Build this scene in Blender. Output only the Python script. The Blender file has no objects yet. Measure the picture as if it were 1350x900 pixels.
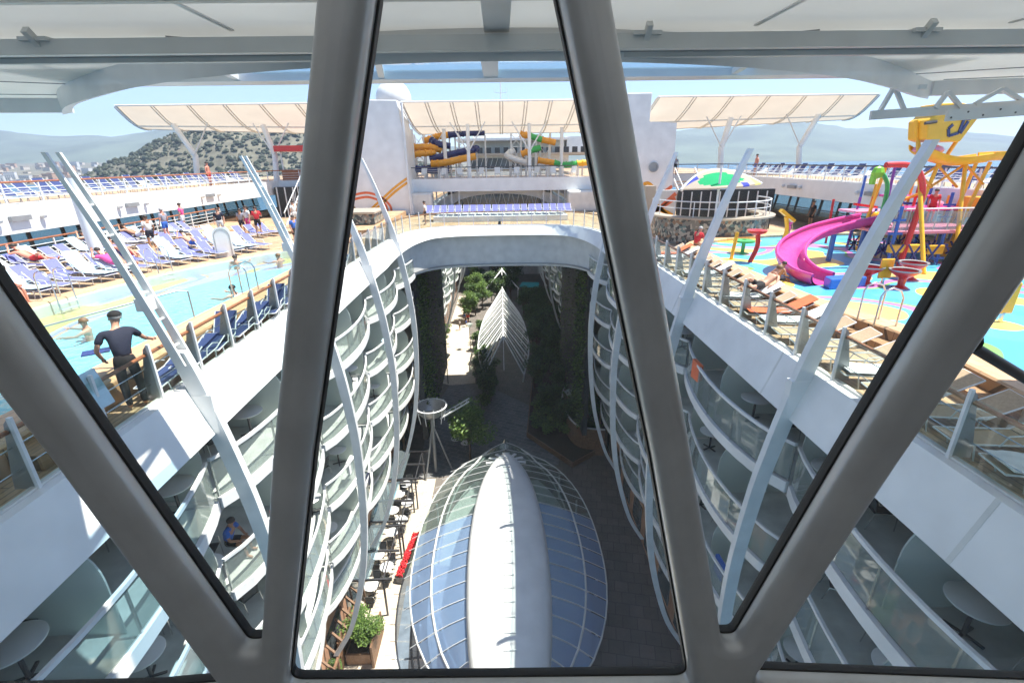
import bpy, bmesh, math, random
from mathutils import Vector, Matrix
random.seed(7)
SC = bpy.context.scene
COL = SC.collection
R = math.radians
PI = math.pi
# ------------------------------------------------------------------ camera
CAMX, CAMY, CAMZ = 0.0, 0.0, 4.4
cam_d = bpy.data.cameras.new("camera")
cam_d.sensor_width = 36.0
cam_d.lens = 16.8
cam_d.clip_start = 0.05
cam_d.clip_end = 60000
cam = bpy.data.objects.new("camera", cam_d)
COL.objects.link(cam)
PITCH, ROLL = R(20.7), R(0.85)
YAW = math.atan(13 / 630 * math.cos(PITCH))
fv = Vector((math.sin(YAW) * math.cos(PITCH), math.cos(YAW) * math.cos(PITCH), -math.sin(PITCH)))
rv = Vector((math.cos(YAW), -math.sin(YAW), 0))
uv = rv.cross(fv)
r2 = rv * math.cos(ROLL) - uv * math.sin(ROLL)
u2 = uv * math.cos(ROLL) + rv * math.sin(ROLL)
M = Matrix((r2, u2, -fv)).transposed().to_4x4()
M.translation = Vector((CAMX, CAMY, CAMZ))
cam.matrix_world = M
SC.camera = cam
# ------------------------------------------------------------------ world + sun
SUN_VEC = Vector((0.42, 0.05, 1.0)).normalized()
SUN_EL = math.asin(SUN_VEC.z)
SUN_AZ = math.atan2(SUN_VEC.x, SUN_VEC.y)
w = bpy.data.worlds.new("World")
SC.world = w
w.use_nodes = True
nt = w.node_tree
nt.nodes.clear()
sky = nt.nodes.new("ShaderNodeTexSky")
sky.sky_type = 'NISHITA'
sky.sun_disc = False
sky.sun_elevation = SUN_EL
sky.sun_rotation = SUN_AZ
sky.altitude = 0
sky.air_density = 0.65
sky.dust_density = 0.15
sky.ozone_density = 1.2
bg = nt.nodes.new("ShaderNodeBackground")
bg.inputs[1].default_value = 0.12
ow = nt.nodes.new("ShaderNodeOutputWorld")
nt.links.new(sky.outputs[0], bg.inputs[0])
nt.links.new(bg.outputs[0], ow.inputs[0])
sl = bpy.data.lights.new("sun", 'SUN')
sl.energy = 5.0
sl.angle = R(0.5)
sl.color = (1.0, 0.95, 0.87)
so = bpy.data.objects.new("sun", sl)
COL.objects.link(so)
so.rotation_euler = SUN_VEC.to_track_quat('Z', 'Y').to_euler()
so.location = (40, 5, 80)
SC.view_settings.view_transform = 'Standard'
SC.view_settings.look = 'None'
SC.view_settings.exposure = 1.3
SC.view_settings.gamma = 1.0
SC.view_settings.use_curve_mapping = False
try:
    cy = SC.cycles
    cy.use_denoising = True
    cy.max_bounces = 10
    cy.diffuse_bounces = 4
    cy.glossy_bounces = 3
    cy.transmission_bounces = 6
    cy.transparent_max_bounces = 24
    cy.volume_bounces = 0
    cy.caustics_reflective = False
    cy.caustics_refractive = False
    cy.use_adaptive_sampling = True
except Exception:
    pass

# ------------------------------------------------------------------ materials
def nmat(name):
    m = bpy.data.materials.new(name)
    m.use_nodes = True
    t = m.node_tree
    t.nodes.clear()
    o = t.nodes.new("ShaderNodeOutputMaterial")
    return m, t, o

def node(t, kind, **kw):
    n = t.nodes.new(kind)
    for k, v in kw.items():
        setattr(n, k, v)
    return n

def ramp(t, stops, interp='LINEAR'):
    r = t.nodes.new("ShaderNodeValToRGB")
    r.color_ramp.interpolation = interp
    while len(r.color_ramp.elements) < len(stops):
        r.color_ramp.elements.new(0.5)
    for e, (p, c) in zip(r.color_ramp.elements, stops):
        e.position = p
        e.color = (c[0], c[1], c[2], 1)
    return r

def pbr(name, col, rough=0.5, metal=0.0, var=0.12, scale=3.0, bump=0.0, bscale=40.0, spec=0.5, coord='Object'):
    """painted / plain surface with a mild procedural mottling"""
    m, t, o = nmat(name)
    b = node(t, "ShaderNodeBsdfPrincipled")
    b.inputs['Roughness'].default_value = rough
    b.inputs['Metallic'].default_value = metal
    b.inputs['Specular IOR Level'].default_value = spec
    tc = node(t, "ShaderNodeTexCoord")
    n = node(t, "ShaderNodeTexNoise")
    n.inputs['Scale'].default_value = scale
    n.inputs['Detail'].default_value = 5
    t.links.new(tc.outputs[coord], n.inputs['Vector'])
    lo = [max(0, c * (1 - var)) for c in col]
    hi = [min(1, c * (1 + var * 0.6)) for c in col]
    r = ramp(t, [(0.3, lo), (0.7, hi)])
    t.links.new(n.outputs[0], r.inputs[0])
    t.links.new(r.outputs[0], b.inputs['Base Color'])
    if bump > 0:
        n2 = node(t, "ShaderNodeTexNoise")
        n2.inputs['Scale'].default_value = bscale
        n2.inputs['Detail'].default_value = 3
        t.links.new(tc.outputs[coord], n2.inputs['Vector'])
        bp = node(t, "ShaderNodeBump")
        bp.inputs['Strength'].default_value = bump
        bp.inputs['Distance'].default_value = 0.02
        t.links.new(n2.outputs[0], bp.inputs['Height'])
        t.links.new(bp.outputs[0], b.inputs['Normal'])
    t.links.new(b.outputs[0], o.inputs[0])
    return m

def brickmat(name, c1, c2, mortar, bw, rh, msize=0.012, rough=0.6, offset=0.5, rot=0.0, var=0.15, bump=0.2, coord='Object'):
    """planks, tiles and pavers"""
    m, t, o = nmat(name)
    b = node(t, "ShaderNodeBsdfPrincipled")
    b.inputs['Roughness'].default_value = rough
    tc = node(t, "ShaderNodeTexCoord")
    mp = node(t, "ShaderNodeMapping")
    mp.inputs['Rotation'].default_value = (0, 0, rot)
    t.links.new(tc.outputs[coord], mp.inputs[0])
    br = node(t, "ShaderNodeTexBrick")
    br.offset = offset
    br.inputs['Color1'].default_value = (*c1, 1)
    br.inputs['Color2'].default_value = (*c2, 1)
    br.inputs['Mortar'].default_value = (*mortar, 1)
    br.inputs['Scale'].default_value = 1.0
    br.inputs['Mortar Size'].default_value = msize
    br.inputs['Brick Width'].default_value = bw
    br.inputs['Row Height'].default_value = rh
    t.links.new(mp.outputs[0], br.inputs[0])
    n = node(t, "ShaderNodeTexNoise")
    n.inputs['Scale'].default_value = 1.3
    n.inputs['Detail'].default_value = 6
    t.links.new(mp.outputs[0], n.inputs['Vector'])
    r = ramp(t, [(0.3, (1 - var,) * 3), (0.7, (1 + var * .3,) * 3)])
    t.links.new(n.outputs[0], r.inputs[0])
    mx = node(t, "ShaderNodeMix", data_type='RGBA', blend_type='MULTIPLY')
    mx.inputs[0].default_value = 1
    t.links.new(br.outputs[0], mx.inputs[6])
    t.links.new(r.outputs[0], mx.inputs[7])
    t.links.new(mx.outputs[2], b.inputs['Base Color'])
    bp = node(t, "ShaderNodeBump")
    bp.inputs['Strength'].default_value = bump
    bp.inputs['Distance'].default_value = 0.01
    bp.invert = True
    t.links.new(br.outputs['Fac'], bp.inputs['Height'])
    t.links.new(bp.outputs[0], b.inputs['Normal'])
    t.links.new(b.outputs[0], o.inputs[0])
    return m

def glassmat(name, tint, refl=1.0, rough=0.02, diffuse=0.0, dcol=(.8, .85, .85), bump=0.0, minr=0.0):
    """thin pane: transparent + fresnel reflection (+ diffuse dirt)"""
    m, t, o = nmat(name)
    tr = node(t, "ShaderNodeBsdfTransparent")
    tr.inputs[0].default_value = (*tint, 1)
    gl = node(t, "ShaderNodeBsdfGlossy")
    gl.inputs['Roughness'].default_value = rough
    fa = node(t, "ShaderNodeLayerWeight")
    fa.inputs[0].default_value = .5
    pw = node(t, "ShaderNodeMath", operation='POWER')
    pw.inputs[1].default_value = 5
    t.links.new(fa.outputs['Facing'], pw.inputs[0])
    lw = node(t, "ShaderNodeMath", operation='MULTIPLY_ADD')
    lw.inputs[1].default_value = .96
    lw.inputs[2].default_value = .04
    t.links.new(pw.outputs[0], lw.inputs[0])
    ml = node(t, "ShaderNodeMath", operation='MULTIPLY_ADD')
    ml.inputs[1].default_value = refl
    ml.inputs[2].default_value = minr
    ml.use_clamp = True
    t.links.new(lw.outputs[0], ml.inputs[0])
    mx = node(t, "ShaderNodeMixShader")
    t.links.new(ml.outputs[0], mx.inputs[0])
    last = tr
    if diffuse > 0:
        df = node(t, "ShaderNodeBsdfDiffuse")
        df.inputs[0].default_value = (*dcol, 1)
        tl = node(t, "ShaderNodeBsdfTranslucent")
        tl.inputs[0].default_value = (*dcol, 1)
        m1 = node(t, "ShaderNodeMixShader")
        m1.inputs[0].default_value = 0.5
        t.links.new(df.outputs[0], m1.inputs[1])
        t.links.new(tl.outputs[0], m1.inputs[2])
        m2 = node(t, "ShaderNodeMixShader")
        m2.inputs[0].default_value = diffuse
        t.links.new(tr.outputs[0], m2.inputs[1])
        t.links.new(m1.outputs[0], m2.inputs[2])
        last = m2
    if bump > 0:
        tc = node(t, "ShaderNodeTexCoord")
        n = node(t, "ShaderNodeTexNoise")
        n.inputs['Scale'].default_value = 5
        n.inputs['Detail'].default_value = 4
        t.links.new(tc.outputs['Object'], n.inputs['Vector'])
        bp = node(t, "ShaderNodeBump")
        bp.inputs['Strength'].default_value = bump
        bp.inputs['Distance'].default_value = 0.05
        t.links.new(n.outputs[0], bp.inputs['Height'])
        t.links.new(bp.outputs[0], gl.inputs['Normal'])
    t.links.new(last.outputs[0], mx.inputs[1])
    t.links.new(gl.outputs[0], mx.inputs[2])
    t.links.new(mx.outputs[0], o.inputs[0])
    return m

def patchmat(name, cols, scale, rough=0.35, base_ramp=None, stretch=(1, 1, 1), tile=0.0, wet=0.3):
    """floor with large organic colour patches"""
    m, t, o = nmat(name)
    b = node(t, "ShaderNodeBsdfPrincipled")
    b.inputs['Roughness'].default_value = rough
    tc = node(t, "ShaderNodeTexCoord")
    mp = node(t, "ShaderNodeMapping")
    mp.inputs['Scale'].default_value = stretch
    t.links.new(tc.outputs['Object'], mp.inputs[0])
    n = node(t, "ShaderNodeTexNoise")
    n.inputs['Scale'].default_value = scale
    n.inputs['Detail'].default_value = 0.0
    n.inputs['Roughness'].default_value = 0.2
    t.links.new(mp.outputs[0], n.inputs['Vector'])
    r = ramp(t, cols, 'CONSTANT')
    t.links.new(n.outputs[0], r.inputs[0])
    src = r.outputs[0]
    if tile > 0:
        br = node(t, "ShaderNodeTexBrick")
        br.offset = 0
        br.inputs['Color1'].default_value = (1, 1, 1, 1)
        br.inputs['Color2'].default_value = (.88, .88, .88, 1)
        br.inputs['Mortar'].default_value = (.75, .78, .8, 1)
        br.inputs['Scale'].default_value = 1
        br.inputs['Mortar Size'].default_value = tile * .06
        br.inputs['Brick Width'].default_value = tile
        br.inputs['Row Height'].default_value = tile
        t.links.new(tc.outputs['Object'], br.inputs[0])
        mx = node(t, "ShaderNodeMix", data_type='RGBA', blend_type='MULTIPLY')
        mx.inputs[0].default_value = 1
        t.links.new(src, mx.inputs[6])
        t.links.new(br.outputs[0], mx.inputs[7])
        src = mx.outputs[2]
    t.links.new(src, b.inputs['Base Color'])
    t.links.new(b.outputs[0], o.inputs[0])
    return m

def leafmat(name, c1, c2):
    m, t, o = nmat(name)
    tc = node(t, "ShaderNodeTexCoord")
    n = node(t, "ShaderNodeTexNoise")
    n.inputs['Scale'].default_value = 2.5
    n.inputs['Detail'].default_value = 6
    t.links.new(tc.outputs['Object'], n.inputs['Vector'])
    r = ramp(t, [(0.3, c1), (0.7, c2)])
    t.links.new(n.outputs[0], r.inputs[0])
    d = node(t, "ShaderNodeBsdfPrincipled")
    d.inputs['Roughness'].default_value = 0.5
    tl = node(t, "ShaderNodeBsdfTranslucent")
    mx = node(t, "ShaderNodeMixShader")
    mx.inputs[0].default_value = 0.3
    t.links.new(r.outputs[0], d.inputs['Base Color'])
    t.links.new(r.outputs[0], tl.inputs[0])
    t.links.new(d.outputs[0], mx.inputs[1])
    t.links.new(tl.outputs[0], mx.inputs[2])
    t.links.new(mx.outputs[0], o.inputs[0])
    return m

MT = {}
MT['white'] = pbr("white_paint", (.80, .80, .79), 0.38, var=.09, scale=1.2, bump=.10, bscale=3.5)
MT['white2'] = pbr("white_steel_paint", (.74, .75, .75), 0.3, var=.10, scale=2.0)
MT['offwhite'] = pbr("aged_white_paint", (.66, .66, .63), 0.45, var=.12, scale=1.7, bump=.05)
MT['frame'] = pbr("satin_grey_metal", (.55, .57, .585), 0.28, metal=.25, var=.10, scale=5, bump=.05, bscale=18)
MT['rubber'] = pbr("black_rubber", (.012, .012, .013), 0.55, var=.2)
MT['steel'] = pbr("stainless_steel", (.62, .62, .62), 0.25, metal=.95, var=.12, scale=9)
MT['dsteel'] = pbr("dark_metal", (.10, .10, .11), 0.4, metal=.6, var=.2)
MT['greysteel'] = pbr("grey_steel_fin", (.34, .35, .36), 0.35, metal=.4, var=.12)
MT['teak'] = brickmat("teak_planks", (.56, .39, .24), (.47, .31, .18), (.13, .085, .05), 2.4, .12, .008, .6, rot=PI / 2, var=.3)
MT['teakside'] = brickmat("teak_boards", (.44, .26, .13), (.36, .21, .10), (.10, .06, .03), 1.6, .10, .006, .55, rot=PI / 2)
MT['lip'] = brickmat("tan_pool_edge_tiles", (.66, .43, .24), (.58, .36, .19), (.38, .24, .13), .45, .22, .008, .5, rot=PI / 2)
MT['wood'] = pbr("varnished_handrail_wood", (.36, .13, .06), 0.35, var=.3, scale=8)
MT['fab_blue'] = pbr("blue_mesh_fabric", (.15, .16, .42), 0.8, var=.15, scale=20, bump=.2, bscale=120)
MT['fab_navy'] = pbr("navy_mesh_fabric", (.03, .05, .16), 0.8, var=.15, scale=20)
MT['fab_tan'] = pbr("tan_mesh_fabric", (.46, .34, .22), 0.8, var=.15, scale=20)
MT['fab_grey'] = pbr("dark_grey_sling", (.05, .055, .06), 0.8, var=.2, scale=20)
MT['towel'] = pbr("pale_blue_towel", (.52, .70, .78), 0.9, var=.12, scale=6, bump=.4, bscale=30)
MT['towelw'] = pbr("white_towel", (.75, .76, .76), 0.9, var=.12, scale=6, bump=.4, bscale=30)
MT['orange'] = pbr("orange_red_cloth", (.75, .16, .06), 0.7)
MT['red'] = pbr("red_gloss", (.60, .03, .03), 0.3)
MT['yellow'] = pbr("yellow_gloss_paint", (.85, .47, .03), 0.3, var=.12)
MT['magenta'] = pbr("magenta_fibreglass", (.60, .07, .29), 0.18, var=.12)
MT['pink'] = pbr("pink_fibreglass", (.80, .30, .42), 0.3)
MT['blue'] = pbr("bright_blue_paint", (.03, .13, .48), 0.3)
MT['navyp'] = pbr("navy_fibreglass", (.02, .03, .15), 0.22)
MT['oyel'] = pbr("orange_yellow_fibreglass", (.80, .36, .03), 0.25)
MT['green'] = pbr("green_gloss", (.05, .42, .10), 0.3)
MT['lime'] = pbr("lime_gloss", (.25, .65, .06), 0.3)
MT['skin'] = pbr("fair_skin", (.55, .30, .20), 0.55, var=.1)  # fair skin, one base tone with mild mottling
MT['skin2'] = pbr("tanned_skin", (.38, .19, .11), 0.55, var=.1)
MT['skin3'] = pbr("reddened_skin", (.62, .26, .18), 0.55, var=.1)
MT['hair'] = pbr("dark_hair", (.03, .02, .015), 0.6)
MT['hair2'] = pbr("light_brown_hair", (.18, .10, .05), 0.6)
MT['hairg'] = pbr("grey_hair", (.35, .34, .33), 0.6)
MT['cl_navy'] = pbr("navy_cotton", (.014, .018, .04), 0.85, bump=.3, bscale=14)
MT['cl_black'] = pbr("black_cotton", (.01, .01, .012), 0.85)
MT['cl_blue'] = pbr("blue_cotton", (.04, .14, .5), 0.85)
MT['cl_grey'] = pbr("grey_cotton", (.30, .30, .36), 0.85)
MT['cl_pink'] = pbr("pink_cotton", (.75, .08, .28), 0.85)
MT['cl_red'] = pbr("red_cotton", (.55, .03, .04), 0.85)
MT['cl_white'] = pbr("white_cotton", (.72, .72, .70), 0.85)
MT['glass'] = glassmat("clear_glass", (.90, .95, .93), 1.0)
MT['wglass'] = glassmat("window_pane_glass", (.965, .985, .975), 0.7, rough=0.0, diffuse=.042, bump=0)
MT['gglass'] = glassmat("green_tinted_glass", (.86, .90, .88), 1.1, diffuse=.22, dcol=(.72, .80, .77))
MT['frost'] = glassmat("frosted_glass", (.62, .66, .63), 0.8, rough=.25, diffuse=.78, dcol=(.80, .86, .83))
MT['dglass'] = pbr("dark_window_glass", (.14, .17, .175), 0.06, var=.5, scale=.6, spec=.8)
MT['dglass2'] = pbr("grey_window_glass", (.12, .14, .15), 0.08, var=.5, scale=.5, spec=.8)
MT['cglass'] = glassmat("sky_painted_canopy_glass", (.60, .74, .94), 1.6, rough=.04, diffuse=.60, dcol=(.42, .62, .97), bump=.35, minr=.10)  # reflected blue sky is put into the tint and diffuse colour
MT['cglassg'] = glassmat("green_canopy_glass", (.62, .74, .72), 1.6, rough=.04, diffuse=.22, dcol=(.50, .62, .60), bump=.06, minr=.08)
MT['skyglass'] = glassmat("roof_light_glass", (.70, .86, .95), 0.6, diffuse=.12)
MT['balfloor'] = pbr("grey_green_deck_cover", (.58, .60, .58), 0.7, var=.2, scale=2)
MT['cabin'] = pbr("cream_cabin_wall", (.70, .70, .66), 0.6, var=.08)
MT['terracotta'] = brickmat("orange_tan_wall_panels", (.52, .30, .19), (.46, .26, .17), (.30, .18, .12), 1.2, .6, .01, .6, coord='Object')
MT['pave'] = brickmat("cream_paving", (.62, .54, .43), (.55, .47, .37), (.36, .31, .25), .6, .6, .010, .7, offset=.5)
MT['paveg'] = brickmat("grey_paving", (.20, .20, .20), (.15, .155, .16), (.28, .27, .25), 1.0, .5, .03, .7, rot=.5)
MT['paved'] = brickmat("brown_grey_paving", (.20, .17, .15), (.16, .14, .12), (.09, .08, .07), .8, .8, .015, .7, rot=.2)
MT['soil'] = pbr("planting_soil", (.05, .035, .022), 0.95, var=.4, scale=8, bump=.5)
MT['boxwood'] = pbr("brown_planter_boards", (.20, .11, .06), 0.6, var=.3, scale=6)
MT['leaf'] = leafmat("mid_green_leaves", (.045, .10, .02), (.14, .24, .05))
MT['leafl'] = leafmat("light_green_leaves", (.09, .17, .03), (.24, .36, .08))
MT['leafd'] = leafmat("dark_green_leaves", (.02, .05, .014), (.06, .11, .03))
MT['wood1'] = leafmat('dark_wood_foliage', (.022, .035, .018), (.060, .075, .038))
MT['wood2'] = leafmat('olive_wood_foliage', (.045, .055, .028), (.095, .105, .055))
MT['bark'] = pbr("bark", (.12, .08, .05), 0.9, var=.4, scale=12, bump=.5)
MT['flower'] = pbr("red_petals", (.75, .02, .03), 0.6, var=.3, scale=12)
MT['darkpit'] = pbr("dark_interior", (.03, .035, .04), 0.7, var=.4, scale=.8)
MT['turq'] = pbr('turquoise_canvas', (.05, .40, .40), .7)
MT['hazecity'] = pbr("pale_render", (.62, .55, .47), 0.8)
MT['hazecity2'] = pbr("terracotta_render", (.50, .33, .24), 0.8)
MT['hazecity3'] = pbr("grey_white_render", (.60, .60, .60), 0.8)
MT['shade'] = None

def fabric_translucent(name, col, fac=.45):
    m, t, o = nmat(name)
    d = node(t, "ShaderNodeBsdfDiffuse")
    tl = node(t, "ShaderNodeBsdfTranslucent")
    tc = node(t, "ShaderNodeTexCoord")
    n = node(t, "ShaderNodeTexNoise")
    n.inputs['Scale'].default_value = .7
    n.inputs['Detail'].default_value = 4
    t.links.new(tc.outputs['Object'], n.inputs['Vector'])
    r = ramp(t, [(.3, [c * .92 for c in col]), (.7, col)])
    t.links.new(n.outputs[0], r.inputs[0])
    t.links.new(r.outputs[0], d.inputs[0])
    t.links.new(r.outputs[0], tl.inputs[0])
    mx = node(t, "ShaderNodeMixShader")
    mx.inputs[0].default_value = fac
    t.links.new(d.outputs[0], mx.inputs[1])
    t.links.new(tl.outputs[0], mx.inputs[2])
    t.links.new(mx.outputs[0], o.inputs[0])
    return m
MT['shade'] = fabric_translucent("cream_shade_fabric", (.60, .53, .45), .42)
MT['ceil'] = fabric_translucent("translucent_roof_panel", (.88, .88, .86), .30)

def watermat():
    m, t, o = nmat("pool_water")
    tc = node(t, "ShaderNodeTexCoord")
    n = node(t, "ShaderNodeTexNoise")
    n.inputs['Scale'].default_value = 4.6
    n.inputs['Detail'].default_value = 4
    n.inputs['Distortion'].default_value = 1.0
    t.links.new(tc.outputs['Object'], n.inputs['Vector'])
    bp = node(t, "ShaderNodeBump")
    bp.inputs['Strength'].default_value = 1.0
    bp.inputs['Distance'].default_value = .06
    t.links.new(n.outputs[0], bp.inputs['Height'])
    tr = node(t, "ShaderNodeBsdfTransparent")
    tr.inputs[0].default_value = (.72, .93, .97, 1)
    gl = node(t, "ShaderNodeBsdfGlossy")
    gl.inputs['Roughness'].default_value = .06
    fr = node(t, "ShaderNodeFresnel")
    fr.inputs[0].default_value = 1.33
    t.links.new(bp.outputs[0], gl.inputs['Normal'])
    t.links.new(bp.outputs[0], fr.inputs['Normal'])
    mx = node(t, "ShaderNodeMixShader")
    t.links.new(fr.outputs[0], mx.inputs[0])
    t.links.new(tr.outputs[0], mx.inputs[1])
    t.links.new(gl.outputs[0], mx.inputs[2])
    t.links.new(mx.outputs[0], o.inputs[0])
    return m
MT['water'] = watermat()

def seamat():
    m, t, o = nmat("sea_water")
    b = node(t, "ShaderNodeBsdfPrincipled")
    b.inputs['Base Color'].default_value = (.02, .10, .17, 1)
    b.inputs['Roughness'].default_value = .25
    tc = node(t, "ShaderNodeTexCoord")
    n = node(t, "ShaderNodeTexNoise")
    n.inputs['Scale'].default_value = .15
    n.inputs['Detail'].default_value = 8
    t.links.new(tc.outputs['Object'], n.inputs['Vector'])
    bp = node(t, "ShaderNodeBump")
    bp.inputs['Strength'].default_value = .6
    bp.inputs['Distance'].default_value = 1.0
    t.links.new(n.outputs[0], bp.inputs['Height'])
    t.links.new(bp.outputs[0], b.inputs['Normal'])
    t.links.new(b.outputs[0], o.inputs[0])
    return m
MT['sea'] = seamat()

def tilefloor():
    """pool floor: pale cyan tiles, colour mosaic of lilac, orange and yellow towards the far side and the two ends"""
    m, t, o = nmat("pool_mosaic")
    b = node(t, "ShaderNodeBsdfPrincipled")
    b.inputs['Roughness'].default_value = .3
    tc = node(t, "ShaderNodeTexCoord")
    mp = node(t, "ShaderNodeMapping")
    mp.inputs['Scale'].default_value = (.9, .38, 1)
    t.links.new(tc.outputs['Object'], mp.inputs[0])
    n = node(t, "ShaderNodeTexNoise")
    n.inputs['Scale'].default_value = .8
    n.inputs['Detail'].default_value = .6
    t.links.new(mp.outputs[0], n.inputs['Vector'])
    r = ramp(t, [(0, (.85, .55, .15)), (.38, (.88, .62, .12)), (.42, (.72, .82, .86)), (.465, (.40, .36, .80)), (.54, (.88, .42, .18)), (.585, (.60, .60, .88)), (.63, (.75, .84, .88))], 'CONSTANT')
    t.links.new(n.outputs[0], r.inputs[0])
    # distance from the deep middle (an ellipse in object space) selects mosaic or plain tile
    sx = node(t, "ShaderNodeSeparateXYZ")
    t.links.new(tc.outputs['Object'], sx.inputs[0])
    mx1 = node(t, "ShaderNodeMath", operation='SUBTRACT'); mx1.inputs[1].default_value = -9.4
    t.links.new(sx.outputs[0], mx1.inputs[0])
    mx2 = node(t, "ShaderNodeMath", operation='DIVIDE'); mx2.inputs[1].default_value = 2.9
    t.links.new(mx1.outputs[0], mx2.inputs[0])
    mx3 = node(t, "ShaderNodeMath", operation='POWER'); mx3.inputs[1].default_value = 2
    t.links.new(mx2.outputs[0], mx3.inputs[0])
    my1 = node(t, "ShaderNodeMath", operation='SUBTRACT'); my1.inputs[1].default_value = 14.5
    t.links.new(sx.outputs[1], my1.inputs[0])
    my2 = node(t, "ShaderNodeMath", operation='DIVIDE'); my2.inputs[1].default_value = 6.6
    t.links.new(my1.outputs[0], my2.inputs[0])
    my3 = node(t, "ShaderNodeMath", operation='POWER'); my3.inputs[1].default_value = 2
    t.links.new(my2.outputs[0], my3.inputs[0])
    ad = node(t, "ShaderNodeMath", operation='ADD')
    t.links.new(mx3.outputs[0], ad.inputs[0]); t.links.new(my3.outputs[0], ad.inputs[1])
    gt = node(t, "ShaderNodeMath", operation='GREATER_THAN'); gt.inputs[1].default_value = 1.0
    t.links.new(ad.outputs[0], gt.inputs[0])
    mm = node(t, "ShaderNodeMix", data_type='RGBA')
    mm.inputs[6].default_value = (.36, .80, .88, 1)
    t.links.new(gt.outputs[0], mm.inputs[0]); t.links.new(r.outputs[0], mm.inputs[7])
    br = node(t, "ShaderNodeTexBrick"); br.offset = 0
    br.inputs['Color1'].default_value = (1, 1, 1, 1); br.inputs['Color2'].default_value = (.86, .90, .92, 1)
    br.inputs['Mortar'].default_value = (.80, .84, .86, 1)
    br.inputs['Scale'].default_value = 1; br.inputs['Mortar Size'].default_value = .015
    br.inputs['Brick Width'].default_value = .25; br.inputs['Row Height'].default_value = .25
    t.links.new(tc.outputs['Object'], br.inputs[0])
    mz = node(t, "ShaderNodeMix", data_type='RGBA', blend_type='MULTIPLY'); mz.inputs[0].default_value = 1
    t.links.new(mm.outputs[2], mz.inputs[6]); t.links.new(br.outputs[0], mz.inputs[7])
    t.links.new(mz.outputs[2], b.inputs['Base Color'])
    t.links.new(b.outputs[0], o.inputs[0])
    return m
MT['mosaic'] = tilefloor()
MT['splash'] = patchmat("splash_floor_patches", [(0, (.85, .60, .10)), (.33, (.88, .62, .12)), (.385, (.10, .42, .66)), (.50, (.08, .36, .62)), (.56, (.20, .48, .12)), (.585, (.66, .20, .48)), (.645, (.10, .42, .66)), (.70, (.78, .52, .16))], .34, .3, tile=.0)
MT['stones'] = None

def mosaicwall():
    m, t, o = nmat("grey_brown_mosaic_tiles")
    b = node(t, "ShaderNodeBsdfPrincipled"); b.inputs['Roughness'].default_value = .3
    tc = node(t, "ShaderNodeTexCoord")
    v = node(t, "ShaderNodeTexVoronoi"); v.inputs['Scale'].default_value = 7
    t.links.new(tc.outputs['Object'], v.inputs['Vector'])
    sp = node(t, "ShaderNodeSeparateColor"); t.links.new(v.outputs['Color'], sp.inputs[0])
    r = ramp(t, [(0, (.05, .06, .07)), (.3, (.22, .22, .20)), (.55, (.42, .40, .34)), (.75, (.28, .17, .11)), (.9, (.12, .2, .2))], 'CONSTANT')
    t.links.new(sp.outputs[0], r.inputs[0]); t.links.new(r.outputs[0], b.inputs['Base Color'])
    t.links.new(b.outputs[0], o.inputs[0])
    return m
MT['stones'] = mosaicwall()

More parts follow.
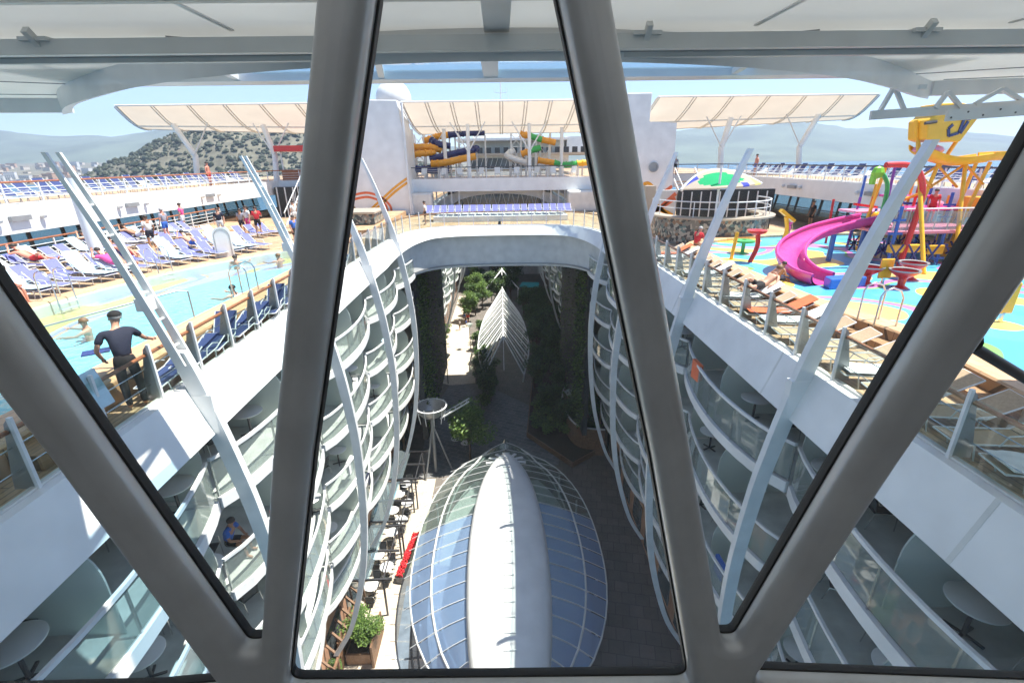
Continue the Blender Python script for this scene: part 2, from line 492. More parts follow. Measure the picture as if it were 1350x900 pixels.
# ------------------------------------------------------------------ mesh helpers
class MB:
    def __init__(s):
        s.v = []; s.f = []; s.m = []; s.cur = 0
    def mat(s, i):
        s.cur = i; return s
    def add(s, vs, fs):
        b = len(s.v)
        s.v += [tuple(p) for p in vs]
        s.f += [tuple(b + i for i in f) for f in fs]
        s.m += [s.cur] * len(fs)
        return s
    def box(s, x0, y0, z0, x1, y1, z1):
        vs = [(x0, y0, z0), (x1, y0, z0), (x1, y1, z0), (x0, y1, z0), (x0, y0, z1), (x1, y0, z1), (x1, y1, z1), (x0, y1, z1)]
        return s.add(vs, [(0, 3, 2, 1), (4, 5, 6, 7), (0, 1, 5, 4), (1, 2, 6, 5), (2, 3, 7, 6), (3, 0, 4, 7)])
    def bar(s, a, b, w, h, up=(0, 0, 1)):
        """box beam from a to b, w wide, h high"""
        a = Vector(a); b = Vector(b); d = (b - a).normalized(); up = Vector(up)
        if abs(d.dot(up)) > .98: up = Vector((0, 1, 0))
        x = d.cross(up).normalized(); y = x.cross(d).normalized()
        vs = []
        for p in (a, b):
            for i, j in ((-1, -1), (1, -1), (1, 1), (-1, 1)):
                vs.append(p + x * (w / 2 * i) + y * (h / 2 * j))
        return s.add(vs, [(0, 1, 2, 3), (7, 6, 5, 4), (0, 4, 5, 1), (1, 5, 6, 2), (2, 6, 7, 3), (3, 7, 4, 0)])
    def tube(s, path, r, n=8, cap=True, closed=False):
        P = [Vector(p) for p in path]
        N = len(P)
        rr = r if isinstance(r, (list, tuple)) else [r] * N
        prev = None
        vs = []
        for i, p in enumerate(P):
            if closed: d = (P[(i + 1) % N] - P[i - 1])
            else: d = (P[min(i + 1, N - 1)] - P[max(i - 1, 0)])
            if d.length < 1e-9: d = Vector((0, 0, 1))
            d.normalize()
            if prev is None:
                u = Vector((0, 0, 1)) if abs(d.z) < .9 else Vector((1, 0, 0))
                x = d.cross(u).normalized()
            else:
                x = (prev - d * prev.dot(d))
                if x.length < 1e-6: x = d.cross(Vector((0, 0, 1)))
                x.normalize()
            prev = x
            y = d.cross(x)
            for k in range(n):
                a = 2 * PI * k / n
                vs.append(p + (x * math.cos(a) + y * math.sin(a)) * rr[i])
        fs = []
        for i in range(N if closed else N - 1):
            j = (i + 1) % N
            for k in range(n):
                l = (k + 1) % n
                fs.append((i * n + k, i * n + l, j * n + l, j * n + k))
        if cap and not closed:
            fs.append(tuple(reversed(range(n))))
            fs.append(tuple((N - 1) * n + k for k in range(n)))
        return s.add(vs, fs)
    def lathe(s, prof, c=(0, 0, 0), n=20, a0=0, a1=2 * PI, cap=False):
        full = abs(a1 - a0 - 2 * PI) < 1e-6
        m = n if full else n + 1
        vs = []
        for (r, z) in prof:
            for k in range(m):
                a = a0 + (a1 - a0) * k / n
                vs.append((c[0] + r * math.cos(a), c[1] + r * math.sin(a), c[2] + z))
        fs = []
        for i in range(len(prof) - 1):
            for k in range(n):
                l = (k + 1) % m if full else k + 1
                fs.append((i * m + k, i * m + l, (i + 1) * m + l, (i + 1) * m + k))
        if cap and full:
            fs.append(tuple(reversed(range(m))))
            fs.append(tuple((len(prof) - 1) * m + k for k in range(m)))
        return s.add(vs, fs)
    def sphere(s, c, r, n=12, sc=(1, 1, 1), z0=-1.0, z1=1.0):
        prof = []
        k = max(4, n // 2)
        a0, a1 = math.asin(z0), math.asin(z1)
        vs = []
        for i in range(k + 1):
            a = a0 + (a1 - a0) * i / k
            prof.append((math.cos(a), math.sin(a)))
        for (q, z) in prof:
            for j in range(n):
                t = 2 * PI * j / n
                vs.append((c[0] + q * r * sc[0] * math.cos(t), c[1] + q * r * sc[1] * math.sin(t), c[2] + z * r * sc[2]))
        fs = []
        for i in range(k):
            for j in range(n):
                l = (j + 1) % n
                fs.append((i * n + j, i * n + l, (i + 1) * n + l, (i + 1) * n + j))
        return s.add(vs, fs)
    def strip(s, A, B, closed=False):
        n = len(A)
        vs = list(A) + list(B)
        fs = []
        for i in range(n if closed else n - 1):
            j = (i + 1) % n
            fs.append((i, j, n + j, n + i))
        return s.add(vs, fs)
    def slab(s, poly, z0, z1):
        """extruded plan polygon"""
        n = len(poly)
        vs = [(p[0], p[1], z0) for p in poly] + [(p[0], p[1], z1) for p in poly]
        fs = [tuple(reversed(range(n))), tuple(range(n, 2 * n))]
        for i in range(n):
            j = (i + 1) % n
            fs.append((i, j, n + j, n + i))
        return s.add(vs, fs)
    def plate(s, path, off, th, axis):
        pass
    def solid(s, A, B, C_, D):
        """closed ribbon section: four parallel rails A,B,C,D"""
        n = len(A)
        vs = list(A) + list(B) + list(C_) + list(D)
        fs = []
        for i in range(n - 1):
            for a, b in ((0, 1), (1, 2), (2, 3), (3, 0)):
                fs.append((a * n + i, a * n + i + 1, b * n + i + 1, b * n + i))
        fs.append((0, n, 2 * n, 3 * n)); fs.append((n - 1, 4 * n - 1, 3 * n - 1, 2 * n - 1))
        return s.add(vs, fs)
    def build(s, name, mats, parent=None, smooth=False, label=None, bevel=0, fix=True):
        me = bpy.data.meshes.new(name)
        me.from_pydata(s.v, [], s.f)
        ms = mats if isinstance(mats, (list, tuple)) else [mats]
        for m in ms: me.materials.append(MT[m] if isinstance(m, str) else m)
        if len(ms) > 1:
            me.polygons.foreach_set("material_index", s.m)
        if fix and len(s.f) < 60000:
            bm = bmesh.new(); bm.from_mesh(me)
            bmesh.ops.recalc_face_normals(bm, faces=bm.faces)
            bm.to_mesh(me); bm.free()
        if smooth:
            me.polygons.foreach_set("use_smooth", [True] * len(me.polygons))
            try: me.set_sharp_from_angle(angle=R(40))
            except Exception: pass
        me.update()
        o = bpy.data.objects.new(name, me)
        COL.objects.link(o)
        if bevel > 0:
            b = o.modifiers.new("bevel", 'BEVEL'); b.width = bevel; b.segments = 2; b.limit_method = 'ANGLE'
        if parent:
            o.parent = parent
            off = parent.get('_w')
            if off is not None:
                o.location = (-off[0], -off[1], -off[2])
        if label: o['label'] = label
        return o

def tag(o, label=None, cat=None, group=None, kind=None):
    if label: o['label'] = label
    if cat: o['category'] = cat
    if group: o['group'] = group
    if kind: o['kind'] = kind
    return o

def thing(name, label, cat, loc=(0, 0, 0), group=None, rz=0, world=False):
    o = bpy.data.objects.new(name, None)
    o.empty_display_size = .2
    COL.objects.link(o)
    o.location = loc
    o.rotation_euler = (0, 0, rz)
    if world: o['_w'] = loc     # children are given in world coordinates
    tag(o, label, cat, group)
    return o

def sub_ok(o):
    return o

def copy_tree(o, loc=None, rz=None, label=None, group=None, scale=None, mats=None):
    def cp(q, par):
        c = q.copy()
        COL.objects.link(c)
        if par is not None: c.parent = par
        for ch in list(q.children): cp(ch, c)
        return c
    c = cp(o, None)
    if loc is not None: c.location = loc
    if rz is not None: c.rotation_euler = (0, 0, rz)
    if scale is not None: c.scale = scale if isinstance(scale, (tuple, list)) else (scale,) * 3
    if label: c['label'] = label
    if group: c['group'] = group
    return c

def struct(mb, name, mat, **k):
    o = mb.build(name, mat, **k)
    o['kind'] = 'structure'
    return o

ORD = ["first", "second", "third", "fourth", "fifth", "sixth", "seventh", "eighth", "ninth", "tenth", "eleventh", "twelfth",
       "thirteenth", "fourteenth", "fifteenth", "sixteenth", "seventeenth", "eighteenth", "nineteenth", "twentieth",
       "twenty-first", "twenty-second", "twenty-third", "twenty-fourth", "twenty-fifth", "twenty-sixth", "twenty-seventh",
       "twenty-eighth", "twenty-ninth", "thirtieth", "thirty-first", "thirty-second", "thirty-third", "thirty-fourth"]

def lerp(a, b, t): return a + (b - a) * t

def catmull(pts, n=6, closed=False):
    P = [Vector(p) for p in pts]
    out = []
    N = len(P)
    rng = range(N if closed else N - 1)
    for i in rng:
        p0 = P[(i - 1) % N] if closed or i > 0 else P[0]
        p1 = P[i]; p2 = P[(i + 1) % N]
        p3 = P[(i + 2) % N] if closed or i + 2 < N else P[-1]
        for k in range(n):
            t = k / n
            out.append(.5 * ((2 * p1) + (p2 - p0) * t + (2 * p0 - 5 * p1 + 4 * p2 - p3) * t * t + (3 * p1 - p0 - 3 * p2 + p3) * t ** 3))
    if not closed: out.append(P[-1].copy())
    return out

def offset2(poly, d, closed=True):
    """offset a plan polyline sideways (positive: to its left)"""
    n = len(poly); out = []
    for i in range(n):
        a = poly[(i - 1) % n] if closed or i > 0 else poly[i]
        b = poly[(i + 1) % n] if closed or i < n - 1 else poly[i]
        t = Vector((b[0] - a[0], b[1] - a[1])); t.normalize()
        out.append((poly[i][0] - t.y * d, poly[i][1] + t.x * d))
    return out
# ================================================================== SEA, HILLS, TOWN, HAZE
from mathutils import noise as mnoise
SEA = -40.0
mb = MB(); mb.add([(-30000, -30000, SEA), (30000, -30000, SEA), (30000, 30000, SEA), (-30000, 30000, SEA)], [(0, 1, 2, 3)])
struct(mb, "sea", 'sea')

def terrain(name, mat, x0, x1, y0, y1, nx, ny, hf):
    mb = MB(); vs = []
    for j in range(ny + 1):
        for i in range(nx + 1):
            x = lerp(x0, x1, i / nx); y = lerp(y0, y1, j / ny)
            vs.append((x, y, SEA - 3 + hf(x, y, i / nx, j / ny)))
    fs = [(j * (nx + 1) + i, j * (nx + 1) + i + 1, (j + 1) * (nx + 1) + i + 1, (j + 1) * (nx + 1) + i) for j in range(ny) for i in range(nx)]
    mb.add(vs, fs)
    return struct(mb, name, mat, smooth=True)

MT['hill'] = pbr("scrubby_hillside", (.16, .15, .11), .95, var=.5, scale=.02)
MT['mount'] = pbr("far_mountain_slopes", (.12, .15, .10), .95, var=.4, scale=.002)
MT['forestg'] = pbr("forest_floor", (.15, .14, .10), .95, var=.5, scale=.03)
# profile of the ridges as (angle tan from the ship's axis, height slope)
def ridge(tab, a):
    if a <= tab[0][0]: return tab[0][1]
    for (a0, h0), (a1, h1) in zip(tab, tab[1:]):
        if a <= a1:
            t = (a - a0) / (a1 - a0); t = t * t * (3 - 2 * t)
            return lerp(h0, h1, t)
    return tab[-1][1]
MR = [(-2.2, .030), (-1.25, .045), (-1.05, .040), (-.93, .058), (-.85, .052), (-.74, .058), (-.60, .068), (-.50, .058), (-.42, .052), (-.2, .03), (0, .02), (.15, .03), (.30, .045), (.40, .048), (.50, .053), (.56, .062), (.62, .060), (.70, .046), (.80, .048), (.95, .032), (1.1, .022), (1.5, .02), (2.0, .012)]
def mh(x, y, u, v):
    a = x / max(y, 1)
    d = math.hypot(x, y)
    h = ridge(MR, a) * 7600 + 45
    n = mnoise.fractal(Vector((x / 1500, y / 1500, 3.1)), 1.0, 2.0, 5) 
    prof = math.sin(min(1, v * 1.6) * PI / 2) ** 1.4
    return max(0, h * prof * (1 + .10 * n) + 60 * n * prof)
terrain("mountains", 'mount', -16000, 15000, 4300, 9500, 220, 40, mh)
# the wooded headland on the left
def hh(x, y, u, v):
    a = (x + 700) / (370 if x < -700 else 620); b = (y - 1360) / 300
    r = math.hypot(a * 1.0, b)
    n = mnoise.fractal(Vector((x / 160, y / 160, 1.7)), 1.0, 2.0, 5)
    return max(0, 138 * max(0, 1 - r ** 1.7) * (1 + .22 * n))
terrain("wooded_hill", 'forestg', -1400, 300, 1000, 1800, 70, 40, hh)
# low coastal ground with the town
def th(x, y, u, v):
    n = mnoise.fractal(Vector((x / 500, y / 500, 7.7)), 1.0, 2.0, 4)
    t = min(1, v * 8)
    return (6 + v * 75 + 18 * max(0, n) * v) * t
terrain("coast", 'hill', -6000, 300, 1300, 4600, 90, 50, th)

def mkforest():
    rnd = random.Random(3); mb = MB()
    for _ in range(8500):
        x = rnd.uniform(-1300, 200); y = rnd.uniform(1020, 1560)
        z = hh(x, y, 0, 0)
        if z < 6: continue
        z += SEA - 3
        r = rnd.uniform(2.2, 6.0) * (1.6 if rnd.random() < .15 else 1)
        vs = []; n = 6
        for zz, q in ((-.3, .5), (.25, 1), (.7, .75), (1.05, .2)):
            for k in range(n):
                a = 2 * PI * k / n + rnd.random() * .4
                qq = q * rnd.uniform(.75, 1.2)
                vs.append((x + r * qq * math.cos(a), y + r * qq * math.sin(a), z + r * zz * rnd.uniform(.85, 1.15)))
        fs = []
        for i in range(3):
            for k in range(n):
                l = (k + 1) % n
                fs.append((i * n + k, i * n + l, (i + 1) * n + l, (i + 1) * n + k))
        fs.append(tuple(3 * n + k for k in range(n)))
        mb.cur = rnd.choice((0, 0, 1))
        mb.add(vs, fs)
    o = mb.build("woodland", ['wood1', 'wood2'], fix=False)
    tag(o, "dark green woodland covering the headland behind the ship", "woodland", kind='stuff')
mkforest()

# town: small blocks on the far shore
def town():
    rnd = random.Random(11)
    protos = []
    for k, mt in enumerate(('hazecity', 'hazecity2', 'hazecity3')):
        mb = MB(); w_, d_, h_ = 22, 16, 17 + 4 * k
        mb.box(-w_ / 2, -d_ / 2, -8, w_ / 2, d_ / 2, h_)
        mb.mat(1)
        for f in range(5):
            for c in range(5):
                x = -w_ / 2 + 2.2 + c * 4; z = 1.5 + f * 3.3
                if z + 1.8 < h_: mb.box(x, -d_ / 2 - .15, z, x + 1.8, -d_ / 2 - .02, z + 1.8)
        mb.mat(2)
        mb.box(-w_ / 2 - .5, -d_ / 2 - .5, h_, w_ / 2 + .5, d_ / 2 + .5, h_ + 1)
        o = mb.build("town_building", [mt, 'dglass2', 'hazecity2' if k != 2 else 'hazecity3'])
        tag(o, ["pale cream block among the town buildings on the far shore", "brick red block among the town buildings on the far shore", "grey white block among the town buildings on the far shore"][k],
            "building", "town buildings on the far shore")
        protos.append(o)
    first = [True] * 3
    n = 0
    while n < 290:
        a = rnd.uniform(-1.25, -.36) if n % 3 == 0 else rnd.uniform(-1.2, -.62); y = rnd.choice((rnd.uniform(1380, 1750), rnd.uniform(1750, 3900)))
        x = a * y
        if hh(x, y, 0, 0) > 8 : continue
        v = (y - 1300) / 3300
        z = SEA - 3 + th(x, y, 0, v)
        k = rnd.choice((0, 0, 1, 2))
        if first[k]: c = protos[k]; first[k] = False
        else:
            c = protos[k].copy(); COL.objects.link(c)
        c.location = (x, y, z)
        c.rotation_euler = (0, 0, rnd.uniform(-.6, .6))
        s_ = rnd.uniform(.6, 1.25) * (1 + (y - 1380) / 3500)
        c.scale = (s_ * rnd.uniform(.7, 1.3), s_, s_ * rnd.uniform(.35, .8))
        n += 1
town()
# haze
mb = MB(); mb.box(-17000, -300, SEA - 2, 16000, 9900, 900)
hz = mb.build("haze", 'white')
m, t, o = nmat("sea_air")
pv = node(t, "ShaderNodeVolumePrincipled")
pv.inputs['Color'].default_value = (.60, .74, 1.0, 1)
pv.inputs['Density'].default_value = 0.0001
pv.inputs['Anisotropy'].default_value = 0.2
t.links.new(pv.outputs[0], o.inputs['Volume'])
hz.data.materials.clear(); hz.data.materials.append(m)
hz['kind'] = 'stuff'; hz['label'] = "pale blue sea haze over the far mountains"; hz['category'] = "haze"

# ================================================================== SHIP: decks
def edge_path(n=8):
    """plan line of the opening's rim, left near -> round the far end -> right near"""
    half = [(6.65, -1.0), (6.65, 6), (6.7, 12), (6.75, 20), (6.7, 26), (6.55, 29.5), (6.05, 32.2), (5.0, 34.1), (3.6, 34.9), (1.8, 35.15)]
    pts = [(-x, y, 0) for x, y in half] + [(0, 35.2, 0)] + [(x, y, 0) for x, y in reversed(half)]
    return [(p.x, p.y) for p in catmull(pts, n)]
RIM = edge_path()
def rim_drop(y): return lerp(1.02, .60, max(0, min(1, (y - 26) / 8)))

# white parapet band (thick ribbon along the rim, leaning a little into the opening)
A = []; B = []; C_ = []; D = []
inn = offset2(RIM, -1.0, closed=False)   # direction into the opening
for (p, q) in zip(RIM, inn):
    n_ = Vector((q[0] - p[0], q[1] - p[1]))
    dr = rim_drop(p[1])
    A.append((p[0] - n_.x * .22, p[1] - n_.y * .22, .06))
    B.append((p[0] + n_.x * .05, p[1] + n_.y * .05, .06))
    C_.append((p[0] + n_.x * .42, p[1] + n_.y * .42, -dr))
    D.append((p[0] + n_.x * .20, p[1] + n_.y * .20, -dr))
band = thing("parapet_band", "smooth white curved band edging the whole open park well at pool deck level", "parapet", (0, 0, 0))
mb = MB(); mb.solid(A, B, C_, D); mb.build("band", 'white', band, smooth=True)
mb = MB()
for (p, q) in zip(RIM, inn):
    pass
top1 = [(a[0], a[1], a[2] + .004) for a in A]
mb.solid([(a[0], a[1], .064) for a in A], [(lerp(a[0], b[0], .35), lerp(a[1], b[1], .35), .064) for a, b in zip(A, B)],
         [(lerp(a[0], b[0], .35), lerp(a[1], b[1], .35), .10) for a, b in zip(A, B)], [(a[0], a[1], .10) for a in A])
mb.build("kerb", 'offwhite', band)
for i in range(6, len(A) - 6, 7):
    mb = MB(); mb.solid([tuple(Vector(B[i]).lerp(Vector(B[i + 1]), q_) + Vector((0, 0, .003))) for q_ in (.0, .08)], [tuple(Vector(C_[i]).lerp(Vector(C_[i + 1]), q_)) for q_ in (.0, .08)],
        [tuple(Vector(C_[i]).lerp(Vector(C_[i + 1]), q_) + Vector(((RIM[i][0] > 0) * -.004 + (RIM[i][0] < 0) * .004, 0, .0))) for q_ in (.0, .08)], [tuple(Vector(B[i]).lerp(Vector(B[i + 1]), q_) + Vector(((RIM[i][0] > 0) * -.004 + (RIM[i][0] < 0) * .004, 0, .006))) for q_ in (.0, .08)])
    mb.build("plate_seam", 'offwhite', band)

# pool deck plates: left, right, bridge (each one sheet with thickness)
def deckplate(name, poly, z0, z1, mat='teak'):
    mb = MB(); mb.slab(poly, z0, z1); return struct(mb, name, mat)
rimL = [(p[0], p[1]) for p in [(a[0], a[1]) for a in A] if p[0] <= -5 or False]
full = [(a[0], a[1]) for a in A]
iL = max(i for i, p in enumerate(full) if p[0] < -.01 and p[1] < 35.3)
left_poly = [(-24.5, -1)] + [p for p in full[:iL + 1]] + [(0, 35.42), (0, 52), (-24.5, 52)]
right_poly = [(0, 52), (0, 35.42)] + [p for p in full[iL + 1:]][1:] + [(24.5, -1), (24.5, 52)]
def earpoly(name, poly, z0, z1, mat):
    bm = bmesh.new()
    vs = [bm.verts.new((p[0], p[1], z1)) for p in poly]
    f = bm.faces.new(vs)
    r_ = bmesh.ops.extrude_face_region(bm, geom=[f])
    for e in r_['geom']:
        if isinstance(e, bmesh.types.BMVert): e.co.z = z0
    bmesh.ops.triangulate(bm, faces=bm.faces)
    bmesh.ops.recalc_face_normals(bm, faces=bm.faces)
    me = bpy.data.meshes.new(name); bm.to_mesh(me); bm.free()
    me.materials.append(MT[mat])
    o = bpy.data.objects.new(name, me); COL.objects.link(o); o['kind'] = 'structure'
    return o
earpoly("pool_deck_left", left_poly, -.35, 0, 'teak')
earpoly("pool_deck_right", right_poly, -.35, 0, 'teak')

# far end beam under the band
mb = MB()
bp_ = [p for p in RIM if p[1] > 30.6]
o1 = offset2(bp_, .22, closed=False)
o2 = offset2(bp_, 0.75, closed=False)
mb.solid([(p[0], p[1], -.5) for p in o1], [(p[0], p[1], -.5) for p in o2], [(p[0], p[1], -2.95) for p in o2], [(p[0], p[1], -2.95) for p in o1])
bm_ = thing("bridge_beam", "grey white curved end beam under the far parapet closing the park well", "beam", (0, 35.6, -2.95), world=True)
mb.build("beam_wall", 'offwhite', bm_, smooth=True)
mb = MB()
mb.solid([(p[0], p[1], -2.72) for p in offset2(bp_, .14, closed=False)], [(p[0], p[1], -2.72) for p in offset2(bp_, .215, closed=False)],
         [(p[0], p[1], -2.80) for p in offset2(bp_, .215, closed=False)], [(p[0], p[1], -2.80) for p in offset2(bp_, .14, closed=False)])
mb.build("beam_trim", 'greysteel', bm_)
mb = MB(); mb.box(-6.6, 35.98, -2.9, 6.6, 51.5, -2.6); mb.build("underside", 'offwhite', bm_)
# green walls beside the bridge
def greenwall(s):
    lab = "tall strip of dark green climbing plants on the %s wall under the bridge" % ("left" if s < 0 else "right")
    t = thing("green_wall", lab, "plant wall", (s * 6.3, 37, -17.5), world=True, group="plant walls under the bridge")
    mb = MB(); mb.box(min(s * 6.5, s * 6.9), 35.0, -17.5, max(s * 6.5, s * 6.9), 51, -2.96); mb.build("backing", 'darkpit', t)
    rnd = random.Random(5 + s); mb = MB()
    for _ in range(3800):
        y = rnd.uniform(34.8, 39.5) if rnd.random() < .8 else rnd.uniform(39.5, 50.5)
        z = rnd.uniform(-17, -3.0)
        leafquad(mb, Vector((s * (6.45 - abs(rnd.gauss(0, .18)) - .1 * math.sin(z * 2 + y)), y, z)), .13, rnd)
    mb.build("climbers", ['leafd', 'leaf', 'leafl'], t, fix=False)

def leafquad(mb, p, s_, rnd, m=None):
    a = rnd.uniform(0, 2 * PI); b = rnd.uniform(-.9, .9)
    x = Vector((math.cos(a), math.sin(a), math.sin(b) * .6)) * s_ * rnd.uniform(.6, 1.2)
    y = Vector((-math.sin(a) * math.cos(b), math.cos(a) * math.cos(b), math.sin(b))) * s_ * rnd.uniform(.5, .9)
    mb.cur = rnd.choice((0, 0, 1, 1, 2)) if m is None else m
    mb.add([p - x, p - y * .7, p + x, p + y * .7], [(0, 1, 2, 3)])
greenwall(-1); greenwall(1)

# ------------------------------------------------------------------ cabin walls (both sections, both sides)
for s in (-1, 1):
    side = "left" if s < 0 else "right"
    for sec, (y0, y1) in (("near", (-1.0, 51.1)), ("far", (51.2, 108))):
        t = thing("cabin_facade", "cream cabin wall behind the %s balconies of the %s park section" % (side, sec), "facade", (s * 8.7, (y0 + y1) / 2, -20), world=True, group="cabin facades")
        mb = MB(); mb.box(min(s * 8.97, s * 9.3), y0, -14.7, max(s * 8.97, s * 9.3), y1, -.36)
        mb.build("cabin_wall", 'cabin', t)
        mb = MB(); mb.box(min(s * 9.12, s * 9.4), y0, -20, max(s * 9.12, s * 9.4), y1, -14.72)
        mb.build("ground_wall", 'terracotta', t)
        yy = y0 + .8
        while yy < y1 - 2:
            MB().box(min(s * 9.08, s * 9.12), yy, -19.7, max(s * 9.08, s * 9.12), yy + 1.9, -17.6).build("shop_window", 'dglass2', t); yy += 2.9

# ------------------------------------------------------------------ balconies
BAY = 6.7
def off_floor(k):       # radial set-back of the slab edge per floor (1 = top)
    return [6.45, 6.78, 6.98, 7.30, 8.05, 8.2][k - 1]
def make_balcony(k, mirror, detail=True):
    """one balcony bay of floor k as a mesh tree; x outward, y 0..6.7, z 0 = its floor"""
    e0 = off_floor(k); n = 14
    edge = []
    for i in range(n + 1):
        u = i / n
        # swept bow: runs out fast at the near rib, long flat curve to the far rib
        x = e0 + .22 - .62 * math.sin(PI * u ** .85) ** .8
        edge.append((x, .06 + u * (BAY - .12)))
    root = MB()
    root.slab([(8.97, .06)] + edge + [(8.97, BAY - .06)], -.2, 0)
    slab = root.build("balcony", ['white'])
    slab.data.materials.append(MT['balfloor'])
    for p in slab.data.polygons:
        if p.normal.z > .9: p.material_index = 1
    mb = MB()
    E0 = [(x - .05, y, -.20) for x, y in edge]; E1 = [(x - .05, y, .09) for x, y in edge]
    E2 = [(x + .05, y, .09) for x, y in edge]; E3 = [(x + .05, y, -.20) for x, y in edge]
    mb.solid(E0, E1, E2, E3); mb.build("fascia", 'white', slab)
    mb = MB(); mb.solid([(x - .006, y, .17) for x, y in edge], [(x - .006, y, 1.08) for x, y in edge], [(x + .006, y, 1.08) for x, y in edge], [(x + .006, y, .17) for x, y in edge])
    mb.build("glass_balustrade", 'gglass', slab)
    mb = MB(); mb.solid([(x - .035, y, 1.08) for x, y in edge], [(x - .035, y, 1.16) for x, y in edge], [(x + .035, y, 1.16) for x, y in edge], [(x + .035, y, 1.08) for x, y in edge])
    mb.build("handrail", 'white2', slab)
    if detail:
        mb = MB()
        for i in (0, 4, 7, 10, 14):
            x, y = edge[i]
            y = min(max(y, .12), BAY - .12)
            mb.box(x + .01, y - .02, 0, x + .05, y + .02, 1.08)
        mb.build("baluster", 'steel', slab)
    # frosted dividers with round shoulders
    for yd in (0.0, BAY / 2 - .02):
        xf = e0 + .15 if yd == 0 else e0 - .30
        prof = [(8.95, 0), (xf + .25, 0)]
        for q in range(9):
            a = PI / 2 * q / 8
            prof.append((xf + .95 - .7 * math.cos(a) if True else 0, 1.2 + .95 * math.sin(a)))
        prof.append((8.95, 2.15))
        prof = [(8.95, .02), (xf + .25, .02)] + [(xf + .25 + .95 * (1 - math.cos(PI / 2 * q / 8)), 1.15 + .95 * math.sin(PI / 2 * q / 8)) for q in range(9)] + [(8.95, 2.1)]
        mb = MB(); m_ = len(prof)
        vs = [(x, yd + .07, z) for x, z in prof] + [(x, yd + .10, z) for x, z in prof]
        mb.add(vs, [tuple(range(m_)), tuple(reversed(range(m_, 2 * m_)))] + [(i, (i + 1) % m_, m_ + (i + 1) % m_, m_ + i) for i in range(m_)])
        dv = mb.build("divider", 'frost', slab)
    # sliding doors
    mb = MB()
    for y0 in (.5, BAY / 2 + .45):
        mb.mat(0); mb.box(8.91, y0, .08, 8.95, y0 + 2.2, 2.2)
        mb.mat(1)
        for q in (0, 1.06, 2.12): mb.box(8.87, y0 + q, .05, 8.935, y0 + q + .08, 2.25)
        mb.box(8.87, y0, 2.2, 8.93, y0 + 2.2, 2.27)
    mb.build("sliding_door", ['dglass', 'white2'], slab)
    mb = MB()
    for q in range(9): mb.box(8.855, .55 + q * .13, .1, 8.868 + .01 * (q % 2), .66 + q * .13, 2.15)
    for q in range(5): mb.box(8.855, 5.1 + q * .13, .1, 8.868 + .01 * (q % 2), 5.21 + q * .13, 2.15)
    mb.build("curtain", 'towelw', slab)
    return slab

def balconies():
    names = {}
    protos = {k: make_balcony(k, False) for k in range(1, 6)}
    used = set()
    for s in (-1, 1):
        side = "left" if s < 0 else "right"
        for sec, ys in (("near", [-4.2 + BAY * i for i in range(6)]), ("far", [52.0 + BAY * i for i in range(8)])):
            top = 6
            t = thing("balcony_stack", "curved white glass fronted balconies stacked along the %s side of the %s park section" % (side, sec), "balconies", (0, 0, 0), group="balcony stacks around the park")
            for k in range(1, 6):
                for iy, y in enumerate(ys):
                    if sec == "far" and k > 6: continue
                    src = protos[k]
                    c = src.copy(); COL.objects.link(c)
                    for ch in src.children:
                        if sec == "far" and ch.name.split('.')[0] in ("baluster",): continue
                        if ch.name.split('.')[0] == "curtain" and (iy * 7 + k * 3 + s) % 5 < 2: continue
                        d_ = ch.copy(); COL.objects.link(d_); d_.parent = c
                    c.parent = t
                    c.location = (0, y, -2.9 * k)
            if s < 0: t.scale = (-1, 1, 1)
            t.location = (0, 0, 0)
    for k, p in protos.items():
        for ch in list(p.children): bpy.data.objects.remove(ch)
        bpy.data.objects.remove(p)
balconies()

# ------------------------------------------------------------------ ribs
RP = [(4.65, 7.85), (3.3, 7.35), (2.0, 6.95), (0.6, 6.55), (-.6, 6.30), (-1.8, 6.08), (-3.2, 5.88), (-5.5, 5.72), (-8, 5.78), (-10, 5.95), (-12, 6.25), (-14, 6.75), (-15.6, 7.3), (-17, 8.1)]
RPc = [(p.x, p.y) for p in catmull([(x, z, 0) for z, x in RP], 5)]
def rib(s, y, kind, label):
    t = thing("curved_rib", label, "rib", (s * 7.3, y, -17), world=True, group="curved white ribs along the park well")
    def wid(z):
        if z > 0: return lerp(.36, .13, z / 4.65)
        return lerp(.36, .22, min(1, -z / 15))
    lo = [p for p in RPc if p[1] <= .9]; hi = [p for p in RPc if p[1] >= .5]
    def blade(pts, y0, y1, nm, mt='white2', k=1.0, dx=0):
        mb = MB()
        P = [((x + dx), z, wid(z) * k) for x, z in pts]
        mb.solid([(s * (x - w_ / 2), y0, z) for x, z, w_ in P], [(s * (x + w_ / 2), y0, z) for x, z, w_ in P],
                 [(s * (x + w_ / 2), y1, z) for x, z, w_ in P], [(s * (x - w_ / 2), y1, z) for x, z, w_ in P])
        return mb.build(nm, mt, t)
    if kind == 'ladder':
        blade(lo, y - .09, y + .09, "lower_blade")
        a = blade(hi, y - .17, y - .12, "flange", k=.6)
        b = blade(hi, y + .12, y + .17, "flange", k=.6)
        mb = MB()
        z = 1.0
        while z < 4.3:
            x = next(p[0] + (q[0] - p[0]) * (p[1] - z) / (p[1] - q[1]) for p, q in zip(RPc, RPc[1:]) if p[1] >= z >= q[1])
            mb.bar((s * x, y - .13, z), (s * x, y + .13, z), .05, .03)
            z += .55
        mb.build("rung", 'white2', t)
        mb = MB(); x = 7.0
        mb.box(s * x - .12, y - .12, 1.75, s * x + .12, y + .12, 2.0); mb.build("joint_box", 'white', t)
    else:
        blade(RPc, y - .09, y + .09, "blade")
    mb = MB(); mb.box(min(s * 6.15, s * 6.6), y - .10, -1.0, max(s * 6.15, s * 6.6), y + .10, -.1); mb.build("bracket", 'white', t)
RIBY = [9.2, 15.9, 22.6, 29.3]
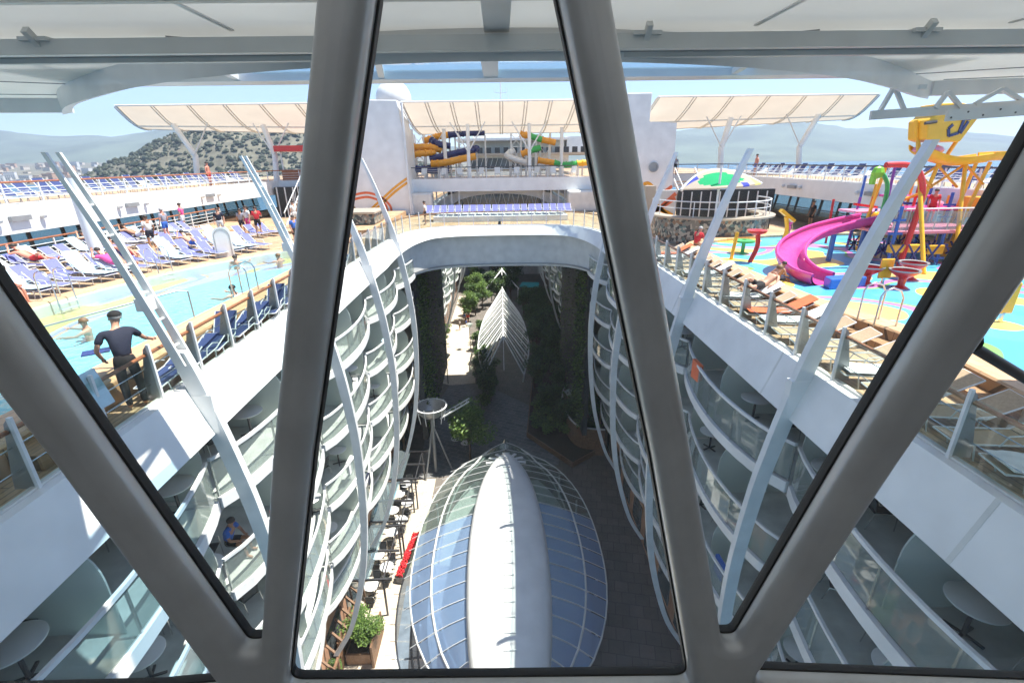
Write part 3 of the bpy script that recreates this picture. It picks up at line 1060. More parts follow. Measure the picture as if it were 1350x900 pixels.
for s in (-1, 1):
    side = "left" if s < 0 else "right"
    for i, y in enumerate(RIBY):
        rib(s, y, 'ladder' if (s < 0 and i < 2) else 'solid', "white curved rib on the %s park wall, %s from the window" % (side, ORD[i]))
# far section ribs
for s in (-1, 1):
    side = "left" if s < 0 else "right"
    for i in range(4):
        y = 58 + 6.7 * 2 * i
        t = thing("curved_rib", "thin white rib on the far %s park wall beyond the bridge, %s from it" % (side, ORD[i]), "rib", (s * 7.0, y, -17), world=True, group="curved white ribs beyond the bridge")
        mb = MB(); P = [(x, z) for x, z in RPc if z <= 0]
        mb.solid([(s * (x - .12), y - .08, z) for x, z in P], [(s * (x + .12), y - .08, z) for x, z in P], [(s * (x + .12), y + .08, z) for x, z in P], [(s * (x - .12), y + .08, z) for x, z in P])
        mb.build("blade", 'white2', t)

# far block beyond the bridge well: decks above the far section
struct(MB().box(-24.5, 52.0, -.36, -8.7, 112, 0), "pool_deck_far_left", 'teak')
struct(MB().box(8.7, 52.0, -.36, 24.5, 112, 0), "pool_deck_far_right", 'teak')
mb = MB(); mb.box(-9.2, 108.2, -20, 9.2, 109, -.4)
o = mb.build("end_wall", 'offwhite'); tag(o, "pale end wall closing the far end of the park", "wall")
# ================================================================== railing round the opening
def resample(path, step):
    out = []; d = 0; nxt = 0
    for a, b in zip(path, path[1:]):
        L = math.hypot(b[0] - a[0], b[1] - a[1])
        while nxt <= d + L and L > 0:
            t = (nxt - d) / L
            out.append((lerp(a[0], b[0], t), lerp(a[1], b[1], t), (b[0] - a[0]) / L, (b[1] - a[1]) / L)); nxt += step
        d += L
    return out
def park_rail(name, label, path, step, wood, dense=False):
    pts = resample(path, step)
    mid = pts[len(pts) // 2]
    t = thing(name, label, "railing", (mid[0], mid[1], .07), world=True, group="glass railings round the park well")
    posts = []
    for i, (x, y, tx, ty) in enumerate(pts):
        nx, ny = -ty, tx      # to the left of the path = away from the well (path runs clockwise)
        mb = MB()
        # slim white front bar with a tapering grey fin behind it
        a = (x, y, .06); b = (x + nx * .0, y + ny * .0, 1.22)
        mb.mat(0).bar(a, b, .055, .05, up=(tx, ty, 0))
        mb.mat(1)
        if dense:
            mb.build("post", ['white2', 'greysteel'], t); continue
        vs = []
        for sgn in (-1, 1):
            for (o_, z) in ((.03, .06), (.34, .06), (.30, .3), (.10, 1.12), (.03, 1.2)):
                vs.append((x + nx * o_ + tx * .012 * sgn, y + ny * o_ + ty * .012 * sgn, z))
        mb.add(vs, [(4, 3, 2, 1, 0), (5, 6, 7, 8, 9)] + [(i_, (i_ + 1) % 5, 5 + (i_ + 1) % 5, 5 + i_) for i_ in range(5)])
        mb.build("post", ['white2', 'greysteel'], t)
    for p, q in zip(pts, pts[1:]):
        mb = MB()
        ux, uy = q[0] - p[0], q[1] - p[1]; L = math.hypot(ux, uy); ux /= L; uy /= L
        a = (p[0] + ux * .05, p[1] + uy * .05); b = (q[0] - ux * .05, q[1] - uy * .05)
        mb.bar((a[0], a[1], .62), (b[0], b[1], .62), .012, .98)
        mb.build("glass_panel", 'glass', t)
    mb = MB()
    hp = [(x - ty * .10, y + tx * .10, 1.0) for x, y, tx, ty in pts]
    mb.tube(hp, .038, 8); mb.build("handrail", 'wood' if wood else 'greysteel', t, smooth=True)
    mb = MB(); mb.tube([(x - ty * .12, y + tx * .12, .75) for x, y, tx, ty in pts], .010, 5); mb.tube([(x - ty * .14, y + tx * .14, .4) for x, y, tx, ty in pts], .010, 5)
    mb.build("cable", 'steel', t)
    return t
base = [(a[0], a[1]) for a in offset2(RIM, .12, closed=False)]
iA = [i for i, p in enumerate(base) if p[1] <= 29.6 and p[0] < 0]; iB = [i for i, p in enumerate(base) if p[1] <= 29.6 and p[0] > 0]
park_rail("glass_railing", "glass railing with steel fin posts and red brown handrail beside the left pool", base[:iA[-1] + 1], 1.38, True)
park_rail("glass_railing", "glass railing of close slim posts along the far end of the park well", base[iA[-1]:iB[0] + 1], 1.05, True, dense=True)
park_rail("glass_railing", "glass railing with fin posts and brown handrail beside the loungers of the splash pool", base[iB[0]:], 1.38, True)

# ================================================================== LEFT POOL
PIN = [(-8.5, 3.4), (-8.5, 7), (-8.55, 10), (-8.5, 13), (-8.42, 16), (-8.4, 19.5), (-8.7, 22.2), (-9.5, 23.6), (-10.6, 23.4), (-11.7, 21.8), (-12.9, 19.6), (-13.6, 17.3), (-14.1, 14.5), (-14.4, 11), (-14.5, 7), (-14.2, 4), (-12.8, 2.6), (-10, 2.4)]
PIN = [(p.x, p.y) for p in catmull([(x, y, 0) for x, y in PIN], 4, closed=True)]
PIN = [p for p in PIN]
def ringmesh(poly, prof):
    """sweep a section profile (outward distance, z) round a closed plan polygon given counter-clockwise"""
    rings = []
    for d, z in prof:
        rings.append([(q[0], q[1], z) for q in offset2(poly, -d)])
    mb = MB(); n = len(poly)
    vs = [v for r_ in rings for v in r_]
    fs = []
    for i in range(len(rings) - 1):
        for k in range(n):
            l = (k + 1) % n
            fs.append((i * n + k, i * n + l, (i + 1) * n + l, (i + 1) * n + k))
    mb.add(vs, fs)
    return mb
def ccw(poly):
    a = sum(p[0] * q[1] - q[0] * p[1] for p, q in zip(poly, poly[1:] + poly[:1]))
    return poly if a > 0 else list(reversed(poly))
PIN = ccw(PIN)
pool = thing("swimming_pool", "raised swimming pool of clear turquoise water with lilac and orange mosaic, left deck", "pool", (-11.2, 13, 0), world=True)
mb = MB(); mb.add([(x, y, .08) for x, y in PIN], [tuple(range(len(PIN)))]); mb.build("pool_floor", 'mosaic', pool, fix=False)
mb = MB(); mb.add([(x, y, .40) for x, y in offset2(PIN, -.01)], [tuple(range(len(PIN)))]); mb.build("water", 'water', pool, fix=False)
ringmesh(PIN, [(0, .06), (0, .46)]).build("waterline_tiles", 'cabin', pool)
ringmesh(PIN, [(0, .46), (.04, .52), (.45, .52), (.80, .47), (.84, .42)]).build("pool_edge", 'lip', pool)
ringmesh(PIN, [(.84, .42), (.86, .004)]).build("pool_side", 'teakside', pool)
# raised sunbathing platforms left of the pool
plat1 = [(-15.2, -1), (-15.3, 7), (-15.25, 11), (-14.95, 14.6), (-14.5, 17.5), (-13.7, 20.0), (-12.5, 22.3), (-11.6, 24.2), (-10.8, 25.4), (-10.8, 30), (-17.2, 30), (-17.2, -1)]
struct(MB().slab(plat1, .01, .40), "sunbathing_platform", 'teak')
struct(MB().box(-21.2, -1, .01, -17.2, 36, .55), "sunbathing_platform_rear", 'teak')

# ================================================================== RIGHT SPLASH POOL
SIN = [(9.3, 3.6), (9.55, 6.5), (9.8, 8.8), (9.9, 10.4), (9.6, 11.8), (9.3, 13.4), (9.2, 16), (9.1, 20.5), (9.5, 22.8), (11, 24.2), (13.5, 25.2), (16.5, 25.6), (20.4, 25), (20.8, 20), (20.8, 12), (20.4, 5), (17, 3), (12, 2.6)]
SIN = ccw([(p.x, p.y) for p in catmull([(x, y, 0) for x, y in SIN], 4, closed=True)])
sp = thing("splash_pool", "shallow splash pool with blue, pink, green and yellow patterned floor, right deck", "pool", (14.5, 14, 0), world=True)
mb = MB(); mb.add([(x, y, .38) for x, y in SIN], [tuple(range(len(SIN)))]); mb.build("patterned_floor", 'splash', sp, fix=False)
ringmesh(SIN, [(0, .36), (0, .50), (.03, .53), (.62, .53), (.66, .49)]).build("pool_edge", 'lip', sp)
ringmesh(SIN, [(.66, .49), (.68, .26), (1.05, .26), (1.07, .004)]).build("step", 'teakside', sp)

# ================================================================== upper deck (one level up)
UZ = 2.9
def updeck(name, poly, fz0=1.85, fz1=2.95):
    o = MB().slab(poly, UZ - .35, UZ); struct(o, name, 'teak')
ul = [(-30, 13), (-20.2, 13), (-20.2, 44), (-13.6, 47.0), (-8.2, 47.0), (-8.2, 62), (-30, 62)]
ur = [(-x, y) for x, y in reversed(ul)]
earpoly("upper_deck_left", ccw([(-30, 10), (-20.2, 10), (-20.2, 46), (-13.6, 48.0), (-8.2, 48.0), (-8.2, 62), (-30, 62)]), UZ - .35, UZ, 'teak')
earpoly("upper_deck_right", ccw([(30, 10), (20.2, 10), (20.2, 46), (13.6, 48.0), (8.2, 48.0), (8.2, 62), (30, 62)]), UZ - .35, UZ, 'teak')
struct(MB().box(-8.2, 46.3, UZ - .35, 8.2, 54.6, UZ), "upper_deck_bridge", 'teak')
def fascia(name, label, path, z0, z1, th=.25):
    mb = MB()
    o_ = offset2(path, th, closed=False)
    mb.solid([(p[0], p[1], z0) for p in path], [(p[0], p[1], z1) for p in path], [(p[0], p[1], z1) for p in o_], [(p[0], p[1], z0) for p in o_])
    t = thing(name, label, "deck edge", (path[len(path) // 2][0], path[len(path) // 2][1], z0), world=True)
    mb.build("band", 'white', t, smooth=True)
    return t
def fixtures(t, s, ys, x):
    for y in ys:
        mb = MB(); mb.box(min(x, x + s * .14), y, 2.35, max(x, x + s * .14), y + .9, 2.55)
        mb.build("floodlight", 'greysteel', t)
        mb = MB(); mb.sphere((x + s * .1, y - .5, 2.45), .13, 8); mb.sphere((x + s * .1, y + 1.5, 2.45), .13, 8); mb.build("spotlight", 'offwhite', t, smooth=True)
t = fascia("deck_edge", "white edge band of the upper deck above the left pool deck", [(-20.1, 8), (-20.1, 20), (-20.1, 34), (-20.0, 46.0), (-13.6, 48)], 1.85, 2.98)
fixtures(t, 1, (20.5, 27.0, 34.5), -20.08)
t = fascia("deck_edge", "white edge band of the upper deck above the splash pool", [(13.6, 48), (20.0, 46.0), (20.1, 34), (20.1, 20), (20.1, 8)], 1.85, 2.98)
fixtures(t, -1, (19.5, 26.0, 33.5), 20.08)
fascia("deck_edge", "white edge band of the upper deck crossing between the two towers", [(-8.6, 46.0), (0, 45.9), (8.6, 46.0)], 1.82, 2.95)

def deck_rail(name, label, path, z, step=1.6, h=1.0, wood=True, bars=4, mat='white2'):
    pts = resample(path, step)
    m = pts[len(pts) // 2]
    t = thing(name, label, "railing", (m[0], m[1], z), world=True)
    for x, y, tx, ty in pts:
        MB().box(x - .03, y - .03, z, x + .03, y + .03, z + h).build("post", mat, t)
    for k in range(bars):
        mb = MB(); zz = z + h * (k + .6) / (bars + .6)
        mb.tube([(p[0], p[1], zz) for p in pts], .014, 4, cap=False); mb.build("rail_bar", mat, t)
    mb = MB(); mb.tube([(p[0], p[1], z + h + .03) for p in pts], .045, 6); mb.build("handrail", 'wood' if wood else 'dsteel', t, smooth=True)
    return t
deck_rail("deck_railing", "white barred railing with brown handrail on the upper deck above the left pool", [(-20.3, 9), (-20.3, 46), (-13.8, 48.2)], UZ, 1.7, .92)
deck_rail("deck_railing", "white barred railing with dark handrail on the upper deck above the splash pool", [(20.3, 9), (20.3, 46), (13.8, 48.2)], UZ, 1.7, .92, wood=False)
deck_rail("deck_railing", "white railing of the upper deck crossing in front of the water slides", [(-8.2, 46.15), (8.6, 46.15)], UZ, 1.4, .98, wood=False, bars=5)
deck_rail("deck_railing", "white railing with brown handrail behind the rear row of loungers, left pool deck", [(-20.1, 12), (-20.1, 36)], .55, 1.7, .93)

# slanted sea windows under the upper deck
def seawin(s, y0, y1, label):
    t = thing("sea_window_wall", label, "window wall", (s * 22.6, (y0 + y1) / 2, .8), world=True)
    y = y0; rnd = random.Random(4)
    n = 0
    while y < y1:
        big = n % 2 == 0
        ln = 1.9 if big else 1.0
        mb = MB(); mb.bar((s * 22.4, y, .45), (s * 23.0, y + .5, 2.6), .10, .16, up=(0, 1, 0)); mb.build("mullion", 'dsteel', t)
        a = [(s * 22.4, y + .05, .45), (s * 22.4, y + ln - .05, .45), (s * 23.0, y + ln + .45, 2.6), (s * 23.0, y + .55, 2.6)]
        mb = MB(); mb.add([(p[0] - .01, p[1], p[2]) for p in a] + [(p[0] + .01, p[1], p[2]) for p in a], [(0, 1, 2, 3), (7, 6, 5, 4)])
        mb.build("pane", 'gglass', t)
        y += ln; n += 1
    for z, x in ((.85, 22.42), (1.55, 22.65), (2.5, 22.95)):
        mb = MB(); mb.bar((s * x, y0, z), (s * x, y1 + .3, z), .06, .06); mb.build("rail_bar", 'dsteel', t)
seawin(-1, 12, 46, "slanted dark framed sea windows under the upper deck, left side")
seawin(1, 12, 46, "slanted dark framed sea windows under the upper deck, right side")
struct(MB().box(-24.4, -1, .01, -21.2, 46, .45), "side_walkway_left", 'teak')
struct(MB().box(21.6, -1, .01, 24.4, 46, .45), "side_walkway_right", 'teak')

# ================================================================== loungers
def make_lounger(fab, back=42, towel=None, arms=True):
    """reclining lounger, head at +y, length 1.9"""
    t = thing("sun_lounger", "x", "sun lounger", (0, 0, 0))
    h = .34; bk = R(back); bl = .78
    py, pz = .30 + bl * math.cos(bk), h + bl * math.sin(bk)
    mb = MB()
    for x in (-.30, .30):
        mb.tube([(x, -1.0, h - .02), (x, .30, h), (x, py, pz)], .018, 6)
    for y, z in ((-1.0, h - .02), (.30, h - .03)):
        mb.tube([(-.30, y, z), (.30, y, z)], .016, 6)
    mb.tube([(-.30, py, pz), (.30, py, pz)], .018, 6)
    mb.build("frame", 'white2', t, smooth=True)
    for y, dy in ((-.72, .06), (.22, -.06)):
        for x in (-.30, .30):
            mb = MB(); mb.tube([(x, y, h), (x * 1.03, y + dy, 0)], .017, 6); mb.build("leg", 'white2', t, smooth=True)
    for x in (-.33, .33):
        if arms:
            mb = MB(); mb.tube([(x, -.35, h - .02), (x, -.25, h + .19), (x, .1, h + .23), (x, .40, h + .12)], .014, 5); mb.build("armrest", 'white2', t, smooth=True)
    sag = []
    mb = MB(); n = 8
    A_ = [(-.285, lerp(-.98, .30, i / n), h - .02 - .03 * math.sin(PI * i / n)) for i in range(n + 1)]
    mb.solid(A_, [(-p[0], p[1], p[2]) for p in A_], [(-p[0], p[1], p[2] + .02) for p in A_], [(p[0], p[1], p[2] + .02) for p in A_])
    mb.build("seat", fab, t)
    mb = MB()
    A_ = [(-.285, lerp(.31, py, i / 4), lerp(h, pz, i / 4) - .02 * math.sin(PI * i / 4)) for i in range(5)]
    mb.solid(A_, [(-p[0], p[1], p[2]) for p in A_], [(-p[0], p[1] - .012, p[2] + .018) for p in A_], [(p[0], p[1] - .012, p[2] + .018) for p in A_])
    mb.build("backrest", fab, t)
    return t
def make_towel(mt, back=42):
    h = .37; bk = R(back); bl = .74
    rnd = random.Random(2)
    A_ = []
    L = [(-.80 + .12 * i, h - .02 - .03 * math.sin(PI * (i + 1) / 11)) for i in range(10)] + [(.30 + bl * q / 4 * math.cos(bk) - .02, h + .005 + bl * q / 4 * math.sin(bk)) for q in range(5)]
    A_ = [(-.27 + rnd.uniform(-.02, .02), y, z) for y, z in L]
    B_ = [(.27 + rnd.uniform(-.02, .02), y, z) for y, z in L]
    mb = MB(); mb.solid(A_, B_, [(p[0], p[1], p[2] + .022) for p in B_], [(p[0], p[1], p[2] + .022) for p in A_])
    o = mb.build("towel", mt, None)
    return o
LP = {'blue': make_lounger('fab_blue'), 'navy': make_lounger('fab_navy', 50), 'tan': make_lounger('fab_tan', 30), 'flat': make_lounger('fab_blue', 12), 'grey': make_lounger('fab_navy', 60, arms=False), 'low': make_lounger('fab_navy', 14)}
TP = {'tb': make_towel('towel'), 'tw': make_towel('towelw'), 'tf': make_towel('towel', 12), 'tt': make_towel('towelw', 30), 'to': make_towel('orange', 30)}
USED = set()
def place(proto, key, loc, rz, label, group, scale=None):
    src = proto[key]
    if (id(proto), key) not in USED:
        USED.add((id(proto), key)); c = src
        c.location = loc; c.rotation_euler = (0, 0, rz)
        if scale: c.scale = (scale,) * 3
    else:
        c = copy_tree(src, loc, rz, None, None, scale)
    tag(c, label, None, group)
    return c
def lounger_row(name, pts, rz, z, kinds, towels, group, desc, ends="from the near end", sc=None):
    rnd = random.Random(len(pts) * 7 + int(z * 10))
    for i, p in enumerate(pts):
        k = kinds[i % len(kinds)]
        a = rz if not callable(rz) else rz(i)
        a += rnd.uniform(-.05, .05)
        cn = {'blue': 'violet blue lounger', 'navy': 'navy blue lounger', 'tan': 'cream lounger', 'flat': 'flat violet blue lounger', 'grey': 'upright navy lounger', 'low': 'flat navy lounger'}[k]
        place(LP, k, (p[0], p[1], z), a, "%s %s, %s %s" % (cn, desc, ORD[i], ends), group, sc)
        tw = towels[i % len(towels)]
        if tw:
            c = place(TP, tw, (p[0], p[1], z), a, "%s towel on the %s lounger %s %s" % ({'tb': 'pale blue', 'tw': 'white', 'tf': 'pale blue', 'tt': 'white', 'to': 'orange'}[tw], ORD[i], desc, ends), "towels on loungers")
            c['category'] = "towel"
# heads point away from the pool (towards -x): local +y -> -x  => rz = +90deg
def rowpts(x0, y0, x1, y1, n): return [(lerp(x0, x1, i / (n - 1)), lerp(y0, y1, i / (n - 1))) for i in range(n)]
def alongpool(off, y0, y1, n):
    far = [(-15.45, 7), (-15.4, 11), (-15.1, 14.5), (-14.55, 17.4), (-13.85, 19.8), (-12.65, 22.1), (-11.9, 23.6), (-11.2, 25.2)]
    out = []
    for i in range(n):
        y = lerp(y0, y1, i / (n - 1))
        for (ax, ay), (bx, by) in zip(far, far[1:]):
            if ay <= y <= by:
                t_ = (y - ay) / (by - ay); dx, dy = bx - ax, by - ay; L = math.hypot(dx, dy)
                nx, ny = -dy / L, dx / L
                out.append((lerp(ax, bx, t_) + nx * off, y + ny * off, math.atan2(ny, nx) - PI / 2)); break
    return out
r1 = alongpool(.85, 8.4, 24.3, 23); r2 = alongpool(2.4, 8.4, 24.2, 23)
lounger_row("l", r1, lambda i: r1[i][2], .40, ['flat', 'blue', 'blue', 'flat', 'blue', 'blue'], ['tb', None, None, 'tb', None, None, 'tb'], "row of loungers beside the pool", "in the front poolside row", sc=.80)
lounger_row("l", [p for p in r2 if p[0] > -17.9], lambda i: r1[min(i + 3, 22)][2], .40, ['blue', 'blue', 'flat', 'blue'], ['tb', None, None, None, 'tb', None, None], "loungers", "in the second poolside row", sc=.80)
lounger_row("l", [(-18.75, 10.0 + i * .77) for i in range(27)], R(86), .55, ['blue', 'blue', 'blue', 'flat', 'blue'], ['tb', None, None, 'tw', None, 'tb', None, None], "loungers", "in the rear poolside row", sc=.80)
lounger_row("l", [(-16.9 + i * .42, 25.2 + .62 * i) for i in range(8)], R(62), .40, ['blue'], [None, None, None, 'tw', None], "loungers", "behind the arched board", sc=.80)
# upper decks
lounger_row("l", [(-21.6, 15 + i * .98) for i in range(30)], R(90), UZ, ['navy', 'grey', 'navy'], [None, None, 'tb', None, None], "loungers", "on the upper left deck")
lounger_row("l", [(21.6, 15 + i * .98) for i in range(30)], R(-90), UZ, ['navy', 'grey', 'navy'], [None, None, None, 'tw'], "loungers", "on the upper right deck")
# bridge row facing us
struct(MB().box(-5.2, 38.0, .01, 5.2, 40.8, .42), "bridge_platform", 'white')
lounger_row("l", [(-5.7 + i * .585, 39.2 + .02 * abs(i - 10)) for i in range(20)], R(0), .42, ['blue'], [None] * 5, "loungers", "on the bridge", ends="from the left", sc=.80)
# strip loungers by the right rail and left rail
lounger_row("l", [(7.75, 5.4 + i * .82) for i in range(22)], R(-100), 0.0, ['tan'], ['tt', None, None, None, 'tt', None, None, None, 'tt', 'to', None], "loungers", "by the splash pool rail", sc=.86)
lounger_row("l", [(-7.18 + .05 * (i % 2), 9.6 + i * .98) for i in range(13)], R(8), 0.0, ['low', 'low', 'navy'], [None], "loungers", "by the left pool rail", sc=.86)

# ================================================================== pool ladders and rails
def ladder(loc, rz, label):
    t = thing("pool_ladder", label, "ladder", loc, rz=rz, group="steel pool ladders")
    for x in (-.28, .28):
        mb = MB(); mb.tube([(x, .45, 0), (x, .45, .75), (x, .38, .88), (x, .2, .95), (x, 0, .88), (x, -.1, .7), (x, -.1, -.4)], .022, 8)
        mb.build("rail", 'steel', t, smooth=True)
    for z in (-.1, -.3):
        mb = MB(); mb.box(-.27, -.15, z, .27, -.05, z + .03); mb.build("step", 'white2', t)
ladder((-13.9, 15.0, .5), R(80), "steel pool ladder on the far left edge of the pool")
ladder((-13.3, 18.9, .5), R(70), "steel pool ladder on the far edge beyond the leaning rib")
ladder((-8.55, 15.4, .5), R(-90), "steel pool ladder on the near edge of the pool beside the railing")
ladder((9.4, 11.0, .53), R(90), "steel ladder rails on the splash pool edge beside the loungers")
ladder((9.5, 9.2, .53), R(90), "steel ladder rails on the splash pool edge nearest the window")
t = thing("grab_rail", "low steel grab rail over the pool beside the man in navy", "rail", (-8.4, 12.6, .45), world=True)
mb = MB(); mb.tube([(-8.45, 12.7, .5), (-8.45, 12.7, 1.25), (-8.6, 12.5, 1.3), (-10.6, 10.4, 1.0)], .022, 8); mb.build("bar", 'greysteel', t, smooth=True)

# white arched notice board
t = thing("notice_board", "white arch topped board standing among the blue loungers", "board", (-12.75, 22.4, .40), rz=R(25))
prof = [(-.38, .0), (-.38, 1.0)] + [(-.38 * math.cos(PI * q / 10), 1.0 + .38 * math.sin(PI * q / 10)) for q in range(1, 10)] + [(.38, 1.0), (.38, 0)]
mb = MB(); m_ = len(prof)
mb.add([(x, -.03, z) for x, z in prof] + [(x, .03, z) for x, z in prof], [tuple(range(m_)), tuple(reversed(range(m_, 2 * m_)))] + [(i, (i + 1) % m_, m_ + (i + 1) % m_, m_ + i) for i in range(m_)])
mb.build("panel", 'white', t)
mb = MB(); mb.tube([(x * .8, -.035, .08 + z * .88) for x, z in prof], .012, 5); mb.build("border", 'greysteel', t)

# white cylinder columns
def column(x, y, z0, z1, r, lean, label):
    t = thing("white_column", label, "column", (x, y, z0), world=True, group="white round columns")
    mb = MB(); mb.tube([(x, y, z0), (x + lean, y, z1)], r, 20); mb.build("shaft", 'white', t, smooth=True)
    mb = MB(); mb.lathe([(r + .1, 0), (r + .1, .12), (r + .02, .14)], (x, y, z0), 20); mb.build("collar", 'white2', t, smooth=True)
column(-17.05, 20.6, .55, 4.0, .24, -.05, "white column rising through the left pool deck behind the first rib")
column(8.6, 6.6, .0, 5.45, .17, .0, "white column beside the splash pool at the right edge of the view")

# ================================================================== TOWERS
def tower(s):
    side = "left" if s < 0 else "right"
    x0, x1 = (-13.5, -8.0) if s < 0 else (10.6, 15.3)
    t = thing("funnel_tower", "tall white tower block with coloured stripes on the %s of the bridge" % side, "tower", ((x0 + x1) / 2, 46, 0), world=True)
    mb = MB()
    if s < 0: poly = [(-13.5, 0), (-7.7, 0), (-8.0, 3), (-8.0, 6.5), (-8.35, 9.2), (-13.5, 9.3)]
    else: poly = [(10.4, 0), (15.3, 0), (15.1, 7.2), (12.75, 7.3), (12.8, 9.5), (10.4, 9.5)]
    n = len(poly)
    mb.add([(x, 44, z) for x, z in poly] + [(x, 47.9, z) for x, z in poly], [tuple(range(n)), tuple(reversed(range(n, 2 * n)))] + [(i, (i + 1) % n, n + (i + 1) % n, n + i) for i in range(n)])
    mb.build("body", 'white', t, bevel=.06)
    def ribbon(pts, w_, mt, y=43.985):
        mb = MB(); P = catmull([(p[0], p[1], 0) for p in pts], 8)
        L_, R_ = [], []
        for i, p in enumerate(P):
            d = (P[min(i + 1, len(P) - 1)] - P[max(i - 1, 0)]).normalized()
            L_.append((p.x - d.y * w_ / 2, y, p.y + d.x * w_ / 2)); R_.append((p.x + d.y * w_ / 2, y, p.y - d.x * w_ / 2))
        mb.solid(L_, R_, [(q[0], y + .01, q[2]) for q in R_], [(q[0], y + .01, q[2]) for q in L_])
        mb.build("stripe", mt, t)
    if s < 0:
        for k in range(2):
            o_ = .34 * k
            ribbon([(-13.2, 1.1 - o_ * .2), (-12.6, .3 + o_ * .3), (-11.9, .1 + o_ * .6), (-10.6, .9 + o_), (-9.2, 2.0 + o_), (-8.05, 2.75 + o_)], .20, 'oyel')
        for k in range(2):
            o_ = .36 * k
            ribbon([(-13.0, 1.75 - o_), (-11.6, 1.95 - o_), (-10.4, 1.5 - o_), (-9.7 - o_, .7), (-10.0 - o_ * .6, -.1 + o_), (-11.6, .05 + o_ * .0 + .0)], .20, 'orange')
        mb = MB(); mb.tube([(-7.95, 43.9, .02), (-7.95, 43.9, 9.0)], .10, 10); mb.build("pipe", 'white2', t, smooth=True)
    else:
        for k in range(2):
            ribbon([(13.6, .2 + .6 * k), (14.3, .9 + .55 * k), (15.2, 1.5 + .6 * k)], .26, 'orange')
            ribbon([(11.5 + .5 * k, .9), (12.3 + .35 * k, 2.0), (13.0, 2.4 - .3 * k), (13.7 - .4 * k, 1.9)], .26, 'oyel')
        mb = MB(); mb.lathe([(0, 0), (.30, 0), (.30, .1), (.42, .1), (.42, .0)], (0, 0, 0), 20)
        mb.v = [(13.4 + x, 43.98 - z, 3.7 + y) for x, y, z in mb.v]; mb.build("round_vent", 'greysteel', t, smooth=True)
tower(-1); tower(1)

# radome and masts
t = thing("radome", "big white satellite dome standing behind the left tower", "satellite dome", (-11.7, 60, 2.9), world=True)
mb = MB(); mb.sphere((-11.7, 60, 11.0), 1.95, 28); mb.build("dome", 'white', t, smooth=True)
mb = MB(); mb.tube([(-11.7, 60, 2.9), (-11.7, 60, 9.4)], .7, 16); mb.build("pedestal", 'white', t, smooth=True)

# ================================================================== shade canopies
def shade(name, xa, xb, xa2, xb2, nrib, posts, label, z0=9.05, z1=7.1, y0=44.0, y1=54.0):
    t = thing("shade_canopy", label, "canopy", ((xa + xb) / 2, 48, UZ), world=True, group="slanted cream shade canopies")
    n = 24; m_ = 6
    def P(u, v, dz=0):
        x = lerp(lerp(xa, xb, u), lerp(xa2, xb2, u), v)
        # gently curved sail, front edge up
        return (x, lerp(y0, y1, v), lerp(z0, z1 + .036 * max(0, abs(x) - 13), v) - .45 * math.sin(PI * v) + dz)
    mb = MB(); vs = []
    for dz in (0, .05):
        for j in range(m_ + 1):
            for i in range(n + 1): vs.append(P(i / n, j / m_, dz))
    fs = []; W = n + 1; H = W * (m_ + 1)
    for j in range(m_):
        for i in range(n):
            a = j * W + i
            fs.append((a, a + 1, a + W + 1, a + W))
    mb.add(vs[:H], fs); mb.build("fabric", 'shade', t, smooth=True, fix=False)
    for k in range(nrib + 1):
        u = k / nrib
        mb = MB()
        for d_ in (-.12, .12):
            path = [Vector(P(u, j / m_, -.10)) + Vector((d_, 0, 0)) for j in range(m_ + 1)]
            mb.tube(path, .05, 5)
        mb.build("rib", 'offwhite', t)
    mb = MB(); mb.tube([P(i / n, 0, 0) for i in range(n + 1)], .08, 6); mb.tube([P(i / n, 1, 0) for i in range(n + 1)], .08, 6)
    mb.tube([P(0, j / m_, 0) for j in range(m_ + 1)], .08, 6); mb.tube([P(1, j / m_, 0) for j in range(m_ + 1)], .08, 6)
    mb.tube([P(i / n, .5, -.14) for i in range(n + 1)], .07, 6)
    mb.build("edge_tube", 'white2', t, smooth=True)
    for px_ in posts:
        u = (px_ - xa) / (xb - xa)
        top = P(u, .45, -.15)
        lean = 0
        mb = MB(); mb.tube([(px_ + lean, 47, UZ), (px_, 47.6, 5.2), (top[0], top[1] - .5, top[2])], .24 if abs(px_) > 12 else .16, 12); mb.build("post", 'white', t, smooth=True)
        for d_ in (-1.6, 1.6):
            mb = MB(); mb.tube([(px_, 47.4, 5.2), (px_ + d_, 47.9, P(u, .4)[2] - .1)], .06, 6); mb.build("brace", 'white2', t)
shade("l", -31.2, -13.6, -35.5, -13.6, 6, [-27.8, -20.6], "cream slanted canopy on white posts over the upper left deck")
shade("c", -8.0, 8.5, -8.0, 8.5, 8, [-2.85, 2.8], "cream slanted canopy over the crossing deck in front of the water slides")
shade("r", 13.3, 31.9, 13.3, 36.0, 6, [20.7, 28.1], "cream slanted canopy on white posts over the upper right deck", z0=9.2)

# ================================================================== bridge background: facade with curved dark windows and side walls
t = thing("bridge_lounge", "white ellipse fronted lounge with dark zigzag windows under the crossing deck", "lounge", (0, 48.5, 0), world=True)
mb = MB(); mb.box(-5.1, 48.6, 0, 5.1, 50.5, 2.54); mb.build("window_band", 'dglass', t)
mb = MB()
x = -4.8
while x < 4.4:
    mb.bar((x, 48.55, .1), (x + .45, 48.55, 1.8), .07, .07); mb.bar((x + .45, 48.55, 1.8), (x + .9, 48.55, .1), .07, .07); x += .9
mb.build("zigzag_frame", 'offwhite', t)
pr_ = []
for q in range(25):
    a = PI * q / 24
    pr_.append((5.6 * math.cos(a), 2.0 * math.sin(a) ** .7 - .3))
mb = MB()
O_ = [(x * 1.12, 47.9, max(0.0, z * 1.15 + .1)) for x, z in pr_]; I_ = [(x * .86, 47.9, max(0, z * .86)) for x, z in pr_]
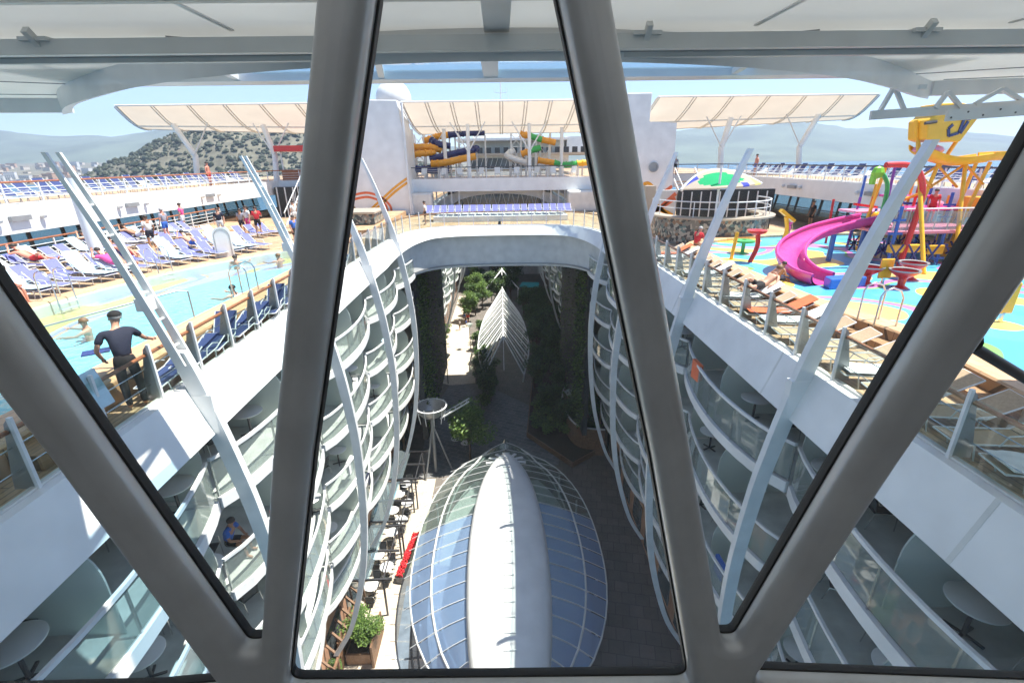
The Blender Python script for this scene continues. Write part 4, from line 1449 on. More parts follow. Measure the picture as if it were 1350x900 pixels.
mb.solid(O_, I_, [(p[0], 48.4, p[2]) for p in I_], [(p[0], 48.4, p[2]) for p in O_]); mb.build("arch_rim", 'white', t, smooth=True)
mb = MB()
for x in [-5.3, -4.6, -3.9, 4.0, 4.7, 5.4, 6.0, -6.0]: mb.box(x, 46.6, 0, x + .12, 46.72, 1.85)
mb.build("slim_column", 'white2', t)
for s in (-1, 1):
    t = thing("stair_block", "plain grey white wall block under the crossing deck, %s of the lounger row" % ("left" if s < 0 else "right"), "wall block", (s * 7.2, 45, 0), world=True, group="wall blocks under the crossing deck")
    mb = MB(); mb.box(min(s * 6.1, s * 8.9), 44.4, 0, max(s * 6.1, s * 8.9), 46.0, 1.81); mb.build("wall", 'offwhite', t, bevel=.15)

# building beyond with windows
t = thing("aft_superstructure", "pale building with open decks and blue windows behind the water slides", "building", (3, 97, 2.9), world=True)
mb = MB(); mb.box(-6, 96, 2.9, 13, 108, 5.3); mb.build("lower_wall", 'offwhite', t)
mb = MB(); mb.box(-5.6, 95.93, 3.1, 7.2, 95.99, 4.9); mb.build("blue_window", 'dglass2', t)
for k in range(14):
    x = -5.5 + k * .92
    mb = MB(); mb.bar((x, 95.9, 3.1), (x + .6, 95.9, 4.9), .07, .07); mb.build("mullion", 'white2', t)
mb = MB(); mb.box(-7.5, 94.6, 5.3, 19, 108, 5.7); mb.build("deck_slab", 'shade', t)
mb = MB(); mb.box(-6, 99, 5.7, 12.5, 108, 7.9); mb.build("upper_wall", 'cabin', t)
mb = MB(); mb.box(-8, 95.5, 7.9, 13, 108, 8.3); mb.build("roof", 'white', t)
mb = MB(); mb.box(13, 99, 5.7, 17, 105, 8.6); mb.build("side_cabin", 'white', t)
for k in range(14):
    x = -5.6 + k * 1.6
    mb = MB(); mb.box(x, 95, 5.71, x + .9, 95.8, 6.7); mb.build("stored_chair", 'fab_grey', t)
mb = MB(); mb.box(12, 97, 2.9, 20, 97.6, 4.0); mb.build("low_wall", 'white', t)
struct(MB().box(-30, 62, 2.55, -9.3, 112, 2.9), "aft_upper_deck_left", 'teak')
struct(MB().box(9.3, 62, 2.55, 30, 112, 2.9), "aft_upper_deck_right", 'teak')
struct(MB().box(-9.3, 94, 2.55, 9.3, 112, 2.89), "aft_upper_deck_middle", 'teak')

# mast over the roof
t = thing("radar_mast", "thin white radar mast with antennas standing beyond the middle canopy", "mast", (.5, 101, 8.3), world=True)
mb = MB(); mb.tube([(.5, 101, 8.3), (.5, 101, 18.2)], .13, 6); mb.build("pole", 'white2', t)
for z, w_ in ((13.6, 2.2), (15.0, 1.5), (16.4, 1.1)):
    mb = MB(); mb.bar((.5 - w_, 101, z), (.5 + w_, 101, z), .08, .08); mb.tube([(.5 - w_, 101, z), (.5 - w_, 101, z + .7)], .04, 5); mb.tube([(.5 + w_, 101, z), (.5 + w_, 101, z + .9)], .04, 5); mb.build("crossbar", 'white2', t)
mb = MB(); mb.box(-5, 99, 8.3, 6, 106, 12.8); mb.build("mast_house", 'white', t)

# ================================================================== water slides
def slide_tube(name, label, segs, r, parent=None):
    allp = segs[0][0]
    t = thing(name, label, "water slide", (allp[0][0], allp[0][1], 2.9), world=True, group="tube water slides behind the crossing deck")
    for pts, mt in segs:
        mb = MB(); P = catmull(pts, 8); mb.tube(P, r, 12); mb.build("tube_section", mt, t, smooth=True)
        mb = MB()
        for p, q in zip(P[::4], P[1::4]):
            d = (q - p).normalized() * .06
            mb.tube([p - d, p + d], r + .06, 12)
        mb.build("flange", mt, t, smooth=True)
        for p in P[4::12]:
            mb = MB(); mb.tube([(p.x, p.y, 2.9), (p.x, p.y, p.z - r * .8)], .09, 6); mb.build("support", 'white2', t)
    return t
slide_tube("water_slide", "orange and navy tube slide looping high behind the left tower", [
    ([(-9.5, 51.0, 5.84), (-8.3, 50.8, 5.75), (-6.8, 51.0, 5.75), (-5.8, 51.4, 5.48)], 'oyel'),
    ([(-7.6, 52.8, 6.38), (-6.3, 52.6, 6.74), (-5.0, 52.4, 6.92)], 'oyel'),
    ([(-5.0, 52.4, 6.92), (-3.6, 52.3, 7.05), (-1.4, 52.2, 7.10)], 'navyp')], .32)
slide_tube("water_slide", "navy tube slide sweeping below the orange one on the left", [
    ([(-6.7, 51.6, 6.38), (-5.9, 51.2, 6.02), (-4.9, 51.5, 5.84)], 'navyp'),
    ([(-6.7, 50.4, 4.67), (-5.4, 50.2, 4.94), (-4.0, 50.3, 5.21), (-2.5, 50.6, 5.48), (-2.2, 51.2, 5.57)], 'navyp'),
    ([(-9.7, 49.8, 4.04), (-8.1, 49.7, 3.77), (-6.3, 49.7, 3.59), (-4.9, 49.8, 3.59)], 'navyp')], .31)
slide_tube("water_slide", "orange tube slide curving low in front of the navy one", [
    ([(-6.5, 49.6, 4.22), (-5.2, 49.3, 4.31), (-3.8, 49.3, 4.58), (-2.3, 49.6, 4.85)], 'oyel')], .31)
slide_tube("water_slide", "orange and green tube slide curling down on the right", [
    ([(2.2, 51.6, 6.83), (3.1, 51.4, 6.65)], 'oyel'), ([(3.1, 51.4, 6.65), (4.3, 51.2, 6.29)], 'green'), ([(4.3, 51.2, 6.29), (5.6, 51.2, 6.02)], 'oyel'),
    ([(2.3, 51.2, 5.03), (3.1, 51.0, 5.30)], 'oyel'), ([(3.1, 51.0, 5.30), (4.1, 51.1, 5.57)], 'green')], .29)
slide_tube("water_slide", "low yellow and green slide running out to the right of the crossing deck", [
    ([(3.8, 49.8, 4.40), (5.4, 49.7, 4.13)], 'oyel'), ([(5.4, 49.7, 4.13), (6.5, 49.6, 3.95), (7.6, 49.6, 4.04)], 'green'), ([(7.6, 49.6, 4.04), (8.8, 49.7, 4.13), (10.3, 49.8, 4.04)], 'yellow')], .28)
slide_tube("water_slide", "orange and navy tube coils stacked beside the left tower behind the railing", [
    ([(-9.0, 50.6, 5.0), (-8.2, 49.8, 5.1), (-7.2, 50.0, 5.2), (-6.4, 50.8, 5.2)], 'oyel'),
    ([(-9.2, 51.6, 3.6), (-8.4, 50.8, 3.65), (-7.4, 50.8, 3.8), (-6.2, 51.4, 3.9), (-5.2, 52.0, 3.8)], 'navyp')], .29)
slide_tube("water_slide", "white enclosed tube slide dropping between the two middle posts", [
    ([(1.4, 51.6, 5.3), (.8, 51.2, 4.9), (1.6, 50.8, 4.5), (2.6, 50.9, 4.2)], 'white2')], .30)
# white lattice towers of the slides 
for i, (x, y) in enumerate([(-8.0, 52.2), (-6.2, 52.6), (-3.5, 51.6), (1.7, 52.0), (4.7, 52.6)]):
    t = thing("slide_scaffold", "white lattice scaffold tower of the slides, %s from the left" % ORD[i], "scaffold", (x, y, 2.9), world=True, group="white scaffolds of the water slides")
    for a in (-.5, .5):
        for b in (-.5, .5):
            MB().box(x + a - .06, y + b - .06, 2.9, x + a + .06, y + b + .06, 7.0).build("upright", 'white2', t)
    for k in range(3):
        mb = MB(); z = 3.1 + k * 1.3
        mb.bar((x - .5, y - .5, z), (x + .5, y - .5, z + 1.2), .06, .06); mb.bar((x + .5, y - .5, z), (x - .5, y - .5, z + 1.2), .06, .06); mb.bar((x - .5, y - .5, z), (x + .5, y - .5, z), .07, .07)
        mb.build("cross_brace", 'white2', t)
for i, x in enumerate((-5.2, -8.3, 6.0)):
    column(x, 49.5, UZ, 7.3, .17, 0, "slim white column on the crossing deck, %s" % ["left of the middle post", "next to the left tower", "right of the middle posts"][i])

# tables and chairs glimpsed on the crossing deck
for i in range(9):
    x = -7.2 + i * 1.75
    t = thing("deck_chair", "white deck chair on the crossing deck behind the railing, %s from the left" % ORD[i], "chair", (x, 47.6, UZ), rz=R(random.uniform(-40, 40)), group="white deck chairs on the crossing deck")
    MB().box(-.28, -.3, .36, .28, .3, .42).build("seat", 'white', t)
    mb = MB(); mb.bar((0, .28, .4), (0, .5, 1.0), .54, .05, up=(0, 1, 0)); mb.build("backrest", 'white', t)
    for a in (-.24, .24):
        for b in (-.26, .26): MB().box(a - .02, b - .02, 0, a + .02, b + .02, .36).build("leg", 'white2', t)
# ================================================================== SPLASH AREA
t = thing("water_play_slide", "glossy magenta open slide curving down into the splash pool", "slide", (10.6, 16, .38), world=True)
def chute(path, w0, d, mat, nm):
    P = catmull(path, 8); mb = MB(); sec = []
    n = 10
    rows = []
    for i, p in enumerate(P):
        dd = (P[min(i + 1, len(P) - 1)] - P[max(i - 1, 0)]).normalized()
        x = dd.cross(Vector((0, 0, 1))).normalized(); u = x.cross(dd).normalized()
        ring = []
        for k in range(n + 1):
            a = PI + PI * k / n
            ring.append(p + x * math.cos(a) * w0 + u * (math.sin(a) * d + d * .9))
        for k in range(n, -1, -1):
            a = PI + PI * k / n
            ring.append(p + x * math.cos(a) * (w0 + .07) + u * (math.sin(a) * (d + .07) + d * .9 - .0))
        rows.append(ring)
    m_ = len(rows[0]); vs = [v for r_ in rows for v in r_]
    fs = [(i * m_ + k, i * m_ + (k + 1) % m_, (i + 1) * m_ + (k + 1) % m_, (i + 1) * m_ + k) for i in range(len(rows) - 1) for k in range(m_)]
    mb.add(vs, fs); mb.build(nm, mat, t, smooth=True)
    mb = MB()
    for sg in (0, n):
        mb.tube([r_[sg] for r_ in rows], .06, 6)
    mb.build("rim", mat, t, smooth=True)
chute([(10.6, 15.3, .42), (10.4, 16.1, .50), (10.45, 17.0, .78), (11.1, 17.9, 1.12), (12.3, 18.7, 1.42), (13.8, 19.4, 1.62), (15.2, 19.8, 1.78)], .44, .36, 'magenta', "chute")
for x, y, h in ((11.1, 17.9, 1.05), (13.4, 19.2, 1.5), (15.0, 19.7, 1.7)):
    mb = MB(); mb.tube([(x, y, .38), (x, y, h)], .1, 8); mb.build("support", 'blue', t, smooth=True)

t = thing("tipping_play_tower", "yellow posted play tower with big orange tipping bucket and pink platforms", "play tower", (17, 19.5, .38), world=True)
feet = [((15.2, 16.6, .38), (15.65, 19, 4.95)), ((16.5, 19.4, .38), (16.7, 19.0, 4.1)), ((17.2, 17.6, .38), (17.75, 19, 4.1)), ((18.2, 19.2, .38), (18.9, 19.2, 4.1))]
for a, b in feet + [((15.6, 19, 4.9), (15.4, 19, 5.6)), ((16.75, 19, 3.95), (17.3, 19, 5.2)), ((16.2, 21.5, .38), (16.4, 21.2, 4.0)), ((19.6, 21, .38), (19.7, 20.6, 4.1))]:
    mb = MB(); mb.tube([a, b], .07, 10); mb.build("post", 'yellow', t, smooth=True)
for a, b in (((15.7, 19, 4.0), (16.7, 19, 3.2)), ((15.6, 19, 3.2), (16.7, 19, 4.0)), ((16.7, 19, 4.0), (17.7, 19, 3.2)), ((16.6, 19, 3.2), (17.7, 19, 4.0)), ((17.8, 19, 4.0), (18.8, 19.1, 3.3))):
    mb = MB(); mb.tube([a, b], .045, 6); mb.build("cross_brace", 'oyel', t)
# bucket: a wide curved trough of a bucket tilted on its axle
mb = MB(); q = [(15.45, 5.55), (15.6, 4.92), (15.9, 4.84), (16.9, 4.82), (17.1, 5.2), (17.5, 5.95), (16.5, 6.12), (15.75, 6.1), (15.65, 5.7)]
n = len(q)
mb.add([(x, 18.55, z) for x, z in q] + [(x + .05, 19.5, z) for x, z in q], [tuple(range(n)), tuple(reversed(range(n, 2 * n)))] + [(i, (i + 1) % n, n + (i + 1) % n, n + i) for i in range(n)])
bk = mb.build("tipping_bucket", 'yellow', t, bevel=.05)
# dark zigzag emblem on the bucket face: two bracket shaped strokes
def plate(pts, mt, nm, par):
    mb = MB(); n = len(pts)
    mb.add([(x, 18.53, z) for x, z in pts] + [(x, 18.56, z) for x, z in pts], [tuple(range(n)), tuple(reversed(range(n, 2 * n)))] + [(i, (i + 1) % n, n + (i + 1) % n, n + i) for i in range(n)])
    o = mb.build(nm, mt, None)
    return o
def eb(strokes):
    mb = MB()
    for a, b in strokes: mb.bar((a[0], 18.535, a[1]), (b[0], 18.535, b[1]), .10, .03, up=(0, 1, 0))
    o = mb.build("emblem", 'navyp', t)
eb([((16.62, 5.92), (16.56, 5.68)), ((16.56, 5.68), (16.98, 5.72)), ((16.98, 5.72), (17.12, 5.9)), ((16.82, 5.82), (16.80, 5.66)),
    ((16.78, 5.58), (16.72, 5.12)), ((16.72, 5.12), (16.38, 5.02)), ((16.38, 5.02), (16.30, 5.26)), ((16.30, 5.26), (16.42, 5.40)), ((16.50, 5.60), (17.02, 5.58)), ((16.95, 5.5), (16.78, 5.1))])
mb = MB(); mb.tube([(15.35, 18.5, 5.45), (15.75, 18.5, 5.5)], .06, 6); mb.build("axle", 'dsteel', t)
# trough channels
def trough(path, mt, wd=.34):
    mb = MB(); P = catmull(path, 6)
    n = 8; rows = []
    for p in P: rows.append([(p.x, p.y + wd * math.cos(PI + PI * k / n), p.z + .26 * math.sin(PI + PI * k / n)) for k in range(n + 1)] + [(p.x, p.y + (wd + .06) * math.cos(PI + PI * k / n), p.z + .32 * math.sin(PI + PI * k / n)) for k in range(n, -1, -1)])
    m_ = len(rows[0]); fs = [(i * m_ + k, i * m_ + (k + 1) % m_, (i + 1) * m_ + (k + 1) % m_, (i + 1) * m_ + k) for i in range(len(rows) - 1) for k in range(m_)]
    fs += [tuple(range(m_)), tuple((len(rows) - 1) * m_ + k for k in reversed(range(m_)))]
    mb.add([v for r_ in rows for v in r_], fs); mb.build("water_trough", mt, t, smooth=True)
trough([(15.6, 18.9, 4.75), (16.3, 18.9, 4.45), (17.2, 18.9, 4.30), (18.3, 18.9, 4.40)], 'yellow')
trough([(18.35, 18.9, 4.45), (19.3, 18.9, 4.48), (20.4, 18.9, 4.45)], 'yellow', .3)
mb = MB(); mb.sphere((16.1, 18.95, 4.55), .42, 12, (1.3, 1, .5)); mb.build("pink_cushion", 'pink', t, smooth=True)
# platforms, panels
for (x0, y0, z0, x1, y1, z1, mt, nm) in ((14.7, 18.2, 1.55, 19.0, 20.8, 1.68, 'pink', 'platform'), (17.0, 20.2, 2.2, 19.6, 21.6, 2.3, 'magenta', 'platform'),
        (14.8, 17.9, .9, 16.0, 18.1, 1.2, 'yellow', 'side_panel'), (16.4, 18.0, .8, 17.0, 18.1, 1.15, 'yellow', 'side_panel'), (19.4, 19.4, 2.3, 20.4, 20.4, 2.75, 'yellow', 'side_panel')):
    MB().box(x0, y0, z0, x1, y1, z1).build(nm, mt, t, bevel=.03)
for x, y, z in ((15.0, 18.1, 2.6), (16.1, 20.2, 2.6), (17.0, 20.8, 3.0), (17.1, 18.3, 1.6), (18.1, 18.3, 2.4), (19.0, 20.5, 2.9), (19.2, 18.4, 2.4), (14.6, 18.6, 2.2)):
    mb = MB(); mb.tube([(x, y, .38), (x, y, z)], .06, 8); mb.bar((x - .25, y, z - .5), (x + .25, y, z - .5), .08, .08); mb.bar((x - .25, y, z - 1.0), (x + .25, y, z - 1.0), .08, .08)
    mb.build("blue_post", 'blue', t, smooth=True)
for k in range(9):
    a0 = k * .5
    mb = MB(); x = 14.9 + (k % 5) * .95; y = 18.4 + (k // 5) * 1.6
    for q in range(4):
        a = PI * q / 4 + k
        mb.bar((x - .34 * math.cos(a), y, .95 - .34 * math.sin(a)), (x + .34 * math.cos(a), y, .95 + .34 * math.sin(a)), .05, .05)
    mb.build("spoked_wheel", 'navyp', t)
for k in range(8):
    x = 14.9 + k * .52
    mb = MB(); mb.tube([(x, 18.15, 1.68), (x, 18.15, 2.5)], .02, 5); mb.build("baluster", 'white2', t)
mb = MB(); mb.box(14.8, 18.12, 1.7, 19.0, 18.14, 2.4); mb.build("net_panel", MT['gglass'], t)
mb = MB(); mb.tube([(14.8, 18.15, 2.5), (19, 18.15, 2.5)], .03, 6); mb.build("handrail", 'white2', t)

t2 = thing("water_play_frame", "second multicoloured play frame of blue, purple and red posts behind the yellow tower", "play frame", (19, 22.5, .38), world=True)
MT['purple'] = pbr("purple_paint", (.20, .06, .42), .3)
rp = random.Random(15)
for k in range(16):
    x = 16.2 + (k % 6) * .82 + rp.uniform(-.2, .2); y = 21.2 + (k // 6) * 1.1; h_ = rp.uniform(2.2, 4.1)
    mb = MB(); mb.tube([(x, y, .38), (x + rp.uniform(-.1, .1), y, h_)], .055, 8); mb.build("post", ['blue', 'purple', 'red', 'blue', 'yellow'][k % 5], t2, smooth=True)
for k in range(9):
    x = 16.0 + (k % 5) * .95; z = 1.2 + (k // 5) * 1.15
    mb = MB(); mb.bar((x, 21.15 + .9 * (k % 2), z), (x + 1.1, 21.15 + .9 * (k % 2), z + rp.uniform(-.3, .5)), .10, .10); mb.build("cross_bar", ['purple', 'red', 'yellow', 'blue'][k % 4], t2)
for k, (x, y, z, mt) in enumerate([(16.6, 22.0, 2.0, 'pink'), (18.6, 22.3, 2.6, 'magenta'), (17.6, 21.6, 1.3, 'purple')]):
    MB().box(x - .9, y - .6, z, x + .9, y + .6, z + .10).build("platform", mt, t2, bevel=.03)
for k in range(5):
    mb = MB(); mb.sphere((16.4 + k * .9, 21.1, 1.9 + .4 * (k % 2)), .22, 10, (1, .5, 1)); mb.build("spinning_cup", ['yellow', 'red', 'lime', 'pink', 'blue'][k], t2, smooth=True)
mb = MB(); mb.tube(catmull([(19.2, 20.2, .6), (19.4, 19.0, .9), (18.6, 18.0, 1.5), (17.6, 17.2, 1.2), (17.3, 16.4, .6)], 6), .32, 10); mb.build("short_tube_slide", 'yellow', t2, smooth=True)
for k in range(7):
    x = 14.6 + k * .7
    mb = MB(); mb.bar((x, 17.6, .5), (x + .5, 17.7, 1.25), .05, .05); mb.bar((x + .5, 17.6, .5), (x, 17.7, 1.25), .05, .05); mb.build("blue_lattice", 'navyp', t2)
def bentpipe(name, label, cat, path, r, mt, extra=None):
    t = thing(name, label, cat, path[0], world=True)
    mb = MB(); mb.tube(catmull(path, 8), r, 12); mb.build("pipe", mt, t, smooth=True)
    return t
bentpipe("spray_arch", "thick red bent spray pipe arching over the splash pool", "spray pipe", [(15.3, 17.9, .38), (15.5, 18, 1.6), (15.55, 18, 3.0), (15.2, 18, 3.8), (14.7, 18, 4.05), (13.9, 18, 4.07)], .10, 'red')
t = bentpipe("water_spout", "tall green curved spray stem with lime leaf top", "spray stem", [(15.5, 20, .38), (15.75, 20, 2.0), (15.75, 20, 3.1), (15.5, 20, 3.6), (15.25, 20, 3.75)], .08, 'green')
mb = MB(); mb.sphere((15.2, 20, 3.75), .28, 8, (1, .6, .9)); mb.box(15.0, 19.9, 3.3, 15.12, 20.1, 3.7); mb.build("leaf_top", 'lime', t)
t = bentpipe("water_spout", "dark red spray stem with a red flower head near the mosaic bar", "spray stem", [(10.15, 19.2, .38), (10.35, 19.2, 1.0), (10.3, 19.2, 1.5)], .09, 'red')
mb = MB(); mb.lathe([(.05, 0), (.34, .12), (.38, .22), (.2, .2), (.05, .12)], (10.25, 19.2, 1.45), 12); mb.build("flower_head", 'red', t, smooth=True)
t = bentpipe("water_spout", "yellow spray stem with a tilted yellow and red head", "spray stem", [(13.1, 22.4, .38), (13.35, 22.4, 1.1), (13.2, 22.4, 1.8)], .09, 'yellow')
mb = MB(); mb.bar((12.9, 22.4, 2.1), (13.6, 22.4, 1.6), .25, .14); mb.build("spray_head", 'yellow', t)
t = bentpipe("water_spout", "slim yellow spray stem leaning beside the mosaic bar", "spray stem", [(9.7, 19.9, .38), (9.8, 19.9, 1.5)], .07, 'yellow')
t = thing("spray_table", "small green round spray table on the splash floor", "spray table", (10.8, 21.2, .38), world=True)
mb = MB(); mb.lathe([(.3, 0), (.08, .05), (.08, .45), (.45, .5), (.45, .58), (.1, .6)], (10.8, 21.2, .38), 16); mb.build("table", 'green', t, smooth=True)
for i, (x, y, mt) in enumerate([(12.9, 14.8, 'red'), (14.1, 15.9, 'red'), (12.2, 15.4, 'red')]):
    t = thing("spray_bowl", "red and grey spray bowl on the splash floor, %s" % ["nearest the window", "farthest, below the yellow posts", "beside the yellow stand"][i], "spray bowl", (x, y, .38), world=True, group="red spray bowls")
    mb = MB(); mb.lathe([(.22, 0), (.10, .08), (.12, .3), (.38, .5), (.40, .56)], (x, y, .38), 16); mb.build("bowl", mt, t, smooth=True)
    mb = MB(); mb.lathe([(.38, .54), (.43, .56), (.43, .60), (.36, .58)], (x, y, .38), 16); mb.build("rim", 'greysteel', t, smooth=True)
for i, (x, y, lab) in enumerate([(12.6, 15.2, "small yellow paddle board on the splash floor beside red bowls"), (12.7, 11.3, "yellow square paddle board at the pool edge near the ladder rails")]):
    t = thing("yellow_paddle", lab, "paddle board", (x, y, .38), world=True)
    mb = MB(); mb.box(x - .22, y - .03, .6, x + .22, y + .03, 1.25 + .15 * i); mb.build("board", 'yellow', t, bevel=.03)
    mb = MB(); mb.tube([(x, y, .38), (x, y, .62)], .05, 6); mb.build("stem", 'steel', t)
t = thing("low_slide_box", "small blue slide end block at the foot of the magenta slide", "slide block", (11.1, 15.0, .38), world=True)
mb = MB(); mb.slab([(10.5, 14.7), (11.9, 15.0), (11.8, 15.4), (10.6, 15.2)], .38, .72); mb.build("block", 'blue', t, bevel=.05)
t = thing("blue_play_block", "dark blue block shaped slide base at the right edge of the splash pool", "slide block", (12.9, 8.2, .38), world=True)
mb = MB(); mb.slab([(12.0, 8.6), (13.4, 8.3), (13.5, 9.6), (12.2, 9.8)], .38, 1.25); mb.build("block", 'blue', t, bevel=.06)

# mosaic bar with rounded counter
t = thing("mosaic_bar", "round bar wall clad in grey and brown mosaic with a cream counter", "bar", (12, 28.2, 0), world=True)
mb = MB(); mb.lathe([(3.2, 0), (3.25, 1.35)], (12.0, 28.3, 0), 40, PI * .95, PI * 2.08); mb.lathe([(3.05, 1.35), (3.05, 0)], (12.0, 28.3, 0), 40, PI * .95, PI * 2.08); mb.build("bar_wall", 'stones', t, smooth=True)
mb = MB(); mb.lathe([(2.7, 1.36), (3.5, 1.36), (3.52, 1.45), (2.7, 1.46)], (12.0, 28.3, 0), 40, PI * .95, PI * 2.08); mb.build("counter", 'shade', t, smooth=True)
mb = MB()
P = [(12 + 3.2 * math.cos(a), 28.3 + 3.2 * math.sin(a)) for a in [PI * (.98 + 1.08 * k / 20) for k in range(21)]]
for x, y in P[::2]: mb.tube([(x, y, 1.45), (x, y, 2.25)], .025, 5)
mb.tube([(x, y, 2.25) for x, y in P], .035, 6); mb.tube([(x, y, 1.9) for x, y in P], .02, 5); mb.build("bar_railing", 'white2', t)
mb = MB(); mb.box(9.2, 31.6, 0, 11.3, 31.9, 2.5); mb.build("back_panel", 'cabin', t)
for a, b in (((9.3, 2.2), (11.2, .6)), ((9.3, 1.9), (11.2, .9)), ((9.3, .8), (11.2, 2.0)), ((9.3, .6), (11.2, 2.3))):
    mb = MB(); mb.bar((a[0], 31.57, a[1]), (b[0], 31.57, b[1]), .22, .03, up=(0, 1, 0)); mb.build("stripe", 'oyel' if a[1] > 1 else 'orange', t)
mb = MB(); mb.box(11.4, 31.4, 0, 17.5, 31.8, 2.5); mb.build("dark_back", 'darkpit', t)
rnd = random.Random(8)
for k in range(10):
    x = 11.5 + k * .6
    mb = MB(); mb.tube([(x, 31.2, .0), (x, 31.2, 2.4)], .04, 5); mb.build("slim_post", 'white2', t)
mb = MB(); mb.box(8.9, 30.3, 0, 9.5, 30.9, 2.85); mb.build("tan_pillar", 'shade', t)

# leaf shaped canopy over the bar
t = thing("leaf_canopy", "eye shaped cream canopy with green and blue patches on a slim mast", "canopy", (11.2, 26, 0), world=True)
def leafpt(u, v):   # u along -1..1, v across -1..1
    wv = (1 - abs(u) ** 1.8)
    x = 11.6 + u * 2.1; y = 26 + v * 1.1 * wv
    z = 2.95 + .12 * u + .82 * (1 - u * u) * (.5 + .5 * v)
    return (x, y, z)
mb = MB(); n, m_ = 30, 10; vs = []
for dz in (0, .06):
    for j in range(m_ + 1):
        for i in range(n + 1):
            p = leafpt(-1 + 2 * i / n, -1 + 2 * j / m_); vs.append((p[0], p[1], p[2] + dz))
fs = []; mm_ = []
W = n + 1; H = W * (m_ + 1)
for lay in (0, 1):
    for j in range(m_):
        for i in range(n):
            a = lay * H + j * W + i
            u = -1 + 2 * (i + .5) / n; v = -1 + 2 * (j + .5) / m_
            k = 0
            if ((u + .10) / .50) ** 2 + ((v + .10) / .74) ** 2 < 1: k = 1
            elif ((u - .38) / .15) ** 2 + ((v + .1) / .30) ** 2 < 1: k = 1
            elif u < -.5 and v > .35: k = 2
            elif .35 < u < .55 and v < -.6: k = 2
            elif u > .72: k = 3
            mb.cur = k
            mb.add([], [])
            fs.append((a, a + 1, a + W + 1, a + W)); mm_.append(k)
mb.v = vs; mb.f = fs; mb.m = mm_
MT['shgreen'] = fabric_translucent("green_fabric", (.06, .55, .25), .5); MT['shblue'] = fabric_translucent("blue_fabric", (.12, .15, .6), .5); MT['shyel'] = fabric_translucent("yellow_fabric", (.85, .80, .35), .5)
mb.build("fabric", ['shade', 'shgreen', 'shblue', 'shyel'], t, smooth=True, fix=False)
mb = MB(); mb.tube([leafpt(-1 + 2 * i / 24, 1) for i in range(25)], .09, 6); mb.build("rear_arch", 'white', t, smooth=True)
mb = MB(); mb.tube([(11.2, 25.4, 0), (11.2, 25.4, 4.0)], .06, 8); mb.build("mast", 'white2', t, smooth=True)

# stairs on both sides behind (to upper deck)
for s in (-1, 1):
    t = thing("deck_stairs", "open white stair climbing to the upper %s deck" % ("left" if s < 0 else "right"), "stairs", (s * 16, 40, 0), world=True, group="open deck stairs")
    for k in range(12):
        MB().box(min(s * 14, s * 15.6), 36 + k * .35, .22 * k + .2, max(s * 14, s * 15.6), 36.3 + k * .35, .22 * k + .25).build("tread", 'teakside', t)
    for x in (14, 15.6):
        mb = MB(); mb.bar((s * x, 35.9, .1), (s * x, 40.3, 2.8), .06, .25); mb.bar((s * x, 35.9, 1.1), (s * x, 40.3, 3.7), .05, .05)
        for k in range(8): mb.bar((s * x, 36 + k * .6, .2 + k * .36), (s * x, 36 + k * .6, 1.15 + k * .36), .03, .03)
        mb.build("stringer", 'white2', t)
# dark lounge areas under the upper deck bridge ends
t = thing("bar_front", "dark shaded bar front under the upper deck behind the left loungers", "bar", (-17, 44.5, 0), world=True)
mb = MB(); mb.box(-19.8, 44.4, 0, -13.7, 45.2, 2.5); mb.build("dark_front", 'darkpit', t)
for k in range(9):
    x = -19.6 + k * .7
    mb = MB(); mb.box(x, 44.3, 0, x + .08, 44.38, 2.5); mb.build("mullion", 'white2', t)
t = thing("deck_kiosk", "small bar kiosk with red roof and red counter on the upper left deck", "kiosk", (-19, 47.5, UZ), world=True)
MB().box(-20.3, 46.8, 5.45, -16.8, 49.4, 5.95).build("roof", 'red', t, bevel=.04)
MB().box(-20.0, 47.0, UZ, -17.2, 48.6, 3.9).build("counter", 'wood', t)
for x in (-19.9, -17.3):
    MB().box(x - .05, 47.2, UZ, x + .05, 47.3, 5.45).build("post", 'white2', t)
MB().box(-18.8, 48.8, UZ, -18.0, 49.1, 4.6).build("shelf", 'dsteel', t)
t = thing("parapet_bench", "curved purple grey planter wall beside the left tower", "planter wall", (-11.2, 35, 0), world=True)
mb = MB(); mb.box(-13.4, 33.6, .42, -8.6, 36.5, 1.15); mb.build("wall", 'stones', t, bevel=.1)
mb = MB(); mb.box(-13.5, 33.5, 1.15, -8.5, 36.6, 1.3); mb.build("coping", 'shade', t, bevel=.03)
struct(MB().box(-15, 31, .01, -8.3, 43.5, .42), "bridge_platform_left", 'teak')

# ================================================================== PARK FLOOR
GZ = -20.0
struct(MB().box(-9.4, -6, GZ - .4, 9.4, 110, GZ), "park_ground", 'paved')
struct(MB().slab([(-8.9, 52), (-6.2, 50.5), (-3.4, 51), (-3.9, 60), (-5.0, 68), (-5.6, 76), (-5.2, 90), (-8.4, 90), (-8.5, 70)], GZ + .002, GZ + .006), "park_path_far", 'pave')
struct(MB().slab([(-7.5, 33), (4.5, 34.5), (5.6, 42), (-2.6, 50.8), (-6.4, 50.6), (-7.6, 44)], GZ + .004, GZ + .008), "park_plaza", 'paveg')
struct(MB().box(-8.9, 12, GZ + .002, -5.8, 33, GZ + .006), "park_terrace", 'pave')
struct(MB().slab([(5.9, 10), (8.8, 10), (8.8, 48), (5.0, 48), (5.6, 30)], GZ + .002, GZ + .006), "park_path_right", 'paved')
# striped timber decking near left wall
def planting(name, label, poly, h):
    t = thing(name, label, "planting bed", (sum(p[0] for p in poly) / len(poly), sum(p[1] for p in poly) / len(poly), GZ), world=True)
    MB().slab(poly, GZ + .01, GZ + h).build("kerb", 'boxwood', t)
    MB().slab(offset2(ccw(list(poly)), .12), GZ + h, GZ + h + .03).build("soil", 'soil', t)
    return t
